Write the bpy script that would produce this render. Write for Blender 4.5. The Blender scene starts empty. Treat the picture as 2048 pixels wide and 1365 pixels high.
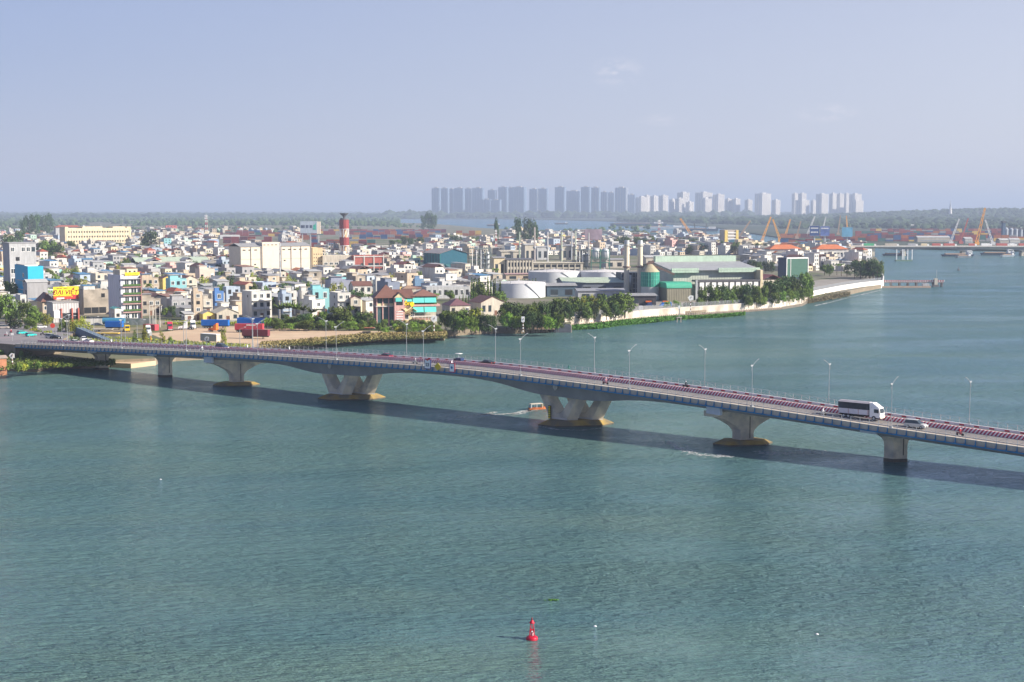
import bpy, math, random
from mathutils import Vector, Matrix
SC=bpy.context.scene; COL=SC.collection; PI=math.pi
# ---------------------------------------------------------------- camera, sky, sun, exposure
FPX=2844.4; CXP=1024.0; CYP=682.5; HZ=420.0; CAMH=55.0
PIT=math.atan((CYP-HZ)/FPX)
cd=bpy.data.cameras.new('camera'); cam=bpy.data.objects.new('camera',cd); COL.objects.link(cam); SC.camera=cam
cam.location=(0,0,CAMH); cam.rotation_euler=(PI/2-PIT,0,0)
cd.sensor_width=36.0; cd.lens=36.0*FPX/2048.0; cd.clip_start=1.0; cd.clip_end=200000.0
SUN_AZ=math.radians(-16.0); SUN_EL=math.radians(28.0)      # azimuth measured from +X towards +Y
wd=bpy.data.worlds.new("World"); SC.world=wd; wd.use_nodes=True
nt=wd.node_tree; bg=nt.nodes['Background']
sky=nt.nodes.new('ShaderNodeTexSky'); sky.sky_type='NISHITA'; sky.sun_disc=False
sky.sun_elevation=SUN_EL; sky.sun_rotation=PI/2-SUN_AZ; sky.altitude=20; sky.air_density=1.0; sky.dust_density=0.25; sky.ozone_density=4.0
tint=nt.nodes.new('ShaderNodeVectorMath'); tint.operation='MULTIPLY'; tint.inputs[1].default_value=(1.10,0.86,1.0)
nt.links.new(sky.outputs[0],tint.inputs[0])
tcw=nt.nodes.new('ShaderNodeTexCoord'); dpw=nt.nodes.new('ShaderNodeVectorMath'); dpw.operation='DOT_PRODUCT'; dpw.inputs[1].default_value=(1.0,0.25,0.0)
nt.links.new(tcw.outputs['Generated'],dpw.inputs[0])
mrw=nt.nodes.new('ShaderNodeMapRange'); mrw.inputs['From Min'].default_value=-0.15; mrw.inputs['From Max'].default_value=0.6; nt.links.new(dpw.outputs['Value'],mrw.inputs['Value'])
veil=nt.nodes.new('ShaderNodeMix'); veil.data_type='RGBA'; veil.inputs['A'].default_value=(2.10,2.65,3.95,1); veil.inputs['B'].default_value=(4.95,5.15,5.70,1)   # hazy air: paler towards the sun
nt.links.new(mrw.outputs[0],veil.inputs['Factor'])
vm=nt.nodes.new('ShaderNodeMix'); vm.data_type='RGBA'
sz=nt.nodes.new('ShaderNodeSeparateXYZ'); nt.links.new(tcw.outputs['Generated'],sz.inputs[0])
mz=nt.nodes.new('ShaderNodeMapRange'); mz.inputs['From Min'].default_value=0.10; mz.inputs['From Max'].default_value=0.50; mz.inputs['To Min'].default_value=0.65; mz.inputs['To Max'].default_value=0.10
nt.links.new(sz.outputs['Z'],mz.inputs['Value']); nt.links.new(mz.outputs[0],vm.inputs['Factor'])
nt.links.new(tint.outputs[0],vm.inputs['A']); nt.links.new(veil.outputs['Result'],vm.inputs['B'])
# three faint wisps of cloud, by direction in the sky
last=vm.outputs['Result']
cn=nt.nodes.new('ShaderNodeTexNoise'); cn.inputs['Scale'].default_value=60; cn.inputs['Detail'].default_value=6; cn.inputs['Roughness'].default_value=0.65
cm_=nt.nodes.new('ShaderNodeMapping'); cm_.inputs['Scale'].default_value=(1,1,2.5); nt.links.new(tcw.outputs['Generated'],cm_.inputs['Vector']); nt.links.new(cm_.outputs[0],cn.inputs['Vector'])
cr_=nt.nodes.new('ShaderNodeMapRange'); cr_.inputs['From Min'].default_value=0.40; cr_.inputs['From Max'].default_value=0.68; nt.links.new(cn.outputs['Fac'],cr_.inputs['Value'])
for (dx,dy,dz),(wx,wz),amt in (((0.0725,0.9927,0.0945),(0.020,0.012),0.95),((0.2140,0.974,0.0655),(0.024,0.007),0.7),((0.1040,0.9925,0.0620),(0.020,0.005),0.5)):
    a_=nt.nodes.new('ShaderNodeVectorMath'); a_.operation='SUBTRACT'; a_.inputs[1].default_value=(dx,dy,dz); nt.links.new(tcw.outputs['Generated'],a_.inputs[0])
    b_=nt.nodes.new('ShaderNodeVectorMath'); b_.operation='MULTIPLY'; b_.inputs[1].default_value=(1/wx,0,1/wz); nt.links.new(a_.outputs[0],b_.inputs[0])
    c_=nt.nodes.new('ShaderNodeVectorMath'); c_.operation='LENGTH'; nt.links.new(b_.outputs[0],c_.inputs[0])
    d_=nt.nodes.new('ShaderNodeMapRange'); d_.inputs['From Min'].default_value=1.0; d_.inputs['From Max'].default_value=0.1; d_.inputs['To Max'].default_value=amt; nt.links.new(c_.outputs['Value'],d_.inputs['Value'])
    e_=nt.nodes.new('ShaderNodeMath'); e_.operation='MULTIPLY'; nt.links.new(d_.outputs[0],e_.inputs[0]); nt.links.new(cr_.outputs[0],e_.inputs[1])
    f_=nt.nodes.new('ShaderNodeMath'); f_.operation='MULTIPLY'; gy=nt.nodes.new('ShaderNodeMath'); gy.operation='GREATER_THAN'; gy.inputs[1].default_value=0; sy=nt.nodes.new('ShaderNodeSeparateXYZ'); nt.links.new(tcw.outputs['Generated'],sy.inputs[0]); nt.links.new(sy.outputs['Y'],gy.inputs[0]); nt.links.new(e_.outputs[0],f_.inputs[0]); nt.links.new(gy.outputs[0],f_.inputs[1])
    g_=nt.nodes.new('ShaderNodeMix'); g_.data_type='RGBA'; g_.inputs['B'].default_value=(6.6,6.3,6.6,1); nt.links.new(f_.outputs[0],g_.inputs['Factor']); nt.links.new(last,g_.inputs['A']); last=g_.outputs['Result']
nt.links.new(last,bg.inputs['Color']); bg.inputs['Strength'].default_value=0.075
sl=bpy.data.lights.new('sun','SUN'); sl.energy=5.0; sl.angle=math.radians(0.9); sl.color=(1.0,0.91,0.77)
so=bpy.data.objects.new('sun',sl); COL.objects.link(so); so.location=(0,0,400)
SDIR=Vector((math.cos(SUN_EL)*math.cos(SUN_AZ),math.cos(SUN_EL)*math.sin(SUN_AZ),math.sin(SUN_EL)))
so.rotation_euler=SDIR.to_track_quat('Z','Y').to_euler()
SC.view_settings.view_transform='Standard'; SC.view_settings.look='None'; SC.view_settings.exposure=0.95; SC.view_settings.gamma=1.0
SC.view_settings.use_curve_mapping=False
SC.cycles.volume_bounces=0; SC.cycles.max_bounces=6; SC.cycles.transparent_max_bounces=8
# ---------------------------------------------------------------- measuring helpers (photo measurements -> metres on the ground)
def ray(px,py):
    x=(px-CXP)/FPX; y=(py-CYP)/FPX
    return Vector((x, math.cos(PIT)-y*math.sin(PIT), -math.sin(PIT)-y*math.cos(PIT)))
def G(px,py,h=0.0):
    r=ray(px,py); t=(h-CAMH)/r.z
    return Vector((r.x*t,r.y*t,h))
def ZT(P,py):                       # height of the point above P seen in row py
    y=(py-CYP)/FPX
    # project: find z so that row matches
    a=P.y
    # row eq: y = -(a*sin + (z-H)*cos)/(a*cos-(z-H)*sin)
    # -> -(a s + d c) = y (a c - d s) -> d (y s - c) = y a c + a s
    s,c=math.sin(PIT),math.cos(PIT)
    d=(y*a*c+a*s)/(y*s-c)
    return CAMH+d
def PXM(P): return FPX/(P.y*math.cos(PIT)-(P.z-CAMH)*math.sin(PIT))
def project(P):
    s,c=math.sin(PIT),math.cos(PIT); d=P[2]-CAMH
    dep=P[1]*c-d*s
    return CXP+FPX*P[0]/dep, CYP-FPX*(P[1]*s+d*c)/dep
# ---------------------------------------------------------------- materials
MATS={}
def _n(nt,t): return nt.nodes.new(t)
def mat(name,col,rough=0.75,var=0.12,scale=0.5,stretch=(1,1,1),metal=0.0,spec=0.3,bump=0.0,two=None,twos=0.15,obj=False,rnd=0.0):
    if name in MATS: return MATS[name]
    m=bpy.data.materials.new(name); m.use_nodes=True; nt=m.node_tree; b=nt.nodes['Principled BSDF']
    b.inputs['Roughness'].default_value=rough; b.inputs['Metallic'].default_value=metal; b.inputs['Specular IOR Level'].default_value=spec
    g=_n(nt,'ShaderNodeNewGeometry'); src=g.outputs['Position']
    mp=_n(nt,'ShaderNodeMapping'); mp.inputs['Scale'].default_value=[scale*k for k in stretch]
    nt.links.new(src,mp.inputs['Vector'])
    nz=_n(nt,'ShaderNodeTexNoise'); nz.inputs['Scale'].default_value=1.0; nz.inputs['Detail'].default_value=4; nz.inputs['Roughness'].default_value=0.6
    nt.links.new(mp.outputs[0],nz.inputs['Vector'])
    cr=_n(nt,'ShaderNodeValToRGB'); e=cr.color_ramp.elements
    e[0].position=0.28; e[1].position=0.72
    lo=[max(0,c*(1-var)) for c in col]; hi=[min(1,c*(1+var)) for c in col]
    e[0].color=(*lo,1); e[1].color=(*hi,1)
    nt.links.new(nz.outputs['Fac'],cr.inputs[0]); out=cr.outputs[0]
    if two is not None:
        n2=_n(nt,'ShaderNodeTexNoise'); n2.inputs['Scale'].default_value=twos; n2.inputs['Detail'].default_value=5
        nt.links.new(src,n2.inputs['Vector'])
        r2=_n(nt,'ShaderNodeMapRange'); r2.inputs['From Min'].default_value=0.42; r2.inputs['From Max'].default_value=0.62
        nt.links.new(n2.outputs['Fac'],r2.inputs['Value'])
        mx=_n(nt,'ShaderNodeMix'); mx.data_type='RGBA'; mx.inputs['B'].default_value=(*two,1)
        nt.links.new(r2.outputs[0],mx.inputs['Factor']); nt.links.new(out,mx.inputs['A']); out=mx.outputs['Result']
    if rnd>0:
        oi=_n(nt,'ShaderNodeObjectInfo'); hs=_n(nt,'ShaderNodeHueSaturation')
        m1=_n(nt,'ShaderNodeMapRange'); m1.inputs['To Min'].default_value=1-rnd; m1.inputs['To Max'].default_value=1+rnd
        m2=_n(nt,'ShaderNodeMapRange'); m2.inputs['To Min'].default_value=0.5-rnd*0.05; m2.inputs['To Max'].default_value=0.5+rnd*0.05
        nt.links.new(oi.outputs['Random'],m1.inputs['Value']); nt.links.new(oi.outputs['Random'],m2.inputs['Value'])
        nt.links.new(m1.outputs[0],hs.inputs['Value']); nt.links.new(m2.outputs[0],hs.inputs['Hue'])
        nt.links.new(out,hs.inputs['Color']); out=hs.outputs[0]
    nt.links.new(out,b.inputs['Base Color'])
    if bump>0:
        bp=_n(nt,'ShaderNodeBump'); bp.inputs['Strength'].default_value=bump; bp.inputs['Distance'].default_value=0.1
        nt.links.new(nz.outputs['Fac'],bp.inputs['Height']); nt.links.new(bp.outputs[0],b.inputs['Normal'])
    MATS[name]=m; return m
def wall(name,col,var=0.14): return mat('wall_'+name,col,0.85,var,0.9,(1,1,0.16),bump=0)
def ribbed(name,col,period=0.5,amp=0.25,axis=(0.9,0.35,0),rough=0.55):
    n='rib_'+name
    if n in MATS: return MATS[n]
    m=mat(n,col,rough,0.12,0.25)
    nt=m.node_tree; b=nt.nodes['Principled BSDF']
    g=_n(nt,'ShaderNodeNewGeometry'); d=_n(nt,'ShaderNodeVectorMath'); d.operation='DOT_PRODUCT'; d.inputs[1].default_value=axis
    nt.links.new(g.outputs['Position'],d.inputs[0])
    mu=_n(nt,'ShaderNodeMath'); mu.operation='MULTIPLY'; mu.inputs[1].default_value=1/period; nt.links.new(d.outputs['Value'],mu.inputs[0])
    pp=_n(nt,'ShaderNodeMath'); pp.operation='PINGPONG'; pp.inputs[1].default_value=0.5; nt.links.new(mu.outputs[0],pp.inputs[0])
    bp=_n(nt,'ShaderNodeBump'); bp.inputs['Strength'].default_value=0.8; bp.inputs['Distance'].default_value=amp
    nt.links.new(pp.outputs[0],bp.inputs['Height']); nt.links.new(bp.outputs[0],b.inputs['Normal'])
    return m
GLASS=mat('window_glass',(0.035,0.05,0.06),0.12,0.3,0.3,spec=0.6)
DARK=mat('dark_opening',(0.02,0.022,0.025),0.8,0.2)
WHITE=mat('white_paint',(0.78,0.78,0.76),0.6,0.06)
STEEL=mat('galvanised_steel',(0.5,0.52,0.53),0.45,0.1,metal=0.3)
GREYP=mat('grey_paint',(0.36,0.38,0.4),0.6,0.1)
RUBBER=mat('rubber',(0.02,0.02,0.02),0.8,0.2)
CONC=mat('concrete',(0.42,0.38,0.32),0.85,0.16,0.6,(1,1,0.25),two=(0.34,0.31,0.27),twos=0.35)
CONCW=mat('pale_concrete',(0.56,0.53,0.48),0.85,0.1,0.5,(1,1,0.3))
ASPH=mat('asphalt',(0.17,0.165,0.17),0.9,0.12,0.4,two=(0.2,0.195,0.195),twos=0.12)
# ---------------------------------------------------------------- mesh builder
class MB:
    def __init__(s): s.V=[]; s.F=[]; s.M=[]; s.S=[]
    def add(s,vs,fs,m=0,sm=False):
        o=len(s.V); s.V+= [tuple(v) for v in vs]
        for f in fs: s.F.append(tuple(i+o for i in f)); s.M.append(m); s.S.append(sm)
        return s
    def hexa(s,p,m=0):   # 8 points: bottom ring 0-3, top ring 4-7
        return s.add(p,[(3,2,1,0),(4,5,6,7),(0,1,5,4),(1,2,6,5),(2,3,7,6),(3,0,4,7)],m)
    def box(s,x0,x1,y0,y1,z0,z1,m=0):
        return s.hexa([(x0,y0,z0),(x1,y0,z0),(x1,y1,z0),(x0,y1,z0),(x0,y0,z1),(x1,y0,z1),(x1,y1,z1),(x0,y1,z1)],m)
    def cyl(s,x,y,z0,z1,r0,r1=None,n=12,m=0,sm=True,caps=True):
        r1=r0 if r1 is None else r1
        vs=[(x+r*math.cos(2*PI*k/n),y+r*math.sin(2*PI*k/n),z) for r,z in ((r0,z0),(r1,z1)) for k in range(n)]
        s.add(vs,[(k,(k+1)%n,n+(k+1)%n,n+k) for k in range(n)],m,sm)
        if caps: s.add(vs[:n],[tuple(reversed(range(n)))],m); s.add(vs[n:],[tuple(range(n))],m)
        return s
    def lathe(s,prof,n=16,m=0,x=0,y=0,sm=True):
        vs=[(x+r*math.cos(2*PI*k/n),y+r*math.sin(2*PI*k/n),z) for r,z in prof for k in range(n)]
        fs=[(j*n+k,j*n+(k+1)%n,(j+1)*n+(k+1)%n,(j+1)*n+k) for j in range(len(prof)-1) for k in range(n)]
        return s.add(vs,fs,m,sm)
    def bar(s,p,q,w,m=0,n=4,w2=None):
        p=Vector(p); q=Vector(q); d=q-p
        if d.length<1e-6: return s
        w2=w if w2 is None else w2
        R=d.to_track_quat('Z','Y').to_matrix(); vs=[]
        for c,ww in ((p,w),(q,w2)):
            for k in range(n):
                a=2*PI*(k+.5)/n; vs.append(c+R@Vector((math.cos(a)*ww*.707,math.sin(a)*ww*.707,0)))
        fs=[(k,(k+1)%n,n+(k+1)%n,n+k) for k in range(n)]+[tuple(reversed(range(n))),tuple(range(n,2*n))]
        return s.add(vs,fs,m,n>6)
    def prism(s,poly,y0,y1,m=0,axis='y'):     # poly (a,z) extruded
        n=len(poly)
        if axis=='y': vs=[(a,y0,z) for a,z in poly]+[(a,y1,z) for a,z in poly]
        else: vs=[(y0,a,z) for a,z in poly]+[(y1,a,z) for a,z in poly]
        return s.add(vs,[tuple(range(n)),tuple(reversed(range(n,2*n)))]+[(k,n+k,n+(k+1)%n,(k+1)%n) for k in range(n)],m)
    def gable(s,x0,x1,y0,y1,z,h,m=0,axis='x',ov=0.4,th=0.15):   # two thick roof planes, ridge along axis
        if axis=='x':
            ym=(y0+y1)/2; sl=h/(ym-y0); a=y0-ov; b=y1+ov
            poly=[(a,z-ov*sl),(ym,z+h),(b,z-ov*sl),(b,z-ov*sl+th),(ym,z+h+th),(a,z-ov*sl+th)]
            n=6; vs=[(x0-ov,q,w) for q,w in poly]+[(x1+ov,q,w) for q,w in poly]
        else:
            xm=(x0+x1)/2; sl=h/(xm-x0); a=x0-ov; b=x1+ov
            poly=[(a,z-ov*sl),(xm,z+h),(b,z-ov*sl),(b,z-ov*sl+th),(xm,z+h+th),(a,z-ov*sl+th)]
            n=6; vs=[(q,y0-ov,w) for q,w in poly]+[(q,y1+ov,w) for q,w in poly]
        return s.add(vs,[(0,1,4,5),(1,2,3,4),(11,10,7,6),(10,9,8,7)]+[(k,k+n,(k+1)%n+n,(k+1)%n) for k in range(n)],m)
    def gwall(s,x0,x1,y0,y1,z,h,m=0,axis='x'):
        if axis=='x':
            for x in (x0,x1): s.add([(x,y0,z),(x,y1,z),(x,(y0+y1)/2,z+h-.02)],[(0,1,2)],m)
        else:
            for y in (y0,y1): s.add([(x0,y,z),(x1,y,z),((x0+x1)/2,y,z+h-.02)],[(0,1,2)],m)
        return s
    def hip(s,x0,x1,y0,y1,z,h,m=0,ov=0.5):
        x0-=ov;x1+=ov;y0-=ov;y1+=ov; w=x1-x0; d=y1-y0; k=min(w,d)/2
        if w>=d: r=[(x0+k,(y0+y1)/2,z+h),(x1-k,(y0+y1)/2,z+h)]
        else: r=[((x0+x1)/2,y0+k,z+h),((x0+x1)/2,y1-k,z+h)]
        vs=[(x0,y0,z),(x1,y0,z),(x1,y1,z),(x0,y1,z)]+r
        fs=[(0,1,5,4),(1,2,5),(2,3,4,5),(3,0,4),(3,2,1,0)] if w>=d else [(0,1,4),(1,2,5,4),(2,3,5),(3,0,4,5),(3,2,1,0)]
        return s.add(vs,fs,m)
    def pad(s,x0,x1,y0,y1,z,m=0): return s.box(x0,x1,y0,y1,z,z+.3,m)
    def mesh(s,name,mats):
        me=bpy.data.meshes.new(name); me.from_pydata(s.V,[],s.F)
        for m in (mats if isinstance(mats,(list,tuple)) else [mats]): me.materials.append(m)
        me.polygons.foreach_set('material_index',s.M); me.polygons.foreach_set('use_smooth',s.S); me.update()
        return me
    def build(s,name,mats,parent=None,loc=(0,0,0),rz=0.0):
        o=bpy.data.objects.new(name,s.mesh(name,mats)); COL.objects.link(o); o.location=loc; o.rotation_euler=(0,0,rz)
        if parent: o.parent=parent
        return o
def tag(o,label=None,cat=None,group=None,kind=None):
    if label: o['label']=label
    if cat: o['category']=cat
    if group: o['group']=group
    if kind: o['kind']=kind
    return o
def thing(name,label,cat,loc=(0,0,0),rz=0.0,group=None):
    o=bpy.data.objects.new(name,None); o.empty_display_size=1; COL.objects.link(o); o.location=loc; o.rotation_euler=(0,0,rz)
    return tag(o,label,cat,group)
def inst(name,me,parent,loc=(0,0,0),rz=0.0,sc=(1,1,1)):
    o=bpy.data.objects.new(name,me); COL.objects.link(o); o.location=loc; o.rotation_euler=(0,0,rz); o.scale=sc
    if parent: o.parent=parent
    return o
def copy_tree(o,parent=None):
    c=o.copy(); COL.objects.link(c); c.parent=parent
    for ch in o.children: copy_tree(ch,c)
    return c
def text_part(body,parent,m,size,loc,rot,name='lettering',ext=0.02,shear=0.0,align='CENTER'):
    cu=bpy.data.curves.new(name,'FONT'); cu.body=body; cu.size=size; cu.extrude=ext; cu.align_x=align; cu.align_y='CENTER'; cu.shear=shear; cu.offset=size*0.02
    t=bpy.data.objects.new(name,cu); COL.objects.link(t)
    dg=bpy.context.evaluated_depsgraph_get(); me=bpy.data.meshes.new_from_object(t.evaluated_get(dg)); bpy.data.objects.remove(t)
    me.materials.clear(); me.materials.append(m)
    o=bpy.data.objects.new(name,me); COL.objects.link(o); o.parent=parent; o.location=loc; o.rotation_euler=rot; return o
# ---------------------------------------------------------------- water
def water_mat():
    m=bpy.data.materials.new('river_water'); m.use_nodes=True; nt=m.node_tree; b=nt.nodes['Principled BSDF']
    L=nt.links.new
    g=_n(nt,'ShaderNodeNewGeometry')
    def noise(sx,sy,detail,rough=0.55,off=0,warp=0):
        mp=_n(nt,'ShaderNodeMapping'); mp.inputs['Scale'].default_value=(sx,sy,1); mp.inputs['Location'].default_value=(off,off*1.7,0)
        mp.inputs['Rotation'].default_value=(0,0,0.10); L(g.outputs['Position'],mp.inputs['Vector'])
        n=_n(nt,'ShaderNodeTexNoise'); n.inputs['Scale'].default_value=1; n.inputs['Detail'].default_value=detail; n.inputs['Roughness'].default_value=rough; n.inputs['Distortion'].default_value=warp
        L(mp.outputs[0],n.inputs['Vector']); return n.outputs['Fac']
    a=noise(0.6,2.3,2,0.5,3,0.15); c=noise(0.22,0.7,2,0.5,11,0.3); d=noise(2.4,6.0,2,0.5,7)
    def mth(op,x,y):
        q=_n(nt,'ShaderNodeMath'); q.operation=op
        for i,v in enumerate((x,y)):
            if isinstance(v,(int,float)): q.inputs[i].default_value=v
            else: L(v,q.inputs[i])
        return q.outputs[0]
    patch=noise(0.012,0.03,4,0.55,5,0.6)      # wind patches
    pr=_n(nt,'ShaderNodeMapRange'); pr.inputs['From Min'].default_value=0.35; pr.inputs['From Max'].default_value=0.68; pr.inputs['To Min'].default_value=0.55; pr.inputs['To Max'].default_value=1.25
    L(patch,pr.inputs['Value'])
    h=mth('ADD',mth('ADD',mth('MULTIPLY',a,0.8),mth('MULTIPLY',c,1.1)),mth('MULTIPLY',d,0.30))
    h=mth('MULTIPLY',h,pr.outputs[0])
    bp=_n(nt,'ShaderNodeBump'); bp.inputs['Strength'].default_value=1.0; bp.inputs['Distance'].default_value=WAVE
    L(h,bp.inputs['Height'])
    prf=_n(nt,'ShaderNodeMapRange'); prf.inputs['From Min'].default_value=0.36; prf.inputs['From Max'].default_value=0.66; prf.inputs['To Min'].default_value=1.25; prf.inputs['To Max'].default_value=0.72
    L(noise(0.007,0.022,5,0.6,31,1.2),prf.inputs['Value'])
    # turbid body colour: green, with bluer and siltier streaks
    silt=noise(0.006,0.02,4,0.6,21,0.8)
    cr=_n(nt,'ShaderNodeValToRGB'); e=cr.color_ramp.elements; e[0].position=0.35; e[1].position=0.7
    e[0].color=WC0; e[1].color=WC1
    L(silt,cr.inputs[0]); nt.nodes.remove(b)
    df=_n(nt,'ShaderNodeBsdfDiffuse'); L(cr.outputs[0],df.inputs['Color'])
    bp2=_n(nt,'ShaderNodeBump'); bp2.inputs['Strength'].default_value=1.0; bp2.inputs['Distance'].default_value=WAVE*1.3; L(h,bp2.inputs['Height']); L(bp2.outputs[0],df.inputs['Normal'])
    gl=_n(nt,'ShaderNodeBsdfGlossy'); gl.inputs['Roughness'].default_value=0.10; gl.inputs['Color'].default_value=(0.66,0.82,1.0,1); L(bp.outputs[0],gl.inputs['Normal'])
    fr=_n(nt,'ShaderNodeFresnel'); fr.inputs['IOR'].default_value=1.33; L(bp.outputs[0],fr.inputs['Normal'])
    mxs=_n(nt,'ShaderNodeMixShader'); L(mth('MULTIPLY',mth('POWER',fr.outputs[0],1.4),mth('MULTIPLY',prf.outputs[0],1.7)),mxs.inputs[0]); L(df.outputs[0],mxs.inputs[1]); L(gl.outputs[0],mxs.inputs[2])
    L(mxs.outputs[0],nt.nodes['Material Output'].inputs['Surface'])
    return m
HAZE=1.1e-4
WAVE=0.8; WC0=(0.082,0.176,0.188,1); WC1=(0.122,0.208,0.178,1)
w=MB(); w.add([(-90000,-400,0),(90000,-400,0),(90000,90000,0),(-90000,90000,0)],[(0,1,2,3)])
river=w.build('river',water_mat()); tag(river,'blue green rippled river filling the foreground','river',kind='structure')
# ---------------------------------------------------------------- land sheets
LAND=2.5
def sheet(name,pts,z,m,label,base=-1.5,px=True,kind='structure',cat='ground',side=None):
    P=[G(p[0],p[1],z) if px else Vector((p[0],p[1],z)) for p in pts]
    n=len(P); mb=MB(); mb.add(P,[tuple(range(n))],0)
    B=[Vector((p.x,p.y,base)) for p in P]
    mb.add(P+B,[(k,(k+1)%n,n+(k+1)%n,n+k) for k in range(n)],1)
    o=mb.build(name,[m,side or m]); tag(o,label,cat,kind=kind)
    import bmesh as _b
    bm=_b.new(); bm.from_mesh(o.data); _b.ops.triangulate(bm,faces=[f for f in bm.faces if len(f.verts)>4]); bm.to_mesh(o.data); bm.free()
    for p in o.data.polygons:
        pass
    return o
SOIL=mat('town_ground',(0.20,0.18,0.14),0.95,0.25,0.05,two=(0.10,0.12,0.05),twos=0.02)
BANK=mat('river_bank_soil',(0.22,0.18,0.13),0.95,0.25,0.4)
SAND=mat('sandy_yard',(0.56,0.42,0.28),0.95,0.12,0.15,two=(0.50,0.36,0.24),twos=0.05)
FARG=mat('far_plain',(0.045,0.065,0.040),0.95,0.3,0.004,two=(0.07,0.08,0.055),twos=0.0015)
shore=[(-500,760),(0,742),(75,745),(110,737),(170,738),(235,734),(310,731),(320,727),(352,723),(400,720),(470,712),(560,697),(640,692),(700,688),(780,683),(860,680),(888,682),(893,674),(940,670),(1000,667),(1030,668),(1100,665),(1141,661),(1143,652),(1200,645),(1240,640),(1320,635),(1400,631),(1490,622),(1570,617),(1600,612),(1618,604),(1640,603),(1680,594),(1720,585),(1762,577),(1768,571),
       (1768,556),(1764,535),(1752,520),(1735,511),(1700,506),(1640,502),(1580,494),(1500,484),(1420,476),(1300,468),(1180,466),(1060,463),(960,458),(900,452),(860,449)]
# near land as metres, then running out to the far left
shm=[G(a,b,0) for a,b in shore]
pts=[(p.x,p.y) for p in shm]+[(-900,7000),(-2500,9000),(-42000,70000),(-60000,70000),(-60000,300)]
land=sheet('ground',pts,LAND,SOIL,'flat built up land along the river','-1' and -1.5,px=False,side=BANK)
far=[(2600,517),(2048,504),(1900,501),(1760,497),(1700,493),(1640,487),(1560,477),(1490,466),(1440,458),(1400,453),(1300,447.5),(1200,443),(1100,440.5),(1000,438.5),(880,438),(770,437.6)]
fm=[G(a,b,0) for a,b in far]
pts=[(p.x,p.y) for p in fm]+[(-1700,9600),(-36000,75000),(60000,75000),(60000,900)]
farland=sheet('far_ground',pts,LAND-0.3,FARG,'hazy far bank beyond the second river channel',px=False)
# ================================================================ the bridge
UX,UY=0.78205,-0.62321; BC=Vector((-33.47,401.79,0)); UV=Vector((UX,UY,0)); VV=Vector((-UY,UX,0)); WV=Vector((0.989,0.15,0))
BANG=math.atan2(UY,UX)
PROF=[(-200,6.6),(-171,7.5),(-124,9.1),(-79,10.6),(-32,11.9),(7,12.65),(27,12.9),(47,12.7),(84,11.75),(110,10.75),(137,9.5),(152,8.75),(181,7.5),(215,6.0),(260,4.4)]
def prof(s):
    for i in range(len(PROF)-1):
        a,b=PROF[i],PROF[i+1]
        if s<=b[0] or i==len(PROF)-2:
            p0=PROF[max(i-1,0)]; p3=PROF[min(i+2,len(PROF)-1)]
            t=(s-a[0])/(b[0]-a[0]); m0=(b[1]-p0[1])/(b[0]-p0[0])*(b[0]-a[0]); m1=(p3[1]-a[1])/(p3[0]-a[0])*(b[0]-a[0])
            return (2*t**3-3*t*t+1)*a[1]+(t**3-2*t*t+t)*m0+(-2*t**3+3*t*t)*b[1]+(t**3-t*t)*m1
def BP(s,t,dz=0.0):
    p=BC+UV*s+VV*t; return Vector((p.x,p.y,prof(s)+dz))
S0,S1=-176,258
HW=9.25
def sweep(sec,s0=S0,s1=S1,step=3.0,m=0,mb=None,closed=True):
    mb=mb or MB(); n=len(sec(0) if callable(sec) else sec); ns=int((s1-s0)/step)+1; vs=[]
    for i in range(ns+1):
        s=s0+(s1-s0)*i/ns; q=sec(s) if callable(sec) else sec
        vs+=[BP(s,t,dz) for t,dz in q]
    fs=[(i*n+k,i*n+(k+1)%n,(i+1)*n+(k+1)%n,(i+1)*n+k) for i in range(ns) for k in range(n if closed else n-1)]
    fs+=[tuple(reversed(range(n))),tuple(range(ns*n,ns*n+n))]
    mb.add(vs,fs,m); return mb
def boxsec(t0,t1,z0,z1): return [(t0,z0),(t1,z0),(t1,z1),(t0,z1)]
bridge=thing('road_bridge','long grey concrete road bridge with V shaped piers, blue brackets and red white barriers','bridge',(BC.x,BC.y,0))
def bpart(mb,name,m): 
    o=mb.build(name,m,bridge); o.location=(-BC.x,-BC.y,0); return o
PAVE=mat('bridge_pavement',(0.235,0.215,0.20),0.9,0.12,0.5,two=(0.20,0.185,0.18),twos=0.1)
BEIGE=mat('edge_beam_concrete',(0.50,0.43,0.34),0.85,0.18,0.8,(1,1,0.3),two=(0.42,0.36,0.30),twos=0.5)
bpart(sweep(boxsec(-HW+.15,HW-.15,-0.35,-0.06)),'deck_slab',CONC)
bpart(sweep(boxsec(-7.2,-0.32,-0.059,-0.02)),'roadway',PAVE)
bpart(sweep(boxsec(0.32,6.9,-0.059,-0.02)),'roadway',PAVE)
bpart(sweep([(-HW,-1.0),(-HW+.25,-1.0),(-HW+.25,-.36),(-HW+.3,-.055),(-7.2,-.055),(-7.2,0.05),(-HW,0.05)]),'walkway',BEIGE)
bpart(sweep([(HW,0.05),(7.31,0.05),(7.31,-.055),(HW-.3,-.055),(HW-.25,-.36),(HW-.25,-1.0),(HW,-1.0)]),'walkway',BEIGE)
# white lip on the near edge
bpart(sweep(boxsec(-HW-.08,-HW+.22,0.053,0.16)),'edge_lip',CONCW)
bpart(sweep(boxsec(HW-.22,HW+.08,0.053,0.16)),'edge_lip',CONCW)
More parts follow.
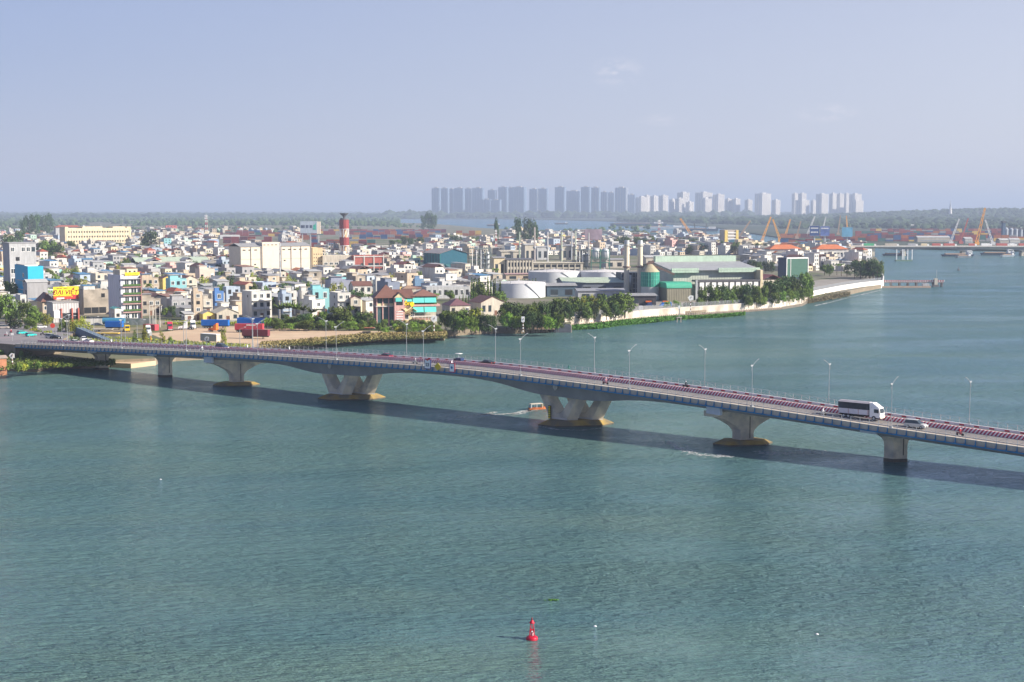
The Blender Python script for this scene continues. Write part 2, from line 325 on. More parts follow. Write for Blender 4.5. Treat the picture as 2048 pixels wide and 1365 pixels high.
# striped median and far barrier
def stripemat(name,period,slope,c1,c2,width=0.5,zmin=None,zmax=None):
    m=bpy.data.materials.new(name); m.use_nodes=True; nt=m.node_tree; b=nt.nodes['Principled BSDF']; L=nt.links.new
    b.inputs['Roughness'].default_value=0.7
    tc=_n(nt,'ShaderNodeTexCoord'); sp=_n(nt,'ShaderNodeSeparateXYZ'); L(tc.outputs['UV'],sp.inputs[0])
    def mth(op,x,y=0.0):
        q=_n(nt,'ShaderNodeMath'); q.operation=op
        for i,v in enumerate((x,y)):
            if isinstance(v,(int,float)): q.inputs[i].default_value=v
            else: L(v,q.inputs[i])
        return q.outputs[0]
    k=mth('ADD',sp.outputs['X'],mth('MULTIPLY',sp.outputs['Y'],slope))
    f=mth('FRACT',mth('DIVIDE',k,period)); f=mth('LESS_THAN',f,width)
    if zmin is not None: f=mth('MULTIPLY',f,mth('MULTIPLY',mth('GREATER_THAN',sp.outputs['Y'],zmin),mth('LESS_THAN',sp.outputs['Y'],zmax)))
    nz=_n(nt,'ShaderNodeTexNoise'); nz.inputs['Scale'].default_value=1.3; nz.inputs['Detail'].default_value=5; g=_n(nt,'ShaderNodeNewGeometry'); L(g.outputs['Position'],nz.inputs['Vector'])
    mx=_n(nt,'ShaderNodeMix'); mx.data_type='RGBA'; mx.inputs['A'].default_value=(*c2,1); mx.inputs['B'].default_value=(*c1,1); L(f,mx.inputs['Factor'])
    hs=_n(nt,'ShaderNodeHueSaturation'); L(mx.outputs['Result'],hs.inputs['Color'])
    mr=_n(nt,'ShaderNodeMapRange'); mr.inputs['From Min'].default_value=.3; mr.inputs['From Max'].default_value=.7; mr.inputs['To Min'].default_value=.8; mr.inputs['To Max'].default_value=1.1
    L(nz.outputs['Fac'],mr.inputs['Value']); L(mr.outputs[0],hs.inputs['Value']); L(hs.outputs[0],b.inputs['Base Color'])
    return m
def barrier(t0,t1,h,m,name):
    mb=MB(); step=3.0; ns=int((S1-S0)/step); vs=[]; uv=[]
    sec=[(t0-.06,-.055),(t1+.06,-.055),(t1,h),(t0,h)]
    for i in range(ns+1):
        s=S0+(S1-S0)*i/ns
        for t,dz in sec: vs.append(BP(s,t,dz)); uv.append((s,dz))
    fs=[(i*4+k,i*4+(k+1)%4,(i+1)*4+(k+1)%4,(i+1)*4+k) for i in range(ns) for k in range(4)]
    mb.add(vs,fs); o=bpart(mb,name,m); me=o.data; u=me.uv_layers.new(name='UVMap')
    for l in me.loops: u.data[l.index].uv=uv[l.vertex_index]
    return o
RED=(0.46,0.03,0.09); PINKW=(0.84,0.76,0.76)
barrier(-.25,.25,0.88,stripemat('striped_paint',0.80,-0.75,RED,PINKW,0.52),'median_barrier')
barrier(6.95,7.3,0.50,stripemat('block_paint',3.3,0.0,(0.5,0.02,0.03),(0.74,0.70,0.70),0.33,0.03,0.36),'side_barrier')
bpart(sweep(boxsec(-7.35,-7.2,0.052,0.28)),'kerb',CONCW)
# girder
VP={'C':(63.9),'D':(-17.1)}
def gdepth(s):
    d=2.45
    for sp in VP.values():
        x=abs(s-sp); d+=2.2*math.exp(-(max(x-6.5,0)/13.0)**2)
    return d
def gsec(s):
    d=gdepth(s); return [(-5.6,-d),(5.6,-d),(6.4,-.9),(8.6,-.356),(-8.6,-.356),(-6.4,-.9)]
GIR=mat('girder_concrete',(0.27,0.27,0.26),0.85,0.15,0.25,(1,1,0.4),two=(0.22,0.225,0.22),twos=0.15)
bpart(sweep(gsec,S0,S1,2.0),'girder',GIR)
# blue brackets and conduit
BLUE=mat('blue_steel',(0.02,0.17,0.34),0.5,0.2,0.6)
bpart(sweep(boxsec(-HW-.42,-HW-.08,-1.22,-.98)),'conduit',BLUE)
bk=MB(); bk.hexa([(-.09,-.42,-1.0),(.09,-.42,-1.0),(.09,0,-1.0),(-.09,0,-1.0),(-.07,-.12,0.05),(.07,-.12,0.05),(.07,0,0.05),(-.07,0,0.05)])
bk.box(-.25,.25,-.46,-.40,-1.0,-.82); bkm=bk.mesh('bracket',BLUE)
SPC=2.12; ss=[]; s=S0+4
while s<S1: ss.append(s); s+=SPC
vis=[s for s in ss if s<186]; near=vis[-100:]
for s in near:
    p=BP(s,-HW); inst('bracket',bkm,bridge,(p.x-BC.x,p.y-BC.y,p.z),BANG)
rb=MB()
for s in ss:
    if s in near: continue
    p=BP(s,-HW); R=Matrix.Rotation(BANG,3,'Z')
    for q in bk.F: pass
    rb.add([Vector(p)+R@Vector(v) for v in bk.V],bk.F)
o=bpart(rb,'bracket',BLUE); o['kind']='stuff'
# railings
def railing(t,sgn):
    mb=MB()
    prev=None
    for i,s in enumerate(ss):
        p=BP(s,t,.15); q=BP(s,t,1.4); mb.bar(p,q,.11)
        if prev is not None:
            for hz in (1.38,0.55): mb.bar(BP(prev,t,hz),BP(s,t,hz),.045)
            pm=(prev+s)/2
            if i%2: mb.bar(BP(prev,t,.3),BP(pm,t,1.0),.04); mb.bar(BP(pm,t,1.0),BP(s,t,1.25),.04)
            else: mb.bar(BP(prev,t,1.25),BP(pm,t,1.0),.04); mb.bar(BP(pm,t,1.0),BP(s,t,.3),.04)
        prev=s
    bpart(mb,'railing',GREYP)
railing(-HW+.07,1); railing(HW-.07,1)
# expansion joint cover panels on girder side
PAN=mat('joint_panel',(0.55,0.60,0.68),0.7,0.08)
for s in (-134,-101.5,-73,108.5,147):
    big = s in (-73,108.5)
    mb=MB(); w=1.9; z0=-3.3 if big else -2.1
    mb.hexa([BP(s-w,-7.2,z0),BP(s+w,-7.2,z0),BP(s+w,-6.3,z0),BP(s-w,-6.3,z0),BP(s-w,-7.2,-.95),BP(s+w,-7.2,-.95),BP(s+w,-6.3,-.95),BP(s-w,-6.3,-.95)])
    bpart(mb,'joint_panel',PAN)
FOOT=mat('ochre_footing',(0.34,0.23,0.06),0.85,0.35,0.5,two=(0.17,0.14,0.09),twos=0.25)
WETC=mat('wet_concrete',(0.09,0.08,0.06),0.6,0.3,0.5)
PCON=mat('pier_concrete',(0.68,0.59,0.44),0.85,0.14,0.35,(1,1,0.2),two=(0.42,0.38,0.32),twos=0.3)
def prismUW(mb,poly,c,a0,a1,along,m=0):
    # poly in (axis,z); extrude along other axis from a0..a1
    A,B=(UV,WV) if along=='w' else (WV,UV)
    n=len(poly); vs=[c+A*x+B*a0+Vector((0,0,z)) for x,z in poly]+[c+A*x+B*a1+Vector((0,0,z)) for x,z in poly]
    mb.add(vs,[tuple(range(n)),tuple(reversed(range(n,2*n)))]+[(k,n+k,n+(k+1)%n,(k+1)%n) for k in range(n)],m)
def footing(parent,c,hl,hw,zt,m=FOOT):
    mb=MB(); N=[(-hl,0),(-hl*.62,-hw),(hl*.62,-hw),(hl,0),(hl*.62,hw),(-hl*.62,hw)]; T=[(-hl*.74,0),(-hl*.52,-hw*.78),(hl*.52,-hw*.78),(hl*.74,0),(hl*.52,hw*.78),(-hl*.52,hw*.78)]
    f=Vector((-WV.y,WV.x,0))
    vs=[WV*a+f*b+Vector((0,0,-1)) for a,b in N]+[WV*a+f*b+Vector((0,0,.35)) for a,b in N]+[WV*a+f*b+Vector((0,0,zt)) for a,b in T]
    mb.add(vs,[(k,(k+1)%6,6+(k+1)%6,6+k) for k in range(6)],1); mb.add(vs,[(6+k,6+(k+1)%6,12+(k+1)%6,12+k) for k in range(6)],0); mb.add(vs,[tuple(range(12,18))],0)
    return mb.build('footing',[m,WETC],parent)
def pier_root(s):
    o=bpy.data.objects.new('pier',None); COL.objects.link(o); o.parent=bridge; o.location=(UV.x*s,UV.y*s,0); return o
def vpier(s):
    r=pier_root(s); zt=prof(s)-gdepth(s)+.05; Z=Vector((0,0,0))
    footing(r,Z,9.9,3.9,1.5)
    for a0,a1 in ((-4.7,-1.9),(1.9,4.7)):
        mb=MB(); zb=1.45; zi=3.1
        mb_polys=[[(-2.6,zb),(2.6,zb),(.75,zi),(-.75,zi)],
          [(-2.6,zb),(-.75,zi),(-3.35,zt-1.2),(-3.5,zt-.5),(-3.3,zt),(-6.1,zt)],
          [(2.6,zb),(6.1,zt),(3.3,zt),(3.5,zt-.5),(3.35,zt-1.2),(.75,zi)]]
        for p in mb_polys: prismUW(mb,p,Z,a0,a1,'w')
        prismUW(mb,[(-2.7,zb-.02),(2.7,zb-.02),(2.75,zb+.5),(-2.75,zb+.5)],Z,a0-.05,a1+.05,'w',1)
        mb.build('leg_frame',[PCON,CONCW],r)
    # white fish-shaped mark on the girder above the near frame
    return r
def tpier(s,foot,th=1.7,capz=None):
    r=pier_root(s); zt=prof(s)-gdepth(s)+.05; Z=Vector((0,0,0)); mb=MB()
    if foot: footing(r,Z,7.3,3.4,1.1); ct=1.35
    else: ct=1.2
    zb=-1.0
    hw=1.6; cl=7.9
    # column along u, with curved flares along w
    poly=[(-hw,zb),(hw,zb)]
    if s in (112.4,-68.0):
        zc=zt-1.55
        prismUW(mb,[(-cl,zc),(cl,zc),(cl,zt-.25),(-cl,zt-.25)],Z,-1.9,1.9,'u')
        fl=[(hw,zc-4.0),(hw+.25,zc-3.2),(hw+1.2,zc-2.2),(hw+3.2,zc-1.0),(cl-1.0,zc-.02)]
        zlo=zc-4.0
    else:
        zc=zt; fl=[(hw,zc-2.6),(hw+.2,zc-1.8),(hw+.8,zc-1.0),(hw+1.9,zc-.4),(hw+3.8,zc)]; zlo=zc-2.6
    prismUW(mb,[(-hw,zb),(hw,zb),(hw,zlo),(-hw,zlo)],Z,-1.1,1.1,'u')
    right=fl; left=[(-a,z) for a,z in reversed(fl)]
    for (a,za),(b,zb2) in zip(fl[:-1],fl[1:]):
        prismUW(mb,[(-a,za),(a,za),(b,zb2),(-b,zb2)],Z,-1.1,1.1,'u')
    # groove line and waterline stain
    prismUW(mb,[(hw*.35,1.5),(hw*.35+.22,1.5),(hw*.35+.22,zt-.3),(hw*.35,zt-.3)],Z,1.08,1.13,'u',1)
    prismUW(mb,[(-hw-.04,-1),(hw+.04,-1),(hw+.04,.75),(-hw-.04,.75)],Z,-1.14,1.14,'u',1)
    mb.build('column',[PCON,WETC],r)
    return r
vpier(63.9); vpier(-17.1)
for s,f in ((150.3,0),(112.4,1),(-68.0,1),(-103.5,0),(-138.1,0),(187.5,0),(224,0)): tpier(s,f)
# marks painted on girder
for s in (62,-19.5):
    mb=MB(); z=-2.0
    for sx in (-1,1):
        mb.hexa([BP(s+sx*.12,-6.62,z-1.0),BP(s+sx*.7,-6.62,z-.2),BP(s+sx*.7,-6.4,z-.2),BP(s+sx*.12,-6.4,z-1.0),BP(s+sx*.12,-6.62,z+.7),BP(s+sx*.5,-6.62,z+.3),BP(s+sx*.5,-6.4,z+.3),BP(s+sx*.12,-6.4,z+.7)])
    bpart(mb,'emblem',CONCW)
# ================================================================ landmark buildings (each a thing with parts)
OCC=[]      # occupied ground: (x,y,r)
LM=[]       # landmarks for wording labels: (name, px, py)
def occ_rect(P,ax,ay,W,D,m=2.0):
    nx=max(1,int(W/6)); ny=max(1,int(D/6))
    for i in range(nx+1):
        for j in range(ny+1):
            q=P+ax*(W*i/nx)+ay*(D*j/ny); OCC.append((q.x,q.y,4.0+m))
def free(x,y,r):
    for a,b,c in OCC:
        if abs(a-x)<c+r and abs(b-y)<c+r and (a-x)**2+(b-y)**2<(c+r)**2: return False
    return True
TH0=math.radians(43)
def frame(xl,xm,xr,yb,th,z=LAND):
    """near corner at (xm,yb); front runs to column xr, left side runs back to column xl. returns P, W, D"""
    P=G(xm,yb,z); f=Vector((math.cos(th),math.sin(th),0)); s=Vector((-math.sin(th),math.cos(th),0))
    def hit(px,d):
        r=ray(px,yb); k=r.x/r.y      # x=k*y
        # P.x+t d.x = k (P.y + t d.y)
        den=d.x-k*d.y
        return (k*P.y-P.x)/den
    return P,hit(xr,f),hit(xl,s),f,s
winmb=MB(); winmb.box(-.5,.5,-.03,.05,0,1,1); 
for a in ((-.56,-.46,-.07,.04,-.04,1.06),(.46,.56,-.07,.04,-.04,1.06),(-.46,.46,-.07,.04,-.05,.05),(-.46,.46,-.07,.04,.95,1.06),(-.03,.03,-.06,.04,.05,.95)): winmb.box(*a,0)
WIN=winmb.mesh('window',[WHITE,GLASS])
winb2=MB(); winb2.box(-.5,.5,-.03,.05,0,1,0); winb2.box(-.54,.54,-.10,.04,-.07,-.0,1); WIN2=winb2.mesh('window',[GLASS,GREYP])
winb3=MB(); winb3.box(-.5,.5,-.03,.05,0,1,0); WIN3=winb3.mesh('window',[DARK])
BRN=mat('brown_wood',(0.16,0.08,0.05),0.7,0.2)
doormb=MB(); doormb.box(-.5,.5,-.04,.05,0,1,0); doormb.box(-.56,-.5,-.06,.04,0,1.04,1); doormb.box(.5,.56,-.06,.04,0,1.04,1); DOOR=doormb.mesh('door',[BRN,WHITE])
def wfront(t,x,z,w,h,me=None,name='window'): return inst(name,me or WIN,t,(x,-.01,z),0,(w,1.2,h))
def wside(t,y,z,w,h,me=None,name='window'): return inst(name,me or WIN,t,(-.01,y,z),-PI/2,(w,1.2,h))
def bld(name,label,cat,xl,xm,xr,yb,yt,m,th=TH0,z=LAND,lm=None,wname='wall',D=None,W=None,group=None,occ=True,par=0.5):
    azm=math.atan((xm-CXP)/FPX); th=max(th,math.radians(12)-azm) if azm<0 else th
    P,w,d,f,s=frame(xl,xm,xr,yb,th,z)
    d=max(6.0,min(d,62.0))
    if D: d=D
    if W: w=W
    h=ZT(P,yt)-z
    t=thing(name,label,cat,P,th,group)
    mb=MB(); mb.box(0,w,0,d,-1.5,h)
    if par:
        q=.25; mb.box(0,w,0,q,h,h+par); mb.box(0,w,d-q,d,h,h+par); mb.box(0,q,q,d-q,h,h+par); mb.box(w-q,w,q,d-q,h,h+par)
    mb.build(wname,m,t)
    if occ: occ_rect(P,f,s,w,d)
    if lm: LM.append((lm,(xm+xr)/2,(yb+yt)/2))
    return t,w,d,h
CREAM=wall('cream',(0.66,0.56,0.38)); WHT=wall('white',(0.55,0.54,0.51),.22); OFFW=wall('off_white',(0.48,0.44,0.37),.22); LGREY=wall('light_grey',(0.40,0.41,0.42),.2)
GREYW=wall('grey',(0.33,0.33,0.34)); CYAN=mat('sky_blue_paint',(0.03,0.42,0.66),0.6,0.06,0.5); LCYAN=wall('pale_cyan',(0.26,0.52,0.55),0.06); BEI=wall('beige',(0.46,0.38,0.29),.2); CEM=mat('raw_cement',(0.40,0.35,0.29),0.9,0.25,0.5,two=(0.26,0.23,0.19),twos=0.25)
PINK=wall('pink',(0.60,0.36,0.33)); LBLUE=wall('pale_blue',(0.36,0.43,0.52)); YELW=wall('yellow',(0.68,0.52,0.16)); BRICK=mat('red_brick',(0.36,0.11,0.09),0.85,0.15,0.8)
RTIN=ribbed('grey_tin',(0.32,0.32,0.32)); RTINW=ribbed('white_tin',(0.50,0.50,0.48)); RRUST=ribbed('rusty_tin',(0.30,0.17,0.12)); RBLUE=ribbed('blue_tin',(0.10,0.25,0.42)); RGRN=ribbed('pale_green_tin',(0.44,0.52,0.40)); RBEI=ribbed('beige_tin',(0.55,0.50,0.38)); RDK=ribbed('dark_tin',(0.13,0.13,0.14))
TRED=ribbed('red_tile',(0.34,0.10,0.06),0.35,0.1,(0.7,-0.6,0)); TBRN=ribbed('brown_tile',(0.17,0.085,0.065),0.35,0.1,(0.7,-0.6,0)); TORG=ribbed('orange_tile',(0.52,0.17,0.07),0.35,0.1,(0.7,-0.6,0))
TEAL=mat('teal_awning',(0.12,0.58,0.52),0.7,0.1,0.8); YSGN=mat('yellow_sign_paint',(0.86,0.68,0.02),0.5,0.03); REDP=mat('red_paint',(0.50,0.04,0.04),0.5,0.15); ORNG=mat('orange_paint',(0.72,0.16,0.03),0.5,0.1)
PLANT=mat('planter_leaves',(0.06,0.12,0.03),0.9,0.5,1.5)
def tank_on(t,x,y,z,k=1.0):      # steel water tank on a frame
    mb=MB(); mb.cyl(x,y,z+.8,z+.8+1.5*k,.6*k,n=10)
    for a in (-.4,.4):
        for b in (-.4,.4): mb.bar((x+a,y+b,z),(x+a,y+b,z+.8),.08)
    return mb.build('water_tank',STEEL,t)
# 1 yellow four storey block
t,w,d,h=bld('apartment_block','long cream yellow four storey block with rows of small dark windows above the town','building',120,131,263,500,458,CREAM,math.radians(38),lm='long cream block')
n=13
for r in range(4):
    for i in range(24):
        wfront(t,w*(.055+.0388*i),h*(.12+.225*r),1.9,2.4,WIN3)
mb=MB()
for i in range(13): x=w*(.02+.08*i); mb.box(x-.25,x+.25,-.35,-.005,0,h-.4)
mb.build('pilaster',CREAM,t)
mb=MB(); mb.box(w*.27,w*.57,2,d-2,h+.01,h+2.6); mb.box(w*.73,w*.92,2,d-2,h+.01,h+2.4); mb.box(.4,w*.05,.4,d-1,h+.51,h+2.5); mb.box(w*.94,w-.3,.4,d-1,h+.51,h+2.2); mb.build('roof_room',CREAM,t)
mb=MB(); mb.bar((w*.56,5,h+2.6),(w*.56,5,h+6),.3); mb.cyl(w*.3,5,h+2.7,h+5,1.6,.3,n=8); mb.build('antenna',STEEL,t)
# building behind with long red roof
t,w,d,h=bld('school_building','grey building with a long flat red tiled roof behind the long cream block','building',106,112,164,484,455,LGREY,math.radians(30),par=0,D=14)
MB().hip(0,w,0,d,h,3.2,ov=1.6).build('roof',TRED,t)
# 2 grey white tower with glass top floor
t,w,d,h=bld('office_building','pale grey tower with a band of windows under its flat roof, tallest at far left','building',16,22,75,600,489,LGREY,math.radians(18),lm='pale grey tower',D=18)
MB().box(-.3,w+.3,-.3,d+.3,h+.51,h+.9).build('roof',GREYW,t)
for i,c in enumerate((WIN,WIN,WIN,WIN2)): wfront(t,w*(.33+.19*i) if i else w*.12,h*.865,w*.13,2.6,c)
wfront(t,w*.30,h*.70,2.2,2.2,WIN3); wfront(t,w*.30,h*.60,1.6,1,WIN3); wfront(t,w*.12,h*.47,2.6,3); wfront(t,w*.12,h*.30,2.6,3)
# blue building
t,w,d,h=bld('shophouse','bright sky blue four storey house in front of the pale grey tower','house',32,58,89,618,535,CYAN,math.radians(30),lm='bright blue house')
wfront(t,w*.2,h*.52,1.5,1.7,WIN3)
for k in range(4): wside(t,d*.35,h*(.08+.22*k),3.2,2.2,WIN if k else WIN3)
MB().box(w*.05,w*.95,d*.3,d*.95,h+.01,h+.9).build('roof_slab',CONCW,t)
mb=MB()
for k in range(1,4): mb.box(-1.1,-.01,.5,d*.7,h*.22*k-.15,h*.22*k+.05)
mb.build('balcony',WHT,t)
t,w,d,h=bld('shophouse','plain grey cement block under the bright blue house, no windows','house',50,56,97,628,567,GREYW,math.radians(30),D=9)
MB().gable(0,w,0,d,h+.5,1.2,axis='x').build('roof',RTINW,t); mb=MB(); mb.box(-.9,-.01,1,5,h*.55,h*.6); mb.build('balcony',WHT,t); wside(t,3,h*.62,1.8,2.4,WIN3)
t,w,d,h=bld('house','narrow white house with stacked balconies below the bright blue house','house',30,42,54,640,592,WHT,math.radians(25),D=10)
for k in range(3): wfront(t,w*.5,h*(.1+.3*k),w*.5,2,WIN3); MB().box(.2,w-.2,-1,-.01,h*(.1+.3*k)-.3,h*(.1+.3*k)-.1).build('balcony',CONCW,t)
# 3 brown roof house and billboard building
t,w,d,h=bld('house','house with a broad brown tiled hip roof left of the yellow billboard','house',75,86,108,640,604,BEI,math.radians(30),D=12,par=0)
MB().hip(0,w,0,d,h,4.2,ov=1.0).build('roof',TBRN,t); wfront(t,w*.35,h*.55,2.2,1.8); wfront(t,w*.75,h*.55,2.2,1.8); wfront(t,w*.6,.5,3.0,2.6,WIN3)
t,w,d,h=bld('showroom','grey metal clad showroom with red columns under the yellow billboard','building',104,107,158,646,607,ribbed('grey_cladding',(0.46,0.45,0.45),1.2,0.3),math.radians(32),D=12,par=0)
MB().box(-.3,w+.3,-.3,d,h+.01,h+.4).build('roof',RTIN,t)
for i,x in enumerate((.33,.75,1.0)):
    MB().box(w*x-.5,w*x+.1,-.9,-.25,0,h*.72).build('column',mat('brick_red_column',(0.42,0.12,0.09)),t)
MB().box(.3,w*.28,-.35,-.02,2,h*.62).build('sign_panel',WHITE,t)
for i in range(4): wfront(t,w*(.42+.15*i),h*.1,2.0,3.4,WIN3)
# billboard
P=G(106,641,LAND); th=math.radians(32)
zt=ZT(P,575); zb=ZT(P,600); k=PXM(P); bw=48/k/math.cos(math.radians(32-16))*1.0
t=thing('billboard','bright yellow rooftop billboard reading DAI VIET with a red strip below','billboard',(P.x,P.y+2,0),th); LM.append(('yellow billboard',130,588))
mb=MB()
for x in (.08,.36,.64,.92): mb.bar((bw*x,1.2,LAND),(bw*x,1.2,zt-.5),.35); mb.bar((bw*x,3.2,LAND+4),(bw*x,1.4,zt-2),.2)
mb.build('post',GREYP,t)
MB().box(0,bw,.2,.7,zb,zt).build('panel',YSGN,t)
hh=zt-zb
MB().box(0.02,bw-.02,.12,.19,zb+.02,zb+hh*.15).build('red_strip',REDP,t); MB().box(bw*.12,bw*.42,.04,.11,zb+.15,zb+hh*.13).build('white_strip',WHITE,t)
MB().box(.02,bw*.72,.12,.19,zb+hh*.16,zb+hh*.28).build('orange_strip',ORNG,t); MB().box(bw*.75,bw-.02,.12,.19,zb+hh*.16,zb+hh*.34).build('red_corner',REDP,t)
text_part('ĐẠI VIỆT',t,mat('dark_red_ink',(0.22,0.01,0.02)),hh*.50,(bw*.46,.13,zb+hh*.53),(PI/2,0,0),shear=.2)
mb=MB(); random.seed(5); x=bw*.12
while x<bw*.86:
    l=random.uniform(.35,.55); mb.box(x,x+l*.7,.12,.19,zb+hh*.84,zb+hh*.92); x+=l if random.random()>.2 else l*1.8
mb.build('small_lettering',mat('brown_ink',(0.2,0.13,0.03)),t)
# 4 weathered wall building
t,w,d,h=bld('warehouse','low building with a bare stained cement wall right of the yellow billboard','building',158,168,218,630,583,CEM,math.radians(14),D=11,par=.6)
wfront(t,w*.78,h*.72,1.8,2.0,WIN3)
mb=MB(); mb.box(w*.05,w*.5,2,d-1,h+.61,h+2.6); mb.build('roof_room',WHT,t); MB().box(w*.02,w*.55,1.6,d-.6,h+2.61,h+2.8).build('roof',RBLUE,t)
for i in range(3): wfront(t,w*(.15+.3*i),h*.05,3.5,3,WIN3)
# 5 tall narrow tower house with planted balconies
t,w,d,h=bld('tower_house','tall narrow white house with planted balconies and a yellow sign on its roof','house',218,243,281,641,553,wall('lilac_white',(0.56,0.57,0.64)),math.radians(36),lm='tall balcony house')
fm=MB(); fb=mat('brown_frame',(0.30,0.17,0.15))
for k in range(5):
    z=h*(.02+.19*k)
    MB().box(.4,w+.35,-1.5,-.3,z+h*.16-.15,z+h*.16+.1).build('balcony',PINK if k<4 else LGREY,t)
    if k: 
        MB().box(.6,w,-1.55,-1.2,z-.1,z+.75).build('planter',PLANT,t)
    wfront(t,w*.32,z+.3,w*.22,h*.12); wfront(t,w*.68,z+.3,w*.3,h*.12)
    wside(t,1.2,z+1.6,.5,1.2,WIN3)
MB().box(w-.02,w+.4,-1.55,0,0,h).build('side_frame',fb,t)
mb=MB(); mb.box(w*.02,w*.3,1,d*.6,h+.51,h+2.9); mb.build('roof_room',OFFW,t)
MB().box(w*.22,w*.98,-.6,-.3,h+.3,h+1.7).build('sign_board',YSGN,t)
mb=MB(); 
for i in range(7): mb.box(w*(.3+.09*i),w*(.345+.09*i),-.66,-.61,h+.6,h+1.35)
mb.build('lettering',mat('dark_gold',(0.35,0.25,0.02)),t)
t,w,d,h=bld('house','small white two storey house with a teal roof left of the tall balcony house','house',212,230,243,645,618,WHT,math.radians(30),D=8,par=0)
MB().gable(0,w,0,d,h,.6,axis='y').build('roof',ribbed('teal_tin',(0.12,0.38,0.38)),t); wfront(t,w*.5,h*.4,1.5,1.5,WIN3); wside(t,3,h*.3,1.8,2.6)
# 8 long beige complex
t,w,d,h=bld('factory_building','long low beige building with pale green roof and square windows, centre of town','building',268,283,377,555,530,OFFW,math.radians(28),lm='long beige building',D=24)
for i,x in enumerate((.08,.35,.48,.60,.72)): wfront(t,w*x+1,h*.42,5 if i in(0,4) else 3,2.4,WIN3)
MB().gable(0,w,0,d,h+.5,1.2,axis='x').build('roof',RBEI,t)
t,w,d,h=bld('factory_building','beige hall with a wide pale green gabled roof behind the long beige building','building',262,276,420,546,527,OFFW,math.radians(26),D=30,par=0)
MB().gable(0,w,0,d,h,4.2,axis='x',ov=1).build('roof',RGRN,t)
for x in (.62,.74,.87): wfront(t,w*x,h*.45,3,2.6,WIN3)
# 9 large white block
t,w,d,h=bld('cold_store','huge windowless cream white warehouse block with grey pitched roof','building',459,482,622,562,494,mat('panel_cream',(0.64,0.57,0.46),0.75,0.07,0.3),math.radians(36),lm='huge cream warehouse',par=0)
MB().gable(0,w,0,d,h,2.2,axis='x',ov=.6).build('roof',RTIN,t)
PJ=mat('grey_joint',(0.30,0.28,0.26))
mb=MB()
for i in range(8):
    x=w*i/7; mb.box(x-.22,x+.22,-.45,-.01,0,h-.3)
for z in (.33,.62): mb.box(0,w,-.12,-.015,h*z,h*z+.14)
mb.build('downpipe',PJ,t)
t2=MB(); t2.box(w*.30,w*.55,-.6,d*.5,h*.99,h+3.0); t2.box(w*.30,w*.55,-.6,-.02,0,h*.99); t2.build('stair_tower',MATS['panel_cream'],t)
for i in range(12):
    if 3<=i<=6: continue
    wfront(t,w*(.05+.08*i),h*.88,2.4,.8,WIN3)
for i in range(4): wfront(t,w*(.33+.055*i),h*(1.03),1.8,.6,WIN3).location.y=-.61
for i,(x,z) in enumerate(((.9,.16),(.8,.17),(.72,.16),(.62,.16),(.62,.55),(.42,.36),(.42,.62),(.25,.12),(.2,.45))): wfront(t,w*x,h*z,1.6,.9,WIN3)
mb=MB(); mb.box(w*.40,w*.54,-.9,-.65,1.5,4.6); mb.build('banner',mat('red_white_banner',(0.62,0.16,0.16),0.6,0.5,1.0),t)
mb=MB(); mb.hexa([(w*.80,-3,0),(w*1.0,-3,0),(w*1.0,-.02,0),(w*.80,-.02,0),(w*.80,-3,5),(w*.95,-3,2.6),(w*.95,-.02,4.6),(w*.80,-.02,8)]); mb.build('lean_to',RTIN,t)
# cream building with dot windows
t,w,d,h=bld('factory_building','sand coloured block dotted with tiny windows right of the huge cream warehouse','building',622,626,646,556,497,wall('sand',(0.60,0.48,0.30)),math.radians(20),D=16,par=.4)
for r in range(5):
    for c in range(4): wfront(t,w*(.15+.23*c),h*(.3+.12*r),.7,.8,WIN3)
# white office with window strips
t,w,d,h=bld('office_building','white office block with strips of dark windows left of the red brick block','building',643,646,708,556,513,OFFW,math.radians(12),D=14)
for r in range(3):
    for c in range(4): 
        if r==0 and c<2: continue
        wfront(t,w*(.1+.17*c),h*(.12+.24*r),w*.11,1.8)
for r in range(2): wfront(t,w*.78,h*(.36+.24*r),w*.09,1.8); wfront(t,w*.92,h*(.36+.24*r),w*.09,1.8)
MB().box(w*.7,w,-1.6,-.02,h*.5,h*.56).build('canopy',CONCW,t)
t,w,d,h=bld('office_building','red brick office block with white concrete frame behind the houses','building',705,708,767,556,513,BRICK,math.radians(12),D=14,lm='red brick block')
mb=MB()
for x in (0,.33,.66,.985): mb.box(w*x,w*x+.8,-.5,-.01,0,h+.5)
for z in (.27,.52,.96): mb.box(0,w+.8,-.55,-.012,h*z,h*z+.7)
mb.build('concrete_frame',WHT,t)
for r in range(3):
    for x in (.27,.53,.6,.74,.81,.92): wfront(t,w*x,h*(.08+.245*r),1.9,1.7,WIN2)
# low long warehouse w domes
t,w,d,h=bld('warehouse','low cream warehouse with a row of black roof vents beside the red brick block','building',765,768,836,548,529,wall('pale_cream',(0.66,0.60,0.46)),math.radians(8),D=16,par=0)
MB().box(-.3,w+.3,-.3,d+.3,h+.01,h+.35).build('roof',RBEI,t)
for i in range(5):
    MB().lathe([(3.4,h+.36),(3.2,h+1.8),(2.2,h+3.0),(.05,h+3.6)],10,0,w*(.14+.18*i),d*.75).build('roof_vent',RDK,t)
t,w,d,h=bld('warehouse','wide grey corrugated shed in front of the low cream warehouse','building',762,768,866,566,552,GREYW,math.radians(10),D=48,par=0)
MB().gable(0,w,0,d,h,3.0,axis='x').build('roof',ribbed('warm_grey_tin',(0.33,0.29,0.26)),t)
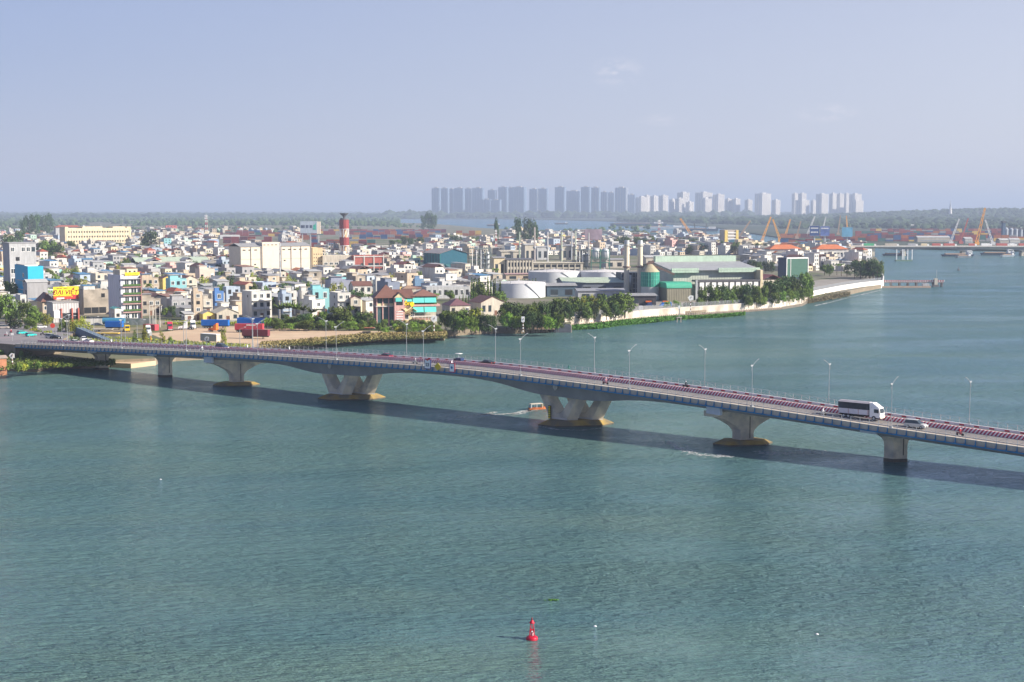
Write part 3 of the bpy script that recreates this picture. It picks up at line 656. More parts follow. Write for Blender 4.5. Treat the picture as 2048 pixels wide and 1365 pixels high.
# 10 striped stack tower
P=G(689,520,LAND); k=PXM(P); r=9.3/k; z1=ZT(P,440)-LAND
t=thing('chimney_tower','tall red and white banded lattice chimney tower rising over the town','chimney',P); LM.append(('striped chimney tower',689,470)); OCC.append((P.x,P.y,r+3))
mrd=mat('oxide_red',(0.26,0.05,0.05),0.7,0.2); mbe=mat('rust_beige',(0.60,0.36,0.20),0.8,0.3,0.3)
lev=[0,.36,.56,.775,1.0]
for i in range(4):
    a,b=z1*lev[i],z1*lev[i+1]
    if i%2==1: mb=MB(); mb.cyl(0,0,a,b,r*1.04,n=12,sm=False); mb.build('red_band',mrd,t)
    else:
        mb=MB(); mb.cyl(0,0,a,b,r*.55,n=12); mb.build('flue',mbe,t)
        mb=MB()
        for q in range(8):
            c=lambda j:(r*math.cos(2*PI*j/8),r*math.sin(2*PI*j/8))
            mb.bar((*c(q),a),(*c(q),b),.55); mb.bar((*c(q),a),(*c(q+1),b),.35)
        mb.cyl(0,0,b-.5,b,r*1.06,n=12,caps=False); mb.build('lattice',WHITE,t)
mb=MB(); mb.cyl(0,0,z1,z1+1.6,r*.9,n=12); mb.lathe([(r*.2,z1+1.6),(r*.3,z1+3.5),(r*.95,z1+6.4),(r*1.0,z1+6.9)],12); mb.build('cap',RDK,t)
# 11 grey sign building behind
P=G(601,500,LAND); k=PXM(P); t=thing('rooftop_sign','grey rooftop sign board with dark letters and green emblem left of the chimney tower','sign',P,math.radians(4))
bw=40/k; zt=ZT(P,443)-LAND; zb=ZT(P,467)-LAND
MB().box(0,bw*.83,0,6,zb,zt).build('panel',wall('bluish_sign',(0.36,0.42,0.50)),t); MB().box(bw*.83+.01,bw,0,6,zb-1,zt-.5).build('side_panel',wall('sign_side',(0.70,0.62,0.52)),t)
mb=MB(); random.seed(8)
for i in range(9):
    if i in (3,6): continue
    x=bw*(.05+.062*i); mb.box(x,x+bw*.045,-.3,-.02,zb+(zt-zb)*.45,zb+(zt-zb)*.68)
mb.build('lettering',mat('ink_blue',(0.06,0.07,0.12)),t)
MB().prism([(bw*.64,zb+(zt-zb)*.3),(bw*.79,zb+(zt-zb)*.3),(bw*.77,zb+(zt-zb)*.9),(bw*.72,zb+(zt-zb)*.7),(bw*.66,zb+(zt-zb)*.7)],-.3,-.02).build('emblem',mat('emblem_green',(0.05,0.38,0.28)),t)
mb=MB(); 
for x in (.1,.5,.9): mb.box(bw*x-.6,bw*x+.6,1,5,0,zb)
mb.build('support',LGREY,t)
# 12 blue green hangar
t,w,d,h=bld('hangar','large dark teal steel shed with a shallow gabled grey roof','building',848,881,934,546,507,mat('dark_teal_steel',(0.03,0.13,0.16),0.6,0.3,0.3),math.radians(30),lm='dark teal shed',par=0)
MB().gable(0,w,0,d,h,3.6,axis='y',ov=1.2).build('roof',ribbed('ash_tin',(0.34,0.31,0.29)),t)
MB().gwall(0,w,0,d,h,3.6,axis='y').build('gable_wall',mat('teal_sheet',(0.015,0.10,0.15)),t); mb=MB(); mb.box(-.05,w,-.25,-.01,h*.45,h-.02); mb.build('upper_wall',MATS['teal_sheet'],t)
mb=MB()
for i in range(6): mb.bar((w*i/5,-.3,0),(w*i/5,-.3,h*.45),.35)
for i in range(7): mb.bar((-.3,d*i/6,0),(-.3,d*i/6,h),.3)
mb.build('frame',mat('teal_paint',(0.05,0.30,0.30)),t)
# 13 riverside restaurant
P,w,d,f,s=frame(742,790,874,652,math.radians(14),LAND)
RC=wall('restaurant_cream',(0.68,0.60,0.36)); h1=5.2; 
t=thing('restaurant','two storey riverside restaurant with brown roofs, teal awnings and a yellow sign','restaurant',P,math.radians(14)); LM.append(('riverside restaurant',808,610)); occ_rect(P,f,s,w,14); occ_rect(P-f*14,f,s,14,14)
kz=lambda y:ZT(P,y)-LAND
zf=kz(614); ze=kz(595); zr=kz(577)
mb=MB(); mb.box(0,w*.40,0,12,-1,zf); mb.box(w*.41,w,1.2,12,-1,kz(634)); mb.build('wall',RC,t)
MB().box(0,w*.40,1.5,12,zf+.4,ze).build('upper_wall',BEI,t); MB().box(w*.41,w,2.4,12,kz(634),ze).build('upper_wall',OFFW,t)
mb=MB(); mb.box(-.4,w*.40,-.6,12,zf,zf+.4); mb.box(w*.41,w+1.4,-.2,12,zf,zf+.9); mb.build('floor_slab',PINK,t)
MB().box(w*.41,w*.98,0,12,kz(636),kz(633)).build('floor_slab',CONCW,t)
MB().gable(-.5,w*.42,0,12,ze,zr-ze-1.0,axis='x',ov=.8).build('roof',TBRN,t)
MB().hip(w*.43,w+.5,.2,12,ze+.3,zr-ze-1.2,ov=.8).build('roof',ribbed('brown_tile_lighter',(0.23,0.12,0.09),0.35,0.1),t)
# left pavilion with tall hip roof and gabled bay
mb=MB(); mb.box(-8,-.01,1,10,-1,ze-.5); mb.build('left_wing',mat('teal_glass_wall',(0.05,0.10,0.11),0.4,0.3),t)
mb=MB()
for x in (-8.1,-5.4,-2.7,-.3): mb.bar((x,.8,-1),(x,.8,ze-.3),.45)
for y in (1,4,7,10): mb.bar((-8.2,y,-1),(-8.2,y,ze-.3),.45)
mb.build('column',PINK,t); MB().box(-8.6,-.02,.3,10.3,zf,zf+.5).build('floor_slab',CONCW,t); MB().box(-8.05,-.05,.9,.99,zf+.5,zf+1.5).box(-8.06,-8.01,1,10,zf+.5,zf+1.5).build('parapet',RC,t)
MB().hip(-9,2.5,-.6,11.5,ze-.2,kz(574)-ze+1.0,ov=.6).build('roof',TBRN,t)
MB().box(-.4,4.2,-1.6,-.02,-1,ze).build('bay',PINK,t); MB().gable(-.5,4.3,-1.7,3,ze,2.1,axis='y',ov=.3).build('roof',TBRN,t); MB().gwall(-.4,4.2,-1.62,2.9,ze,2.0,axis='y').build('gable_wall',RC,t)
for k in range(6): MB().box(.4,3.4,-1.75,-1.62,.6+k*1.15,1.0+k*1.15).build('louvre',WHITE,t)
wfront(t,1.9,zf+.8,3,2.4,WIN3).location.y=-1.62
for i,(a,b,z0,z1) in enumerate(((.06,.4,ze-2.0,ze-.3),(.42,.69,ze-2.6,ze-.2),(.70,.98,ze-2.6,ze-.2),(.43,.68,zf-2.6,zf-.1),(.70,.98,zf-2.6,zf-.1))):
    aw=MB(); aw.hexa([(w*a,-.9,z0),(w*b,-.9,z0),(w*b,-.8,z0),(w*a,-.8,z0),(w*a,.2,z1),(w*b,.2,z1),(w*b,.3,z1),(w*a,.3,z1)]); aw.build('awning',TEAL,t)
MB().box(.1,2.9,-1.9,-1.8,ze-1.9,ze-.1).build('awning',TEAL,t)
for i in range(3):
    x=w*(.06+.13*i); 
    MB().gable(x,x+3.6,-1.9,-.02,zf-2.0-(1.6 if i==1 else 0),1.3,axis='y',ov=.15).build('porch_roof',RC,t); wfront(t,x+1.8,zf-4.6-(1.2 if i==1 else 0),1.6,2.2,WIN)
for i in range(6): wfront(t,w*(.45+.1*i),zf+1.0,2.2,1.6,WIN3).location.y=2.38
MB().box(w*.42,w,-.1,.15,zf+.9,zf+1.5).build('planter',PLANT,t)
text_part('Hồng',t,YSGN,2.8,(w*.27,-1.0,zf+1.5),(PI/2,0,0),ext=.12)
mb=MB(); mb.cyl(0,0,0,.3,1.0,n=12); o=mb.build('emblem',YSGN,t); o.location=(w*.40,-.8,zf+1.2); o.rotation_euler=(PI/2,0,0)
mb=MB(); 
for x in (.45,.55,.65,.8,.97): mb.bar((w*x,.1,-1),(w*x,.1,kz(636)),.35)
mb.build('column',CONCW,t)
MB().box(w*.41,w*.8,-5,-.3,kz(640),kz(638)).build('terrace',mat('terrace_tile',(0.45,0.25,0.2)),t)
# individually placed town houses: (label parts..., xl,xm,xr,yb,yt,wall,roof kind,roof mat,deg)
def house(label,xl,xm,xr,yb,yt,wm,roof='flat',rm=None,deg=35,lm=None,floors=None,D=None,extra=None,group=None):
    t,w,d,h=bld('house',label,'house',xl,xm,xr,yb,yt,wm,math.radians(deg),par=.5 if roof=='flat' else 0,lm=lm,D=D,group=group)
    dress(t,w,d,h,roof,rm,floors); return t,w,d,h
def wmat(t): return next(c for c in t.children if c.name.startswith('wall')).data.materials[0]
def dress(t,w,d,h,roof,rm,floors=None,small=False,rng=random):
    fl=floors or max(1,int(h/3.3)); fh=h/fl
    nw=max(1,int(w/3.0)) if not small else max(1,int(w/4.5))
    for r in range(fl):
        for i in range(nw):
            if r==0 and i==nw//2 : inst('door',DOOR,t,(w*(i+.5)/nw,-.01,0),0,(1.8,1.2,2.4)); continue
            wfront(t,w*(i+.5)/nw,fh*r+fh*.3,min(1.7,w/nw*.6),fh*.48,rng.choice((WIN,WIN2,WIN3)))
        if not small or r==fl-1:
            if rng.random()<.6: wside(t,d*.4,fh*r+fh*.35,1.0,1.2,WIN3)
    if roof=='gable': MB().gable(0,w,0,d,h,min(w,d)*.22,axis='y' if w<d else 'x').build('roof',rm,t); MB().gwall(0,w,0,d,h,min(w,d)*.22,axis='y' if w<d else 'x').build('gable_wall',wmat(t),t)
    elif roof=='hip': MB().hip(0,w,0,d,h,min(w,d)*.3).build('roof',rm,t)
    elif roof=='shed':
        MB().hexa([(-.4,-.5,h+.3),(w+.4,-.5,h+.3),(w+.4,d+.4,h+1.1),(-.4,d+.4,h+1.1),(-.4,-.5,h+.45),(w+.4,-.5,h+.45),(w+.4,d+.4,h+1.25),(-.4,d+.4,h+1.25)]).build('roof',rm,t)
    else:
        if rng.random()<.6: MB().box(w*.1,w*.6,d*.35,d*.8,h+.02,h+2.4).build('roof_room',wmat(t),t); MB().box(w*.05,w*.65,d*.3,d*.85,h+2.41,h+2.55).build('roof_slab',rm or CONCW,t)
        if rng.random()<.5: tank_on(t,w*.8,d*.5,h)
    if fl>1 and rng.random()<.55:
        for r in range(1,fl): MB().box(.2,w-.2,-1.1,-.02,fh*r-.1,fh*r+.08).build('balcony',CONCW,t)
random.seed(11)
house('grey sided white house with an orange framed top floor terrace',478,504,544,637,585,WHT,'flat',CONCW,32,lm='orange framed house',D=13)
house('pale blue grey three storey cube house with small dark windows',448,453,481,612,576,LBLUE,'flat',None,30,lm='pale blue cube house')
house('pale cyan box house with a blank upper wall',622,626,659,628,580,LCYAN,'flat',None,12,lm='pale cyan house',floors=2,D=12)
house('white house with a wide dark loggia left of the pale cyan house',596,604,624,628,584,WHT,'flat',None,12,D=10)
house('wide blue grey windowless box block behind the white houses',658,662,706,600,563,mat('blue_grey_sheet',(0.27,0.29,0.36),0.7,0.08),'flat',RTIN,10,lm='blue grey box block',floors=1,D=16)
house('white house with twin small brown gables right of the blue grey box',704,707,744,606,572,WHT,'gable',TBRN,14,D=10)
house('bright white blank house left of the restaurant roofs',665,676,702,648,588,WHT,'flat',None,25,D=12)
house('small house with brown gable roof and white front, left of the restaurant',698,702,722,648,597,OFFW,'gable',TBRN,22,D=9)
house('white two storey house with bluish shutters above the palms',560,566,584,640,590,LBLUE,'flat',None,20,D=11)
house('white narrow house with open doors above the palms',566,573,594,630,584,WHT,'flat',None,20,D=10)
house('pink beige tower house with an arched window, centre of the town front',385,388,406,641,586,BEI,'flat',None,14,lm='beige tower house',floors=4)
house('cream house right of the beige tower house',404,407,426,628,601,OFFW,'flat',None,14)
house('dark balconied grey house left of the beige tower house',340,344,388,632,602,GREYW,'flat',None,14,D=12)
house('pale teal house with white loggia',336,341,374,604,560,LCYAN,'flat',CONCW,14,D=12)
house('plain pinkish box house beside a tree',391,400,430,584,540,mat('pink_plaster',(0.62,0.50,0.43),0.85,0.06),'flat',None,30,floors=1)
house('blue fronted narrow house between grey houses',426,430,448,620,585,wall('royal_blue',(0.10,0.22,0.48)),'flat',None,12)
house('single storey yellow fronted shop with a grey roof by the container yard',404,406,430,643,628,YELW,'gable',RTIN,8,D=10)
house('low khaki roofed workshop with dark doors by the container yard',430,434,478,643,627,OFFW,'gable',RBEI,10,D=14)
house('low white shop with purple shutters left of the beige tower house',366,370,388,643,630,WHT,'shed',RTINW,8,D=8)
house('grey cement two storey house right of the tall balcony house',281,284,322,632,600,CEM,'flat',RTIN,14,D=12)
house('beige house with a blue tarpaulin wall right of the tall balcony house',281,285,318,600,558,BEI,'flat',RBLUE,16,D=12)
house('white cream gabled villa behind the yellow billboard',150,158,184,592,566,OFFW,'gable',TBRN,30,D=10)
house('grey house with a wide brown gable roof behind the yellow billboard',128,134,176,580,560,GREYW,'gable',TBRN,24,D=14)
house('low cream house with twin gables left of the cream villa',104,108,142,592,574,OFFW,'gable',RTIN,18,D=12)
house('white block with a dark garage opening in the middle of the low roofs',168,176,204,574,542,WHT,'flat',RTINW,30)
house('beige roofed shed among the trees below the long cream block',140,146,180,552,540,OFFW,'gable',RBEI,22,D=20)
house('low white gabled shed left of the beige roofed shed',100,104,140,556,542,WHT,'gable',RTINW,22,D=20)
house('small blue house beside dark trees',224,228,240,534,518,LBLUE,'flat',None,30)
house('grey and white house with red roof below the long cream block',144,152,188,524,508,LGREY,'gable',TRED,30)
house('wide brown hip roofed villa below the long cream block',186,196,238,505,495,OFFW,'hip',TBRN,30,D=14)
house('brown gabled riverside villa with white columns',938,962,1009,632,606,OFFW,'gable',TBRN,28,lm='riverside villa',D=14)
house('villa with a purple brown hip roof between restaurant and villa',884,900,941,634,612,OFFW,'hip',ribbed('purple_brown_tile',(0.16,0.08,0.09),0.35,0.1),22,D=12)
house('grey blue house behind the restaurant roof',754,776,800,600,566,mat('slate_block',(0.18,0.21,0.28)),'flat',RTINW,32,floors=1)
house('cream house with a pointed brown roof behind the restaurant',803,806,832,600,578,OFFW,'hip',ribbed('sandy_brown_tile',(0.30,0.20,0.14),0.35,0.1),10)
house('plain blue block behind the restaurant, right of the slate house',826,830,848,584,560,mat('denim_block',(0.16,0.27,0.42)),'flat',None,10,floors=1)
house('long grey low block behind the trees right of the restaurant',848,853,940,598,576,LGREY,'flat',None,10,floors=1,D=14)
house('white cube house behind the restaurant, left of the slate house',746,752,778,596,562,WHT,'flat',None,20,floors=2)
# 16 storage tanks
def tank(label,xc,rpx,yt,yb,lm=None,col=(0.60,0.62,0.66)):
    ybase=yb; P=G(xc,ybase,LAND); k=PXM(P); r=rpx/k; P=P+Vector((0,r,0)); k=PXM(P); r=rpx/k; h=ZT(P-Vector((0,r,0)),yt)-LAND
    t=thing('storage_tank',label,'tank',P,0,'white storage tanks'); OCC.append((P.x,P.y,r+3))
    m=mat('tank_white',col,0.55,0.06,0.2)
    MB().cyl(0,0,-.5,h,r,n=64,caps=False).build('shell',m,t)
    MB().lathe([(r+.1,h-.02),(r*.98,h+.12),(.05,h+r*.075)],64).build('roof',mat('tank_roof',(0.66,0.64,0.62),0.6,0.1,0.3),t)
    mb=MB()
    for q in range(40):
        a=2*PI*q/40; a2=2*PI*(q+1)/40; p=lambda a,z:(r*1.01*math.cos(a),r*1.01*math.sin(a),z)
        mb.bar(p(a,h),p(a,h+1.0),.08); mb.bar(p(a,h+1.0),p(a2,h+1.0),.08)
    mb.build('handrail',GREYP,t)
    mb=MB()
    for q in range(14):
        a=-PI*.42+q*.045; z=h*(1-q/14); mb.bar((r*1.02*math.cos(a),r*1.02*math.sin(a),z),(r*1.02*math.cos(a+.045),r*1.02*math.sin(a+.045),z-h/14),.35)
    mb.build('stair',GREYP,t)
    mb=MB(); mb.bar((0,0,h+r*.07),(0,0,h+r*.07+1.6),.8); mb.bar((r*.98*math.cos(-1.9),r*.98*math.sin(-1.9),0),(r*.98*math.cos(-1.9),r*.98*math.sin(-1.9),h+1.5),.3); mb.build('vent',STEEL,t)
    if lm: LM.append((lm,xc,(yt+yb)/2))
    return t
tank('wide white storage tank nearest the river trees, its left half in shade',1038,53,568,597,'near storage tank')
tank('left of the two broad white tanks behind the near storage tank',1110,52,545,566,None)
tank('right of the two broad white tanks, partly behind the pale chimneys',1212,50,545,566,None)
# 18 sheds around the tanks
def shed(label,xl,xm,xr,yb,yt,wm,rm,deg=12,D=20,rise=1.5,axis='x',lm=None,rc='warehouse'):
    t,w,d,h=bld(rc,label,'building',xl,xm,xr,yb,yt,wm,math.radians(deg),par=0,D=D,lm=lm)
    MB().gable(0,w,0,d,h,rise,axis=axis,ov=.8).build('roof',rm,t)
    if axis=='x': MB().gwall(0,w,0,d,h,rise).build('gable_wall',wm,t)
    if 'canopy' in label or 'open frame' in label:
        for z0 in (.12,.56): MB().box(w*.03,w*.97,-.06,-.005,h*z0,h*(z0+.27)).build('opening',DARK,t)
        mb=MB()
        for i in range(9): mb.box(w*(.03+.115*i),w*(.03+.115*i)+.9,-.35,-.07,0,h)
        mb.build('frame_column',wm,t); return t,w,d,h
    for i in range(max(2,int(w/9))): 
        n=max(2,int(w/9)); wfront(t,w*(i+.5)/n,h*.15,w/n*.5,h*.5,WIN3 if i%3 else WIN2)
    return t,w,d,h
shed('long shed with a pale green ridge right of the near storage tank',1122,1128,1250,590,566,mat('slate_wall',(0.16,0.18,0.22)),RGRN,6,34,2.4)
shed('dark open shed right of the near storage tank',1088,1094,1152,594,572,mat('blue_dark_wall',(0.07,0.11,0.15)),RTIN,8,14,1.2)
shed('low grey shed in front of the left pale chimney',1150,1156,1248,600,582,LGREY,ribbed('mid_grey_tin',(0.30,0.31,0.33)),6,12,1.0)
shed('open lorry shelter at the foot of the pale chimneys',1250,1256,1312,612,592,mat('shelter_dark',(0.05,0.05,0.06)),RTIN,4,18,.8)
shed('long dark roofed building behind the columnar trees',900,904,985,566,548,mat('charcoal_wall',(0.08,0.09,0.12)),ribbed('purple_grey_tin',(0.26,0.23,0.26)),6,26,1.2)
shed('cream open frame plant building with a black roof',1008,1013,1066,552,520,OFFW,RDK,14,20,.8)
shed('long cream low building with a pinkish roof band',1008,1012,1094,560,549,wall('tan',(0.50,0.40,0.30)),ribbed('pink_tin',(0.46,0.30,0.28)),4,12,.5)
shed('long cream canopy building right of the open frame plant',1058,1062,1166,546,527,OFFW,RBEI,8,20,.8)
shed('wide white flat hall behind the broad tanks',1118,1122,1166,545,530,OFFW,RBEI,6,30,.8)
shed('low cream hall left of the tall process stacks',998,1003,1052,520,504,OFFW,RBEI,10,26,1.4)
shed('white plant hall between the thin process stacks',1118,1124,1146,520,492,OFFW,RTINW,10,14,1.0)
shed('small white plant hall left of the thin process stacks',1046,1050,1070,524,490,OFFW,RTINW,16,14,.6)
shed('white grey plant hall at the second thin stack',1070,1074,1096,520,494,LGREY,RTINW,16,14,.6)
shed('broad cream process hall right of the green lattice frame',984,988,1010,552,516,CREAM,RTIN,10,14,.6)
shed('long white walled shed behind the right pale chimney',1286,1292,1326,536,515,OFFW,RTINW,10,20,1.4)
shed('low white hall behind the pale chimneys',1206,1212,1248,536,520,OFFW,RTIN,10,20,1.0)
# 17 steel process frame
def procframe(label,xl,xr,yb,yt,nx=4,nz=5,D=12,col=(0.16,0.20,0.20)):
    P=G(xl,yb,LAND); k=PXM(P); w=(xr-xl)/k; h=ZT(P,yt)-LAND; t=thing('process_plant',label,'industrial plant',P,math.radians(10)); OCC.append((P.x+w/2,P.y+D/2,max(w,D)/2+3))
    mb=MB(); ys=(0,D*.5,D)
    for y in ys:
        for i in range(nx+1): mb.bar((w*i/nx,y,0),(w*i/nx,y,h),.42)
        for j in range(1,nz+1):
            mb.bar((0,y,h*j/nz),(w,y,h*j/nz),.38)
        for j in range(nz): 
            i=1; mb.bar((w*i/nx,y,h*j/nz),(w*(i+1)/nx,y,h*(j+1)/nz),.3)
    for j in range(1,nz+1):
        for i in range(nx+1): mb.bar((w*i/nx,0,h*j/nz),(w*i/nx,D,h*j/nz),.3)
    mb.build('steel_frame',mat('frame_steel_%d'%int(col[0]*100),col),t)
    for j in range(1,nz+1): MB().box(.2,w-.2,.2,D-.2,h*j/nz-.25,h*j/nz-.1).build('platform',GREYP,t)
    for i,x in enumerate((.62,.85)):
        MB().lathe([(.1,h*.1),(1.4,h*.22),(1.7,h*.3),(1.7,h*.75),(1.2,h*.85),(.1,h*.9)],14,0,w*x,D*.4).build('vessel',STEEL,t)
    mb=MB(); 
    for x in (.1,.3,.5): mb.bar((w*x,-.4,h*.2),(w*x,-.4,h*.95),.5,n=6)
    mb.build('pipe',WHITE,t)
    return t
procframe('tall green grey lattice process frame full of vessels',940,984,548,498); LM.append(('lattice process frame',962,520))
procframe('open steel pipe rack behind the broad tanks',1150,1180,545,500,3,4,10,(0.10,0.13,0.14))
procframe('small pipe rack beside the chimney tower',655,678,520,484,3,3,8,(0.2,0.2,0.19))
# pair of steel silos on a green frame
for i,(xc,lab) in enumerate(((1191,'left steel silo standing in a green frame'),(1210,'right steel silo standing in a green frame'))):
    P=G(xc,545,LAND); k=PXM(P); r=8/k; h=ZT(P,497)-LAND; t=thing('silo',lab,'silo',P,0,'steel silos in a green frame'); OCC.append((P.x,P.y,r+4))
    MB().lathe([(.1,h*.42),(r,h*.55),(r,h*.92),(r*.5,h*1.0),(.1,h*1.02)],18).build('vessel',STEEL,t)
    mb=MB()
    for a in (-1,1):
        for b in (-1,1): mb.bar((a*r*1.1,b*r*1.1,0),(a*r*1.1,b*r*1.1,h*.98),.35)
        for z in (.4,.6,.9): mb.bar((-r*1.1,a*r*1.1,h*z),(r*1.1,a*r*1.1,h*z),.3); mb.bar((a*r*1.1,-r*1.1,h*z),(a*r*1.1,r*1.1,h*z),.3)
    mb.build('support_frame',mat('green_steel',(0.05,0.22,0.17)),t)
# thin process stacks
for i,(x,yt,c) in enumerate(((1039,464,(.35,.42,.33)),(1095,464,(.5,.5,.5)),(1123,464,(.42,.46,.36)),(1151,463,(.5,.55,.45)),(1177,466,(.4,.4,.4)),(1069,455,(.45,.4,.38)),(1143,462,(.4,.42,.45)))):
    P=G(x,520+i%3*6,LAND); h=ZT(P,yt)-LAND
    t=thing('process_stack','thin process stack %s'%('left of the small white plant hall' if i==0 else 'standing in the plant behind the broad tanks'),'stack',P,0,'thin process stacks'); t['label']=['thin pale green stack, leftmost of the process stacks','thin grey stack, third of the process stacks from the left','thin greenish stack, fourth of the process stacks from the left','thin pale stack, second of the process stacks from the right','thin grey stack, rightmost of the process stacks','thin lattice braced stack, second of the process stacks from the left','thin bluish stack, fifth of the process stacks from the left'][i]
    MB().cyl(0,0,0,h,.9,.7,n=8).build('pipe',mat('stack_%d'%i,c),t); MB().cyl(0,0,h*.45,h*.5,1.6,n=8).build('platform',GREYP,t)
# 19 pale chimneys
for i,xc in enumerate((1253,1279.5)):
    P=G(xc,592,LAND); k=PXM(P); r=5.4/k; h=ZT(P,481)-LAND
    t=thing('chimney',['left of the two pale beige smooth chimneys','right of the two pale beige smooth chimneys, faint smoke at its mouth'][i],'chimney',P,0,'twin pale chimneys'); OCC.append((P.x,P.y,6))
    MB().cyl(0,0,-1,h*.93,r*1.08,r*.92,n=24).build('shaft',mat('chimney_beige',(0.62,0.56,0.44),0.7,0.12,0.3,(1,1,.2)),t)
    MB().cyl(0,0,h*.93,h,r*.98,r*.9,n=24).build('mouth',STEEL,t); MB().cyl(0,0,h*.51,h*.535,r*1.5,n=24).build('gallery',mat('gallery_brown',(0.24,0.18,0.15)),t); MB().cyl(0,0,h*.9,h*.91,r*1.3,n=24).build('ring',GREYP,t)
LM.append(('twin pale chimneys',1266,530))
t,w,d,h=bld('boiler_house','dark steel boiler house behind and between the two pale chimneys','building',1238,1242,1300,588,546,mat('boiler_dark',(0.07,0.09,0.11),0.7,0.3,0.3),math.radians(12),D=12,par=0)
mb=MB()
for i in range(9): mb.bar((w*i/8,-.4,0),(w*i/8,-.4,h),.35)
for j in range(1,5): mb.bar((0,-.4,h*j/4),(w,-.4,h*j/4),.3)
mb.build('steel_frame',GREYP,t); MB().bar((w*.3,-1,h*.2),(w*.3,-1,h*.9),1.2,n=8).bar((w*.55,-1,h*.4),(w*.9,-1,h*.9),1.0,n=8).build('duct',STEEL,t)
# 20 green silo
P=G(1301,602,LAND); k=PXM(P); r=18.5/k; P=P+Vector((0,r*.6,0)); h=ZT(P,544)-LAND; hm=ZT(P,573)-LAND
t=thing('silo','round silo with a green ribbed upper half and pale base beside the chimneys','silo',P); LM.append(('green silo',1301,570)); OCC.append((P.x,P.y,r+4))
MB().cyl(0,0,-1,hm,r*.98,n=36,caps=False).build('base',mat('silo_base',(0.44,0.48,0.46),0.7,0.12,0.4,(1,1,.2)),t)
MB().cyl(0,0,hm,h,r,n=36,caps=False).build('shell',mat('silo_green',(0.03,0.27,0.20),0.5,0.15,0.5),t)
mb=MB()
for q in range(24): a=2*PI*q/24; mb.bar((r*1.01*math.cos(a),r*1.01*math.sin(a),hm),(r*1.01*math.cos(a),r*1.01*math.sin(a),h),.22)
for z in range(5): mb.cyl(0,0,hm+(h-hm)*z/4-.1,hm+(h-hm)*z/4+.1,r*1.015,n=36,caps=False)
mb.build('stiffener',mat('silo_green_light',(0.12,0.42,0.32)),t)
MB().lathe([(r*1.03,h),(r*.25,h+4.4),(.1,h+4.6)],36).build('cone_roof',mat('silo_roof',(0.40,0.36,0.24),0.7,0.15),t)
MB().bar((0,0,h+4.3),(14,-1,h-1.5),1.2).bar((-2,0,h+4.3),(2,0,h+6),1.6).build('conveyor',mat('conveyor_brown',(0.20,0.13,0.11)),t)
# 21 lower green building
t,w,d,h=bld('boiler_house','low ribbed brown building with a rounded green roof right of the green silo','building',1318,1334,1382,604,577,ribbed('brown_cladding',(0.20,0.19,0.14),1.0,0.3),math.radians(14),D=14,par=0)
mb=MB(); n=8
prof2=[(-.4,h)]+[(-.4+ (1-math.cos(a))*2.2,h+3.2*math.sin(a)) for a in [PI/2*i/6 for i in range(1,7)]]+[(d,h+3.2),(d,h)]
mb.prism(prof2,-.4,w+.4,axis='x'); mb.build('roof',mat('green_roof',(0.06,0.36,0.24),0.5,0.1),t)
t,w,d,h=bld('boiler_house','tall dark teal plant building between the green silo and the big factory','building',1318,1322,1346,592,545,mat('plant_teal',(0.06,0.16,0.17),0.7,0.3),math.radians(12),D=12,par=0)
MB().bar((w*.3,-1,h*.3),(w*.3,-1,h+1),1.0,n=8).bar((w*.7,-1,h*.5),(w*2.2,-1,h*.8),.8,n=8).build('duct',STEEL,t)
# 22 big factory
FW=ribbed('factory_wall',(0.42,0.46,0.40),1.6,0.2)
t,w,d,h=bld('factory','big grey green factory with a stepped roof and a row of tall white panels','building',1302,1346,1512,600,541,FW,math.radians(14),D=62,lm='big green factory',par=0)
GF=ribbed('mint_fascia',(0.40,0.52,0.42),0.9,0.15)
MB().gable(-1,w+1,-2,d,h,3.6,axis='x',ov=1).build('roof',ribbed('factory_roof',(0.33,0.34,0.35),0.9,0.1),t); MB().gwall(0,w,0,d,h,3.6).build('gable_wall',FW,t)
mb=MB(); mb.box(-2,w*.28,-3,-1.6,h-1.4,h+1.2); mb.box(w*.52,w+1,-3,-1.6,h-1.4,h+1.2); mb.build('fascia',GF,t)
mb=MB(); mb.box(0,w,d*.50,d*.56,h+3,h+7.2); mb.build('roof_monitor',GF,t)
mb=MB(); mb.box(w*.2,w*.98,-9,-2.6,h*.62,h*.68); mb.box(w*.2,w*.98,-8.6,-8,0,h*.62); mb.build('annex',mat('annex_dark',(0.10,0.10,0.11)),t)
for i in range(10): x=w*(.25+.072*i); MB().box(x,x+w*.05,-8.9,-8.62,h*.12,h*.6).build('white_panel',WHITE,t)
MB().box(w-1.4,w+.2,-9,d*.3,0,h).build('corner_column',CREAM,t)
MB().box(w*.2,w*.2+1.2,-9.2,-8,0,h*.68).build('downpipe',GREYP,t)
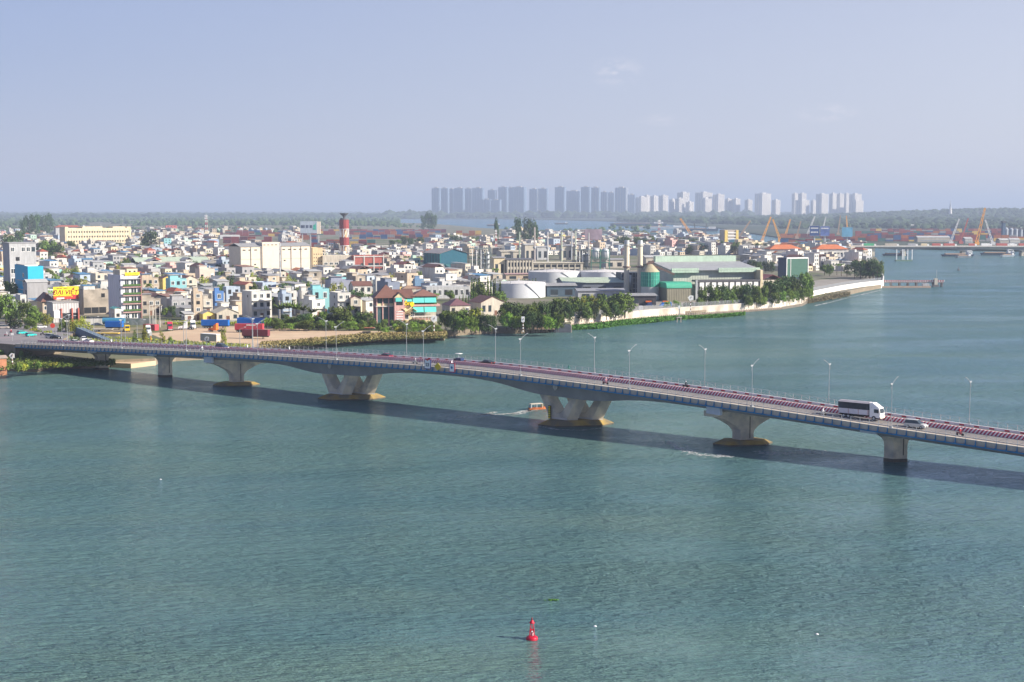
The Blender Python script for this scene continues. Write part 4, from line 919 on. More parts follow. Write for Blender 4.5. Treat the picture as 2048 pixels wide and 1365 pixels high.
# 24 dark screen building, red roofed halls
t,w,d,h=bld('screen_building','dark blue building with a big green front panel in a white frame','building',1554,1572,1616,560,516,mat('navy_wall',(0.05,0.07,0.12)),math.radians(20),D=12,lm='green panel building',par=0)
MB().box(.6,w-.6,-.3,-.02,h*.1,h-.8).build('front_panel',mat('dark_green_panel',(0.06,0.15,0.11),0.5,0.1),t); mb=MB(); mb.box(0,.6,-.5,-.02,0,h); mb.box(w-.6,w,-.5,-.02,0,h); mb.box(w*.18,w*.2,-.5,-.31,h*.1,h); mb.box(0,w,-.5,-.02,h-.79,h+.2); mb.build('frame',WHITE,t)
shed('low building with a cream gable and maroon roof right of the big factory',1516,1521,1568,592,561,OFFW,ribbed('maroon_tin',(0.22,0.08,0.08)),24,14,3.2,'y')
for a,b,c,lab in ((1532,1540,1602,'left of two long white halls with orange red hip roofs'),(1627,1633,1694,'right of two long white halls with orange red hip roofs')):
    t,w,d,h=bld('school_building',lab,'building',a,b,c,526,499,WHT,math.radians(10),par=0,D=16)
    MB().hip(0,w,0,d,h,4.5,ov=1.2).build('roof',TORG,t)
    for i in range(9):
        for r in range(2): wfront(t,w*(.07+.107*i),h*(.15+.45*r),2.2,1.9,WIN2)
LM.append(('orange roofed halls',1615,510))
# yellow white apartment building
t,w,d,h=bld('apartment_building','yellow and white six storey block under construction near the cranes','building',1434,1448,1476,500,461,wall('warm_grey',(0.42,0.38,0.34)),math.radians(14),D=16)
for r in range(6):
    MB().box(w*.25,w*.8,-1,-.02,h*(.04+.16*r),h*(.10+.16*r)).build('balcony',WHITE,t)
MB().box(w*.02,w*.22,-1.2,-.03,0,h).build('side_strip',YELW,t); MB().box(w*.82,w,-1.2,-.03,0,h).build('side_strip',YELW,t)
LM.append(('yellow white block',1461,476))
for i,(a,b,y0,y1,lab) in enumerate(((1476,1492,505,480,'low yellow block right of the yellow white block'),(1492,1504,506,482,'cream block with window grid, second right of the yellow white block'),(1503,1518,508,485,'yellow edged cream block, third right of the yellow white block'))):
    t,w,d,h=bld('apartment_building',lab,'building',a-3,a,b,y0,y1,CREAM if i!=1 else OFFW,math.radians(14),D=12)
    for r in range(3):
        for c in range(3): wfront(t,w*(.2+.3*c),h*(.1+.3*r),2,1.8,WIN3)
# billboards at the right
def board(label,x0,x1,yt,yb,yfoot,m,mast=None,letters=None):
    P=G((x0+x1)/2,yfoot,LAND); k=PXM(P); w=(x1-x0)/k; a=ZT(P,yt)-LAND; b=ZT(P,yb)-LAND
    t=thing('billboard',label,'billboard',P,0)
    MB().box(-w/2,w/2,-.6,.6,b,a).build('panel',m,t); MB().cyl(0,1.4,0,b+(a-b)*.5,1.1,n=10).build('mast',GREYP,t)
    mb=MB(); mb.box(-w/2-.3,w/2+.3,-.7,.7,a,a+.3); mb.box(-w/2-.3,w/2+.3,-.7,.7,b-.3,b); mb.build('frame',GREYP,t)
    if letters: 
        mb=MB(); random.seed(x0)
        for r,(fz,n) in enumerate(letters):
            for i in range(n): xx=-w*.4+w*.8*i/n; mb.box(xx,xx+w*.8/n*.7,-.7,-.61,b+(a-b)*fz,b+(a-b)*(fz+.12))
        mb.build('lettering',WHITE,t)
board('navy billboard with white lettering, left of three by the far bridge',1619,1637.5,452,472,505,mat('navy_panel',(0.04,0.08,0.22)),letters=((.7,7),(.3,5)))
board('blue billboard with pale pictures, middle of three by the far bridge',1640,1658,453,472,505,mat('blue_panel',(0.10,0.15,0.36),0.5,0.5,0.15),letters=((.72,6),))
board('bright sky blue billboard on a mast at the end of the far bridge',1683,1704,455,474,503,mat('sky_panel',(0.12,0.32,0.48),0.5,0.25,0.1))
board('faded pink and grey hoarding behind the plant',1170,1204,459,479,500,mat('faded_panel',(0.40,0.30,0.34),0.6,0.4,0.08))
# ================================================================ the town: filler houses
PENDING=[]     # (object, description, group) labelled once every thing stands
def pend(o,desc,cat,group): 
    tag(o,None,cat,group); PENDING.append((o,desc,group))
class Rng(random.Random): pass
R=Rng(42)
WALLS=[(WHT,'white',32),(OFFW,'cream',16),(LGREY,'light grey',12),(BEI,'beige',10),(CEM,'cement',9),(GREYW,'dark grey',5),(LBLUE,'pale blue',6),(PINK,'pink',1),(YELW,'yellow',1),(LCYAN,'turquoise',1),(CREAM,'sandy',5),(wall('mint',(0.42,0.58,0.48)),'mint green',3)]
ROOFS=[('flat',None,'flat roofed',34),('shed',RTIN,'grey tin roofed',20),('shed',RTINW,'white tin roofed',15),('gable',RTIN,'grey gabled',7),('gable',TRED,'red gabled',2),('gable',TBRN,'brown gabled',6),('gable',RBEI,'beige gabled',4),('shed',RRUST,'rusty tin roofed',8),('shed',RBLUE,'blue tin roofed',5),('hip',TRED,'red hip roofed',2),('hip',TBRN,'brown hip roofed',3),('gable',TORG,'orange gabled',2)]
def pick(L): return R.choices(L,weights=[q[-1] for q in L])[0]
NUMW={1:'one',2:'two',3:'three',4:'four',5:'five'}
EXC=[(425,562,466,503),(596,862,458,504),(862,1012,452,486),(530,745,640,700),(175,330,640,700),(745,1250,604,700),(-100,175,640,720),(330,560,645,720),(1330,1640,555,640)]
def okpx(px,py): return not any(a<px<b and c<py<d for a,b,c,d in EXC)
nh=0; HC=[]
GRIDT=math.radians(40)
def inside_town(px,py):
    if py>640: return False
    if px<0: return py>470
    if px<880: return True
    if px<1500: return py<512 or (px<1010 and 570<py<600)
    return 500<py<543 and px<1735
cand=[]
ff=Vector((math.cos(GRIDT),math.sin(GRIDT),0)); gg=Vector((-math.sin(GRIDT),math.cos(GRIDT),0))
org=G(400,640,LAND)
for i in range(-70,160):
    for j in range(-40,140):
        p=org+ff*(i*10.5+R.uniform(-1,1))+gg*(j*17.0+(6 if j%3==0 else 0)+R.uniform(-1.5,1.5))
        if p.y<690 or p.y>4200: continue
        px,py=project(p)
        if -60<px<2060 and inside_town(px,py) and okpx(px,py): cand.append((py,px,p))
cand.sort(key=lambda c:-c[0])
stuffc=[]
for py,px,p in cand:
    W=R.uniform(5.5,9.2); D=R.uniform(9,14.5)
    c=p+ff*W/2+gg*D/2
    if not free(c.x,c.y,5.2): continue
    if R.random()<.06: continue
    wm=pick(WALLS); rf=pick(ROOFS); fl=R.choices((1,2,3,4),weights=(30,38,22,5))[0]
    if py>615: fl=min(fl,2)
    h=3.5*fl+R.uniform(0,.8); th=GRIDT+R.choice((0,0,0,-.25,.2))
    if nh<230:
        nh+=1
        t=bpy.data.objects.new('house',None); COL.objects.link(t); t.location=p; t.rotation_euler=(0,0,th)
        mb=MB(); mb.box(0,W,0,D,-1,h)
        if rf[0]=='flat':
            q=.2; hp=.6; mb.box(0,W,0,q,h,h+hp); mb.box(0,W,D-q,D,h,h+hp); mb.box(0,q,q,D-q,h,h+hp); mb.box(W-q,W,q,D-q,h,h+hp)
        mb.build('wall',wm[0],t)
        dress(t,W,D,h,rf[0],rf[1],fl,True,R)
        if R.random()<.25: MB().hexa([(0,-1.8,2.5),(W,-1.8,2.5),(W,-.02,3.0),(0,-.02,3.0),(0,-1.8,2.6),(W,-1.8,2.6),(W,-.02,3.1),(0,-.02,3.1)]).build('awning',R.choice((RTIN,RBLUE,TEAL,RRUST)),t)
        pend(t,'%s %s storey %s house'%(wm[1],NUMW[fl],rf[2]),'house','town houses behind the river front')
        HC.append((px,py))
    else: stuffc.append((p,W,D,h,th,wm[0],rf))
# the remaining far houses: one mass of small roofs
mats=[]; mb=MB()
def mi(m):
    if m not in mats: mats.append(m)
    return mats.index(m)
kk=0
for p,W,D,h,th,wm,rf in stuffc:
    if p.y>2300 and R.random()<.70: continue
    if p.y>1600 and R.random()<.50: continue
    kk+=1
    k=1.0 if p.y<1700 else 1.25; q=MB(); W*=k; D*=k
    a=mi(wm); q.box(0,W,0,D,-1,h,a)
    r=mi(rf[1] or CONC)
    if rf[0]=='flat': q.box(.2,W-.2,.2,D-.2,h+.01,h+.05,mi(CONC)); q.box(W*.1,W*.6,D*.3,D*.7,h+.051,h+2.3,a)
    elif rf[0]=='hip': q.hip(0,W,0,D,h,2.2,r)
    elif rf[0]=='gable': q.gable(0,W,0,D,h,1.8,r,'y')
    else: q.hexa([(-.3,-.4,h+.1),(W+.3,-.4,h+.1),(W+.3,D+.3,h+.8),(-.3,D+.3,h+.8),(-.3,-.4,h+.25),(W+.3,-.4,h+.25),(W+.3,D+.3,h+.95),(-.3,D+.3,h+.95)],r)
    g=mi(GLASS); fl=max(1,int(h/3.4))
    for f_ in range(fl):
        for i in range(2): x=W*(.28+.44*i); q.box(x-.7,x+.7,-.04,-.005,3.4*f_+1.0,3.4*f_+2.5,g)
    Rm=Matrix.Rotation(th,3,'Z')
    q.V=[tuple(p+Rm@Vector(v)) for v in q.V]
    o=len(mb.V); mb.V+=q.V; mb.F+=[tuple(i+o for i in f) for f in q.F]; mb.M+=q.M; mb.S+=q.S
o=mb.build('town_houses',mats); tag(o,'mass of small white, grey and red roofed houses of the far town','houses',kind='stuff')
print('houses',nh,'stuff',kk,'cand',len(cand),'lastpy',HC[-1])
# bigger mid town buildings in the distance
for xl,xm,xr,yb,yt,m,rm,lab in ((372,376,404,500,484,WHT,None,'white block with open floors near the red telecom mast'),(415,419,438,503,480,mat('bluish_tower',(0.36,0.44,0.58)),None,'slim bluish tower beyond the long beige building'),(391,393,408,502,489,WHT,None,'small white peaked house beyond the long beige building'),(395,400,440,474,467,CREAM,None,'pale cream slab roof below the telecom mast'),(330,332,354,462,452,mat('flat_red',(0.5,0.12,0.10)),None,'plain red roofed hall far left of the telecom mast'),(760,764,786,503,493,WHT,None,'white two storey block left of the dark teal shed'),(830,834,866,500,492,CREAM,None,'cream block with stripes left of the dark teal shed'),(912,914,934,500,484,WHT,None,'white house with orange roof terrace behind the dark teal shed'),(436,440,480,478,471,LGREY,None,'grey roofed shed by the far container rows')):
    t,w,d,h=bld('building',lab,'building',xl,xm,xr,yb,yt,m,math.radians(20),D=14,occ=False)
    for r in range(max(1,int(h/4))):
        for i in range(3): wfront(t,w*(.2+.3*i),4*r+1.2,w*.16,1.8,WIN3)
# ================================================================ trees
def leafmat(name,col,var=.45):
    m=mat('leaf_'+name,col,0.85,var,0.55,rnd=0.32,spec=0.2); return m
LG=leafmat('mid_green',(0.105,0.155,0.03)); LD=leafmat('dark_green',(0.052,0.09,0.026)); LY=leafmat('yellow_green',(0.24,0.26,0.035)); LB=leafmat('bright_green',(0.15,0.235,0.035)); LO=leafmat('ochre_flower',(0.32,0.24,0.02)); LR=leafmat('dry_grass',(0.24,0.19,0.08))
LOLV=leafmat('olive',(0.13,0.145,0.04))
BARK=mat('bark',(0.13,0.10,0.075),0.9,0.3,1.0)
TR=Rng(7)
def crown_mesh(lobes,n,size,m,name='crown',squash=.75):
    """lobes: (x,y,z,r). n leaf clumps scattered in the outer half of the lobes, facing outwards"""
    V=[];F=[]
    tot=sum(l[3]**2 for l in lobes)
    for lx,ly,lz,lr in lobes:
        for _ in range(int(n*lr*lr/tot)):
            d=Vector((TR.gauss(0,1),TR.gauss(0,1),TR.gauss(0,1))).normalized()
            rr=lr*(TR.uniform(.55,1.08) if TR.random()>.08 else TR.uniform(1.05,1.25))
            p=Vector((lx,ly,lz))+Vector((d.x*rr,d.y*rr,d.z*rr*squash))
            nrm=(d+Vector((TR.gauss(0,.55),TR.gauss(0,.55),TR.gauss(0,.55)+.25))).normalized()
            t=nrm.orthogonal().normalized(); t.rotate(Matrix.Rotation(TR.uniform(0,6.28),3,nrm)); b=nrm.cross(t)
            s=size*TR.uniform(.55,1.35); o=len(V)
            V+=[tuple(p+t*s*.9),tuple(p+b*s*.6+nrm*s*.12),tuple(p-t*s*.8+b*s*.15),tuple(p-b*s*.65-nrm*s*.1)]
            F.append((o,o+1,o+2,o+3))
    me=bpy.data.meshes.new(name); me.from_pydata(V,[],F); me.materials.append(m); me.update(); return me
def trunk_mesh(h,r,limbs):
    mb=MB(); mb.bar((0,0,-.5),(0,0,h*.62),r*2.2,n=7,w2=r*1.3)
    for a,z,l,e in limbs: mb.bar((0,0,h*z),(l*math.cos(a),l*math.sin(a),h*e),r*1.0,n=5,w2=r*.35)
    return mb.mesh('trunk',BARK)
PROTO={}
def broad(seed,m,n=1500,k=1.0,flat=.75):
    TR.seed(seed); L=[(0,0,.58,.31)]
    for i in range(13):
        a=i*2.4+TR.uniform(-.3,.3); rad=TR.uniform(.18,.36)*k; L.append((rad*math.cos(a),rad*math.sin(a),TR.uniform(.22,.84),TR.uniform(.13,.22)))
    L=[(x*10,y*10,z*10,r*10) for x,y,z,r in L]
    return crown_mesh(L,n,.46,m,squash=flat), trunk_mesh(10,.2,[(TR.uniform(0,6.28),TR.uniform(.25,.5),TR.uniform(1.5,3),TR.uniform(.55,.8)) for _ in range(6)])
for i in range(3):
    PROTO['mid%d'%i]=broad(10+i,LG); PROTO['dark%d'%i]=broad(20+i,LD,1000,.95,.85)
    PROTO['yel%d'%i]=broad(30+i,LY,800,1.05); PROTO['bright%d'%i]=broad(40+i,LB,900)
PROTO['flower0']=broad(50,LO)
def column(seed,m):
    TR.seed(seed); L=[(TR.uniform(-.2,.2),TR.uniform(-.2,.2),1.2+i*.95,1.0-.07*i) for i in range(10)]
    return crown_mesh(L,650,.42,m), trunk_mesh(6,.12,[])
PROTO['col0']=column(60,LB); PROTO['col1']=column(61,LG)
def conifer(seed,m):
    TR.seed(seed); L=[]
    for i in range(8): 
        for q in range(4): a=q*1.57+i; r=2.2*(1-i/9); L.append((r*math.cos(a)*.7,r*math.sin(a)*.7,2.2+i*1.0,.9*(1-i/12)))
    return crown_mesh(L,700,.4,m,squash=.6), trunk_mesh(12,.15,[])
PROTO['con0']=conifer(70,LD); PROTO['con1']=conifer(71,LG)
def palm(seed,m,nf=16,droop=1.0,ln=3.4):
    TR.seed(seed); V=[];F=[]
    for i in range(nf):
        a=i*2.39996; e0=TR.uniform(.15,1.15); prev=None
        dx,dy=math.cos(a),math.sin(a); sx,sy=-dy,dx
        for s in range(6):
            u=s/5; r=ln*u*math.cos(e0*.6); z=8.6+ln*u*math.sin(e0)-droop*2.2*u*u; w=.55*math.sin(PI*min(.98,u+.12))
            o=len(V); V+=[(r*dx+sx*w,r*dy+sy*w,z-.15),(r*dx,r*dy,z+.1),(r*dx-sx*w,r*dy-sy*w,z-.15)]
            if s: F+=[(o-3,o-2,o+1,o),(o-2,o-1,o+2,o+1)]
    me=bpy.data.meshes.new('crown'); me.from_pydata(V,[],F); me.materials.append(m); me.update()
    mb=MB(); mb.bar((0,0,-.5),(.3,0,8.6),.34,n=7,w2=.24); return me,mb.mesh('trunk',BARK)
PROTO['palm0']=palm(80,LG); PROTO['palm1']=palm(81,LG,14,.7); PROTO['fan0']=palm(82,LG,18,-.1,3.8)
def bush(seed,m):
    TR.seed(seed); L=[(TR.uniform(-1.2,1.2),TR.uniform(-1.2,1.2),TR.uniform(.6,1.7),TR.uniform(.7,1.1)) for i in range(7)]
    return crown_mesh(L,420,.30,m), trunk_mesh(1.6,.06,[])
PROTO['bush0']=bush(90,LB); PROTO['bush1']=bush(91,LY); PROTO['bush2']=bush(92,LG); PROTO['bush3']=bush(93,LR)
HT={'mid':9.2,'dark':9.2,'yel':9.2,'bright':9.2,'flower':9.2,'col':10.8,'con':10.3,'palm':9.4,'fan':11.5,'bush':2.6}; HWD={'mid':4.9,'dark':4.7,'yel':5.1,'bright':4.9,'flower':4.9,'col':1.2,'con':2.3,'palm':3.4,'fan':3.6,'bush':2.0}
KN={'mid':'leafy green tree','dark':'dark green tree','yel':'yellowish green tree','bright':'bright green tree','flower':'tree in yellow flower','col':'slim columnar tree','con':'dark conifer','palm':'palm tree','fan':'fan leaved palm','bush':'low bush'}
ntree=0
def tree(px,yb,yt,hw,kind,desc=None,z=LAND,label=None,cat=None,group='trees'):
    global ntree
    P=G(px,yb,z); k=PXM(P); h=(ZT(P,yt)-z); base=''.join(c for c in kind if not c.isdigit())
    if base==kind: kind=kind+str(TR.choice([i for i in range(4) if base+str(i) in PROTO]))
    cm,tm=PROTO[kind]; sz=h/HT[base]; sx=(hw/k)/HWD[base]
    nm={'palm':'palm_tree','fan':'palm_tree','con':'conifer','bush':'bush','col':'columnar_tree'}.get(base,'tree')
    t=bpy.data.objects.new(nm,None); COL.objects.link(t); t.location=P; t.rotation_euler=(0,0,TR.uniform(0,6.28)); t.scale=(sx,sx*TR.uniform(.9,1.1),sz)
    inst('crown',cm,t); inst('trunk',tm,t)
    ntree+=1
    if label: tag(t,label,cat or ('bush' if base=='bush' else 'tree'),group)
    else: pend(t,desc or KN[base],cat or ('bush' if base=='bush' else 'tree'),group)
    return t
def row(x0,x1,yb,dyb,yt,dyt,hw,kinds,n,group,jx=.35):
    for i in range(n):
        f=(i+.5+TR.uniform(-jx,jx))/n; x=x0+(x1-x0)*f
        if isinstance(yb,tuple): b=yb[0]+(yb[1]-yb[0])*f; t=yt[0]+(yt[1]-yt[0])*f
        else: b=yb; t=yt
        tree(x,b+TR.uniform(-dyb,dyb),t+TR.uniform(-dyt,dyt),hw*TR.uniform(.8,1.25),TR.choice(kinds),group=group)
TR.seed(1)
g1='trees behind the sandy lot'
row(530,745,656,2.0,630,6,15,('mid','dark','mid','bright'),18,g1); row(545,745,661,1.5,643,4,12,('bright','mid','mid'),17,g1)
for x,yt in ((562,607),(578,604),(592,606),(606,610),(624,616)): tree(x,654,yt,15,'fan',group=g1)
tree(686,657,611,27,'mid',group=g1); tree(735,656,628,12,'palm',group=g1); tree(645,658,622,14,'mid',group=g1)
row(752,880,667,2,649,5,10,('bright','bush','bright','mid'),12,g1); row(760,870,660,2,640,4,10,('mid','dark'),6,g1)
g2='riverside trees in front of the villas'
row(882,960,662,2,(619),5,17,('mid','yel','mid'),5,g2); row(900,990,666,1.5,632,5,13,('mid','bright','dark'),7,g2)
row(1005,1120,656,2,607,7,18,('mid','dark','mid'),9,g2); row(1010,1125,661,1.5,628,5,13,('dark','mid','bright'),10,g2)
row(1110,1255,(640,632),2,(596,586),4,17,('mid','yel','mid'),10,g2); row(1120,1250,(647,636),1.5,(612,606),4,12,('mid','dark','mid'),8,g2)
g3='trees along the river wall by the factory'
row(1402,1530,(617,612),1.5,(572,570),3,13,('mid','dark','mid'),12,g3); row(1395,1540,(618,613),1,(592,590),3,9,('bright','mid'),9,g3)
row(1530,1622,(609,598),1.5,(562,543),4,15,('mid','dark'),9,g3); row(1545,1622,(612,602),1,(585,575),3,11,('mid','bright'),6,g3)
row(1330,1400,618,1,602,2,8,('bush','bright'),6,g3)
g4='columnar trees by the process plant'
row(941,962,600,2,554,4,3.2,('col',),6,g4); row(975,1002,596,2,556,6,3.0,('col',),6,g4); row(1042,1075,580,1,556,2,3.0,('col',),6,g4)
tree(962,606,564,16,'mid',group=g4); tree(975,612,590,13,'bright',group=g4); tree(1000,612,582,15,'mid',group=g4); tree(990,575,538,9,'palm',group=g4); tree(970,580,545,8,'palm',group=g4)
row(918,940,612,2,588,5,2.6,('col',),4,g4)
g5='trees on the point'
row(1706,1762,558,2,521,4,14,('dark','mid'),6,g5); tree(1738,556,519,16,'flower0',group=g5); tree(1755,560,530,13,'dark',group=g5); row(1640,1700,552,2,528,3,9,('palm','dark','mid'),5,g5)
row(1495,1545,545,2,520,4,9,('dark','mid'),5,g5)
g6='trees among the houses'
for a in ((880,574,540,19,'mid'),(866,570,548,11,'dark'),(640,586,554,19,'dark'),(655,584,560,13,'mid'),(505,572,538,9,'con'),(466,562,528,7,'con1'),(440,560,528,14,'dark'),(408,585,555,10,'yel'),(442,584,548,9,'con'),(432,550,520,13,'mid'),(302,508,464,21,'dark'),(288,506,478,12,'mid'),(100,528,480,20,'mid'),(118,530,490,16,'dark'),(84,520,478,13,'mid'),(142,508,481,11,'mid'),(205,548,524,15,'dark'),(222,552,528,14,'dark'),(250,545,522,9,'mid'),(238,506,486,9,'dark'),(210,502,488,8,'yel'),(28,612,562,22,'mid'),(8,600,560,15,'mid'),(45,645,600,20,'mid'),(12,650,582,26,'mid'),(70,655,612,17,'mid'),(95,655,628,14,'yel'),(30,662,622,20,'dark'),(60,664,634,17,'mid'),(240,548,530,7,'palm'),(228,545,532,7,'palm'),(345,636,612,9,'dark'),(366,640,620,8,'mid'),(330,634,615,8,'bright'),(900,602,580,12,'mid'),(868,604,586,12,'bright'),(820,600,584,9,'mid'),(845,588,570,8,'bright'),(20,520,470,16,'dark'),(38,505,462,12,'dark'),(560,566,552,6,'bright'),(700,640,622,9,'dark')): tree(*a,group=g6)
g7='tall dark trees in the distance'
for a in ((60,478,432,13,'dark'),(72,476,430,11,'dark'),(88,470,432,12,'dark'),(100,468,430,10,'dark'),(48,480,440,8,'dark'),(993,496,441,6,'dark'),(1037,497,437,9,'dark'),(1052,498,438,10,'dark'),(1062,497,440,9,'dark'),(1072,497,450,6,'dark'),(858,462,427,10,'dark'),(868,462,430,9,'dark'),(848,462,432,8,'dark'),(1300,497,470,12,'mid'),(1275,498,472,10,'mid'),(1240,497,474,9,'mid')): tree(*a,group=g7)
row(905,975,492,2,472,4,10,('mid','dark'),7,g7); row(1210,1400,500,3,478,4,11,('mid','dark'),13,g7); row(1370,1530,508,2,486,3,10,('dark','mid'),10,g7)
row(780,850,492,3,476,4,9,('mid','dark'),6,g7); row(640,780,520,3,505,4,9,('mid','dark'),7,g7)
for i in range(170):
    x=TR.uniform(0,860); y=TR.uniform(508,632); P=G(x,y,LAND)
    if okpx(x,y) and free(P.x,P.y,1): s=(y-420)/55; tree(x,y,y-s*TR.uniform(9,14),s*TR.uniform(3,5.5),TR.choice(('mid','dark','bright','yel','palm','mid')),group=g6)
# bridge foot greenery
g8='bushes beside the bridge ramp'
row(60,170,(668,692),1.5,(655,676),2,10,('bush1','bush0','bush2'),14,g8); row(120,175,668,2,640,4,13,('yel','mid'),5,g8); tree(158,672,634,14,'yel1',group=g8)
row(205,345,(694,698),1.5,(678,684),3,9,('bush1','bush0','bush1'),16,g8); row(345,450,(698,702),1.2,(684,686),2.5,8,('bush0','bush1','bush2'),11,g8)
for x,yt,k in ((290,650,'yel1'),(270,658,'con1'),(344,668,'bush0'),(448,655,'yel2'),(325,664,'yel0'),(375,676,'bush2')): tree(x,698,yt,7,k,group=g8)
row(30,110,(742,733),2,(724,722),3,11,('bush2','bush1','bush3'),9,'bushes on the bank under the bridge end'); row(0,60,(712,716),2,(698,700),2,9,('bush2','bush0'),6,'bushes on the bank under the bridge end')
print('trees',ntree)
# reeds, bank weeds, far woods: uncountable growth
def scatter_leaves(name,label,fn,n,size,m,seed=3):
    TR.seed(seed); V=[];F=[]
    for _ in range(n):
        p=fn(); 
        if p is None: continue
        d=Vector((TR.gauss(0,.6),TR.gauss(0,.6),TR.uniform(.3,1))).normalized(); t=d.orthogonal().normalized(); t.rotate(Matrix.Rotation(TR.uniform(0,6.28),3,d)); b=d.cross(t); s=size*TR.uniform(.5,1.5); o=len(V)
        V+=[tuple(p+t*s),tuple(p+b*s*.7),tuple(p-t*s),tuple(p-b*s*.7)]; F.append((o,o+1,o+2,o+3))
    me=bpy.data.meshes.new(name); me.from_pydata(V,[],F); me.materials.append(m); me.update(); ob=bpy.data.objects.new(name,me); COL.objects.link(ob); tag(ob,label,'plants',kind='stuff')
def strip(pts,hmax,z0,powr=1.0):
    def f():
        i=TR.randrange(len(pts)-1); a,b=pts[i],pts[i+1]; u=TR.random(); x=a[0]+(b[0]-a[0])*u; y0=a[1]+(b[1]-a[1])*u; y1=a[2]+(b[2]-a[2])*u
        y=y0+(y1-y0)*TR.random(); p=G(x,y,z0); p.z=z0+hmax*TR.random()**powr; return p
    return f
HY=mat('water_hyacinth',(0.07,0.19,0.02),0.7,0.35,0.4)
scatter_leaves('reed_bed','bright green floating weed along the foot of the river wall',strip([(1143,655,661),(1200,650,658),(1240,644,652),(1300,639,647),(1350,636,641),(1400,634.5,637.5),(1440,632,636),(1490,628,631)],1.1,0.05),26000,.42,HY)
scatter_leaves('bank_grass','dry and green grass on the bank of the sandy lot',strip([(520,690,699),(600,684,690),(660,678,687),(720,672,683),(790,669,679),(860,670,678),(893,666,676)],1.3,LAND-.3),16000,.35,LR,4)
scatter_leaves('bank_weeds','tufts of green weeds on the bank of the sandy lot',strip([(560,690,697),(650,683,690),(700,678,685),(780,675,680),(830,672,679),(895,668,678)],1.3,LAND-.3,1.2),5000,.30,LOLV,5)
scatter_leaves('roadside_weeds','yellow green weeds between the bridge and the container yard',strip([(175,676,690),(260,681,694),(350,686,698),(450,692,702),(500,694,702)],1.2,LAND),15000,.35,LY,6)
scatter_leaves('yard_weeds','green weeds along the wall behind the containers',strip([(330,644,650),(400,646,650),(480,645,650),(540,644,652)],1.0,LAND),5000,.35,LY,8)
scatter_leaves('wall_scrub','brown grey scrub and rubble grass at the bend of the river wall',strip([(1616,592,608),(1640,590,604),(1665,592,600),(1700,590,592)],2.2,LAND-2.0),6000,.4,mat('leaf_scrub',(0.16,0.14,0.08),0.9,0.4,0.5),9)
scatter_leaves('bank_plants','low green plants on the near left bank',strip([(-60,706,742),(40,712,741),(90,718,737),(150,722,734),(230,722,731)],.9,LAND),7000,.35,LG,10)
def woods(name,label,fn,n,rmin,rmax,m,seed,flat=.8):
    TR.seed(seed); V=[];F=[]; ico=None
    import bmesh as _b
    bm=_b.new(); _b.ops.create_icosphere(bm,subdivisions=1,radius=1.0); iv=[v.co.copy() for v in bm.verts]; fi=[[v.index for v in f.verts] for f in bm.faces]; bm.free()
    for _ in range(n):
        q=fn()
        if q is None: continue
        p,s=q; r=TR.uniform(rmin,rmax)*s; rz=r*TR.uniform(.7,1.25)*flat; o=len(V)
        for v in iv: k=TR.uniform(.72,1.18); V.append((p.x+v.x*r*k,p.y+v.y*r*k,p.z+rz*.55+v.z*rz*k))
        F+=[[i+o for i in f] for f in fi]
    me=bpy.data.meshes.new(name); me.from_pydata(V,[],F); me.materials.append(m); me.update(); ob=bpy.data.objects.new(name,me); COL.objects.link(ob); tag(ob,label,'wood',kind='stuff'); return ob
WOOD=mat('leaf_wood',(0.055,0.09,0.03),0.95,0.5,0.03); WOOD2=mat('leaf_far_wood',(0.035,0.06,0.025),0.95,0.5,0.006)
def inpoly(x,y,poly):
    c=False; j=len(poly)-1
    for i in range(len(poly)):
        if (poly[i][1]>y)!=(poly[j][1]>y) and x<(poly[j][0]-poly[i][0])*(y-poly[i][1])/(poly[j][1]-poly[i][1])+poly[i][0]: c=not c
        j=i
    return c
import mathutils.noise as mn
def band(x0,x1,y0,y1,thr=-1,pw=1.0,exc=True,jm=1.0,clear=True):
    def f():
        x=TR.uniform(x0,x1); y=y1-(y1-y0)*TR.random()**pw; p=G(x,y,LAND)
        if mn.noise(Vector((p.x*.004,p.y*.0022,1)))<thr: return None
        if exc and not okpx(x,y): return None
        if clear and not free(p.x,p.y,3): return None
        return p,1.0
    return f
woods('woods','dark green tree belts between the far houses',band(-60,860,447,500,.02),3600,3.2,6.5,WOOD,21)
woods('woods','tree belt on the far end of the town',band(-60,800,436,452,-.1,clear=False),2600,7,13,WOOD,22)
woods('far_woods','blue hazy woods out to the horizon on the left',band(-80,870,423.5,437.5,-.25,1.3,False,clear=False),3600,18,46,WOOD2,23,.42)
woods('woods','trees behind the process plant',band(1000,1700,492,507,.05),500,3.5,6.5,WOOD,24)
woods('woods','tree belt on the bank of the second channel',band(860,1330,453.5,470,.1,exc=True),420,5,8,WOOD,25)
woods('far_woods','hazy tree belt on the far bank below the towers',band(770,1500,434.3,437.0,-1,exc=False,clear=False),1500,24,46,WOOD2,26,.62)
woods('woods','trees on the flat land behind the port',band(1560,2100,441,458,-1,exc=False,clear=False),900,7,13,WOOD2,29)
def farb():
    x=TR.uniform(1240,2120); 
    lo=443+ (x-1240)*.028; 
    if x>1500: lo=450
    y=TR.uniform(434.5,lo); p=G(x,y,LAND); return p,1.0
woods('far_woods','wooded far bank between the towers and the port',farb,3400,12,26,WOOD2,27,.6)
woods('far_woods','faint woods along the right horizon',band(1400,2120,423.5,435,-.4,1.3,False,clear=False),2200,22,50,WOOD2,28,.4)
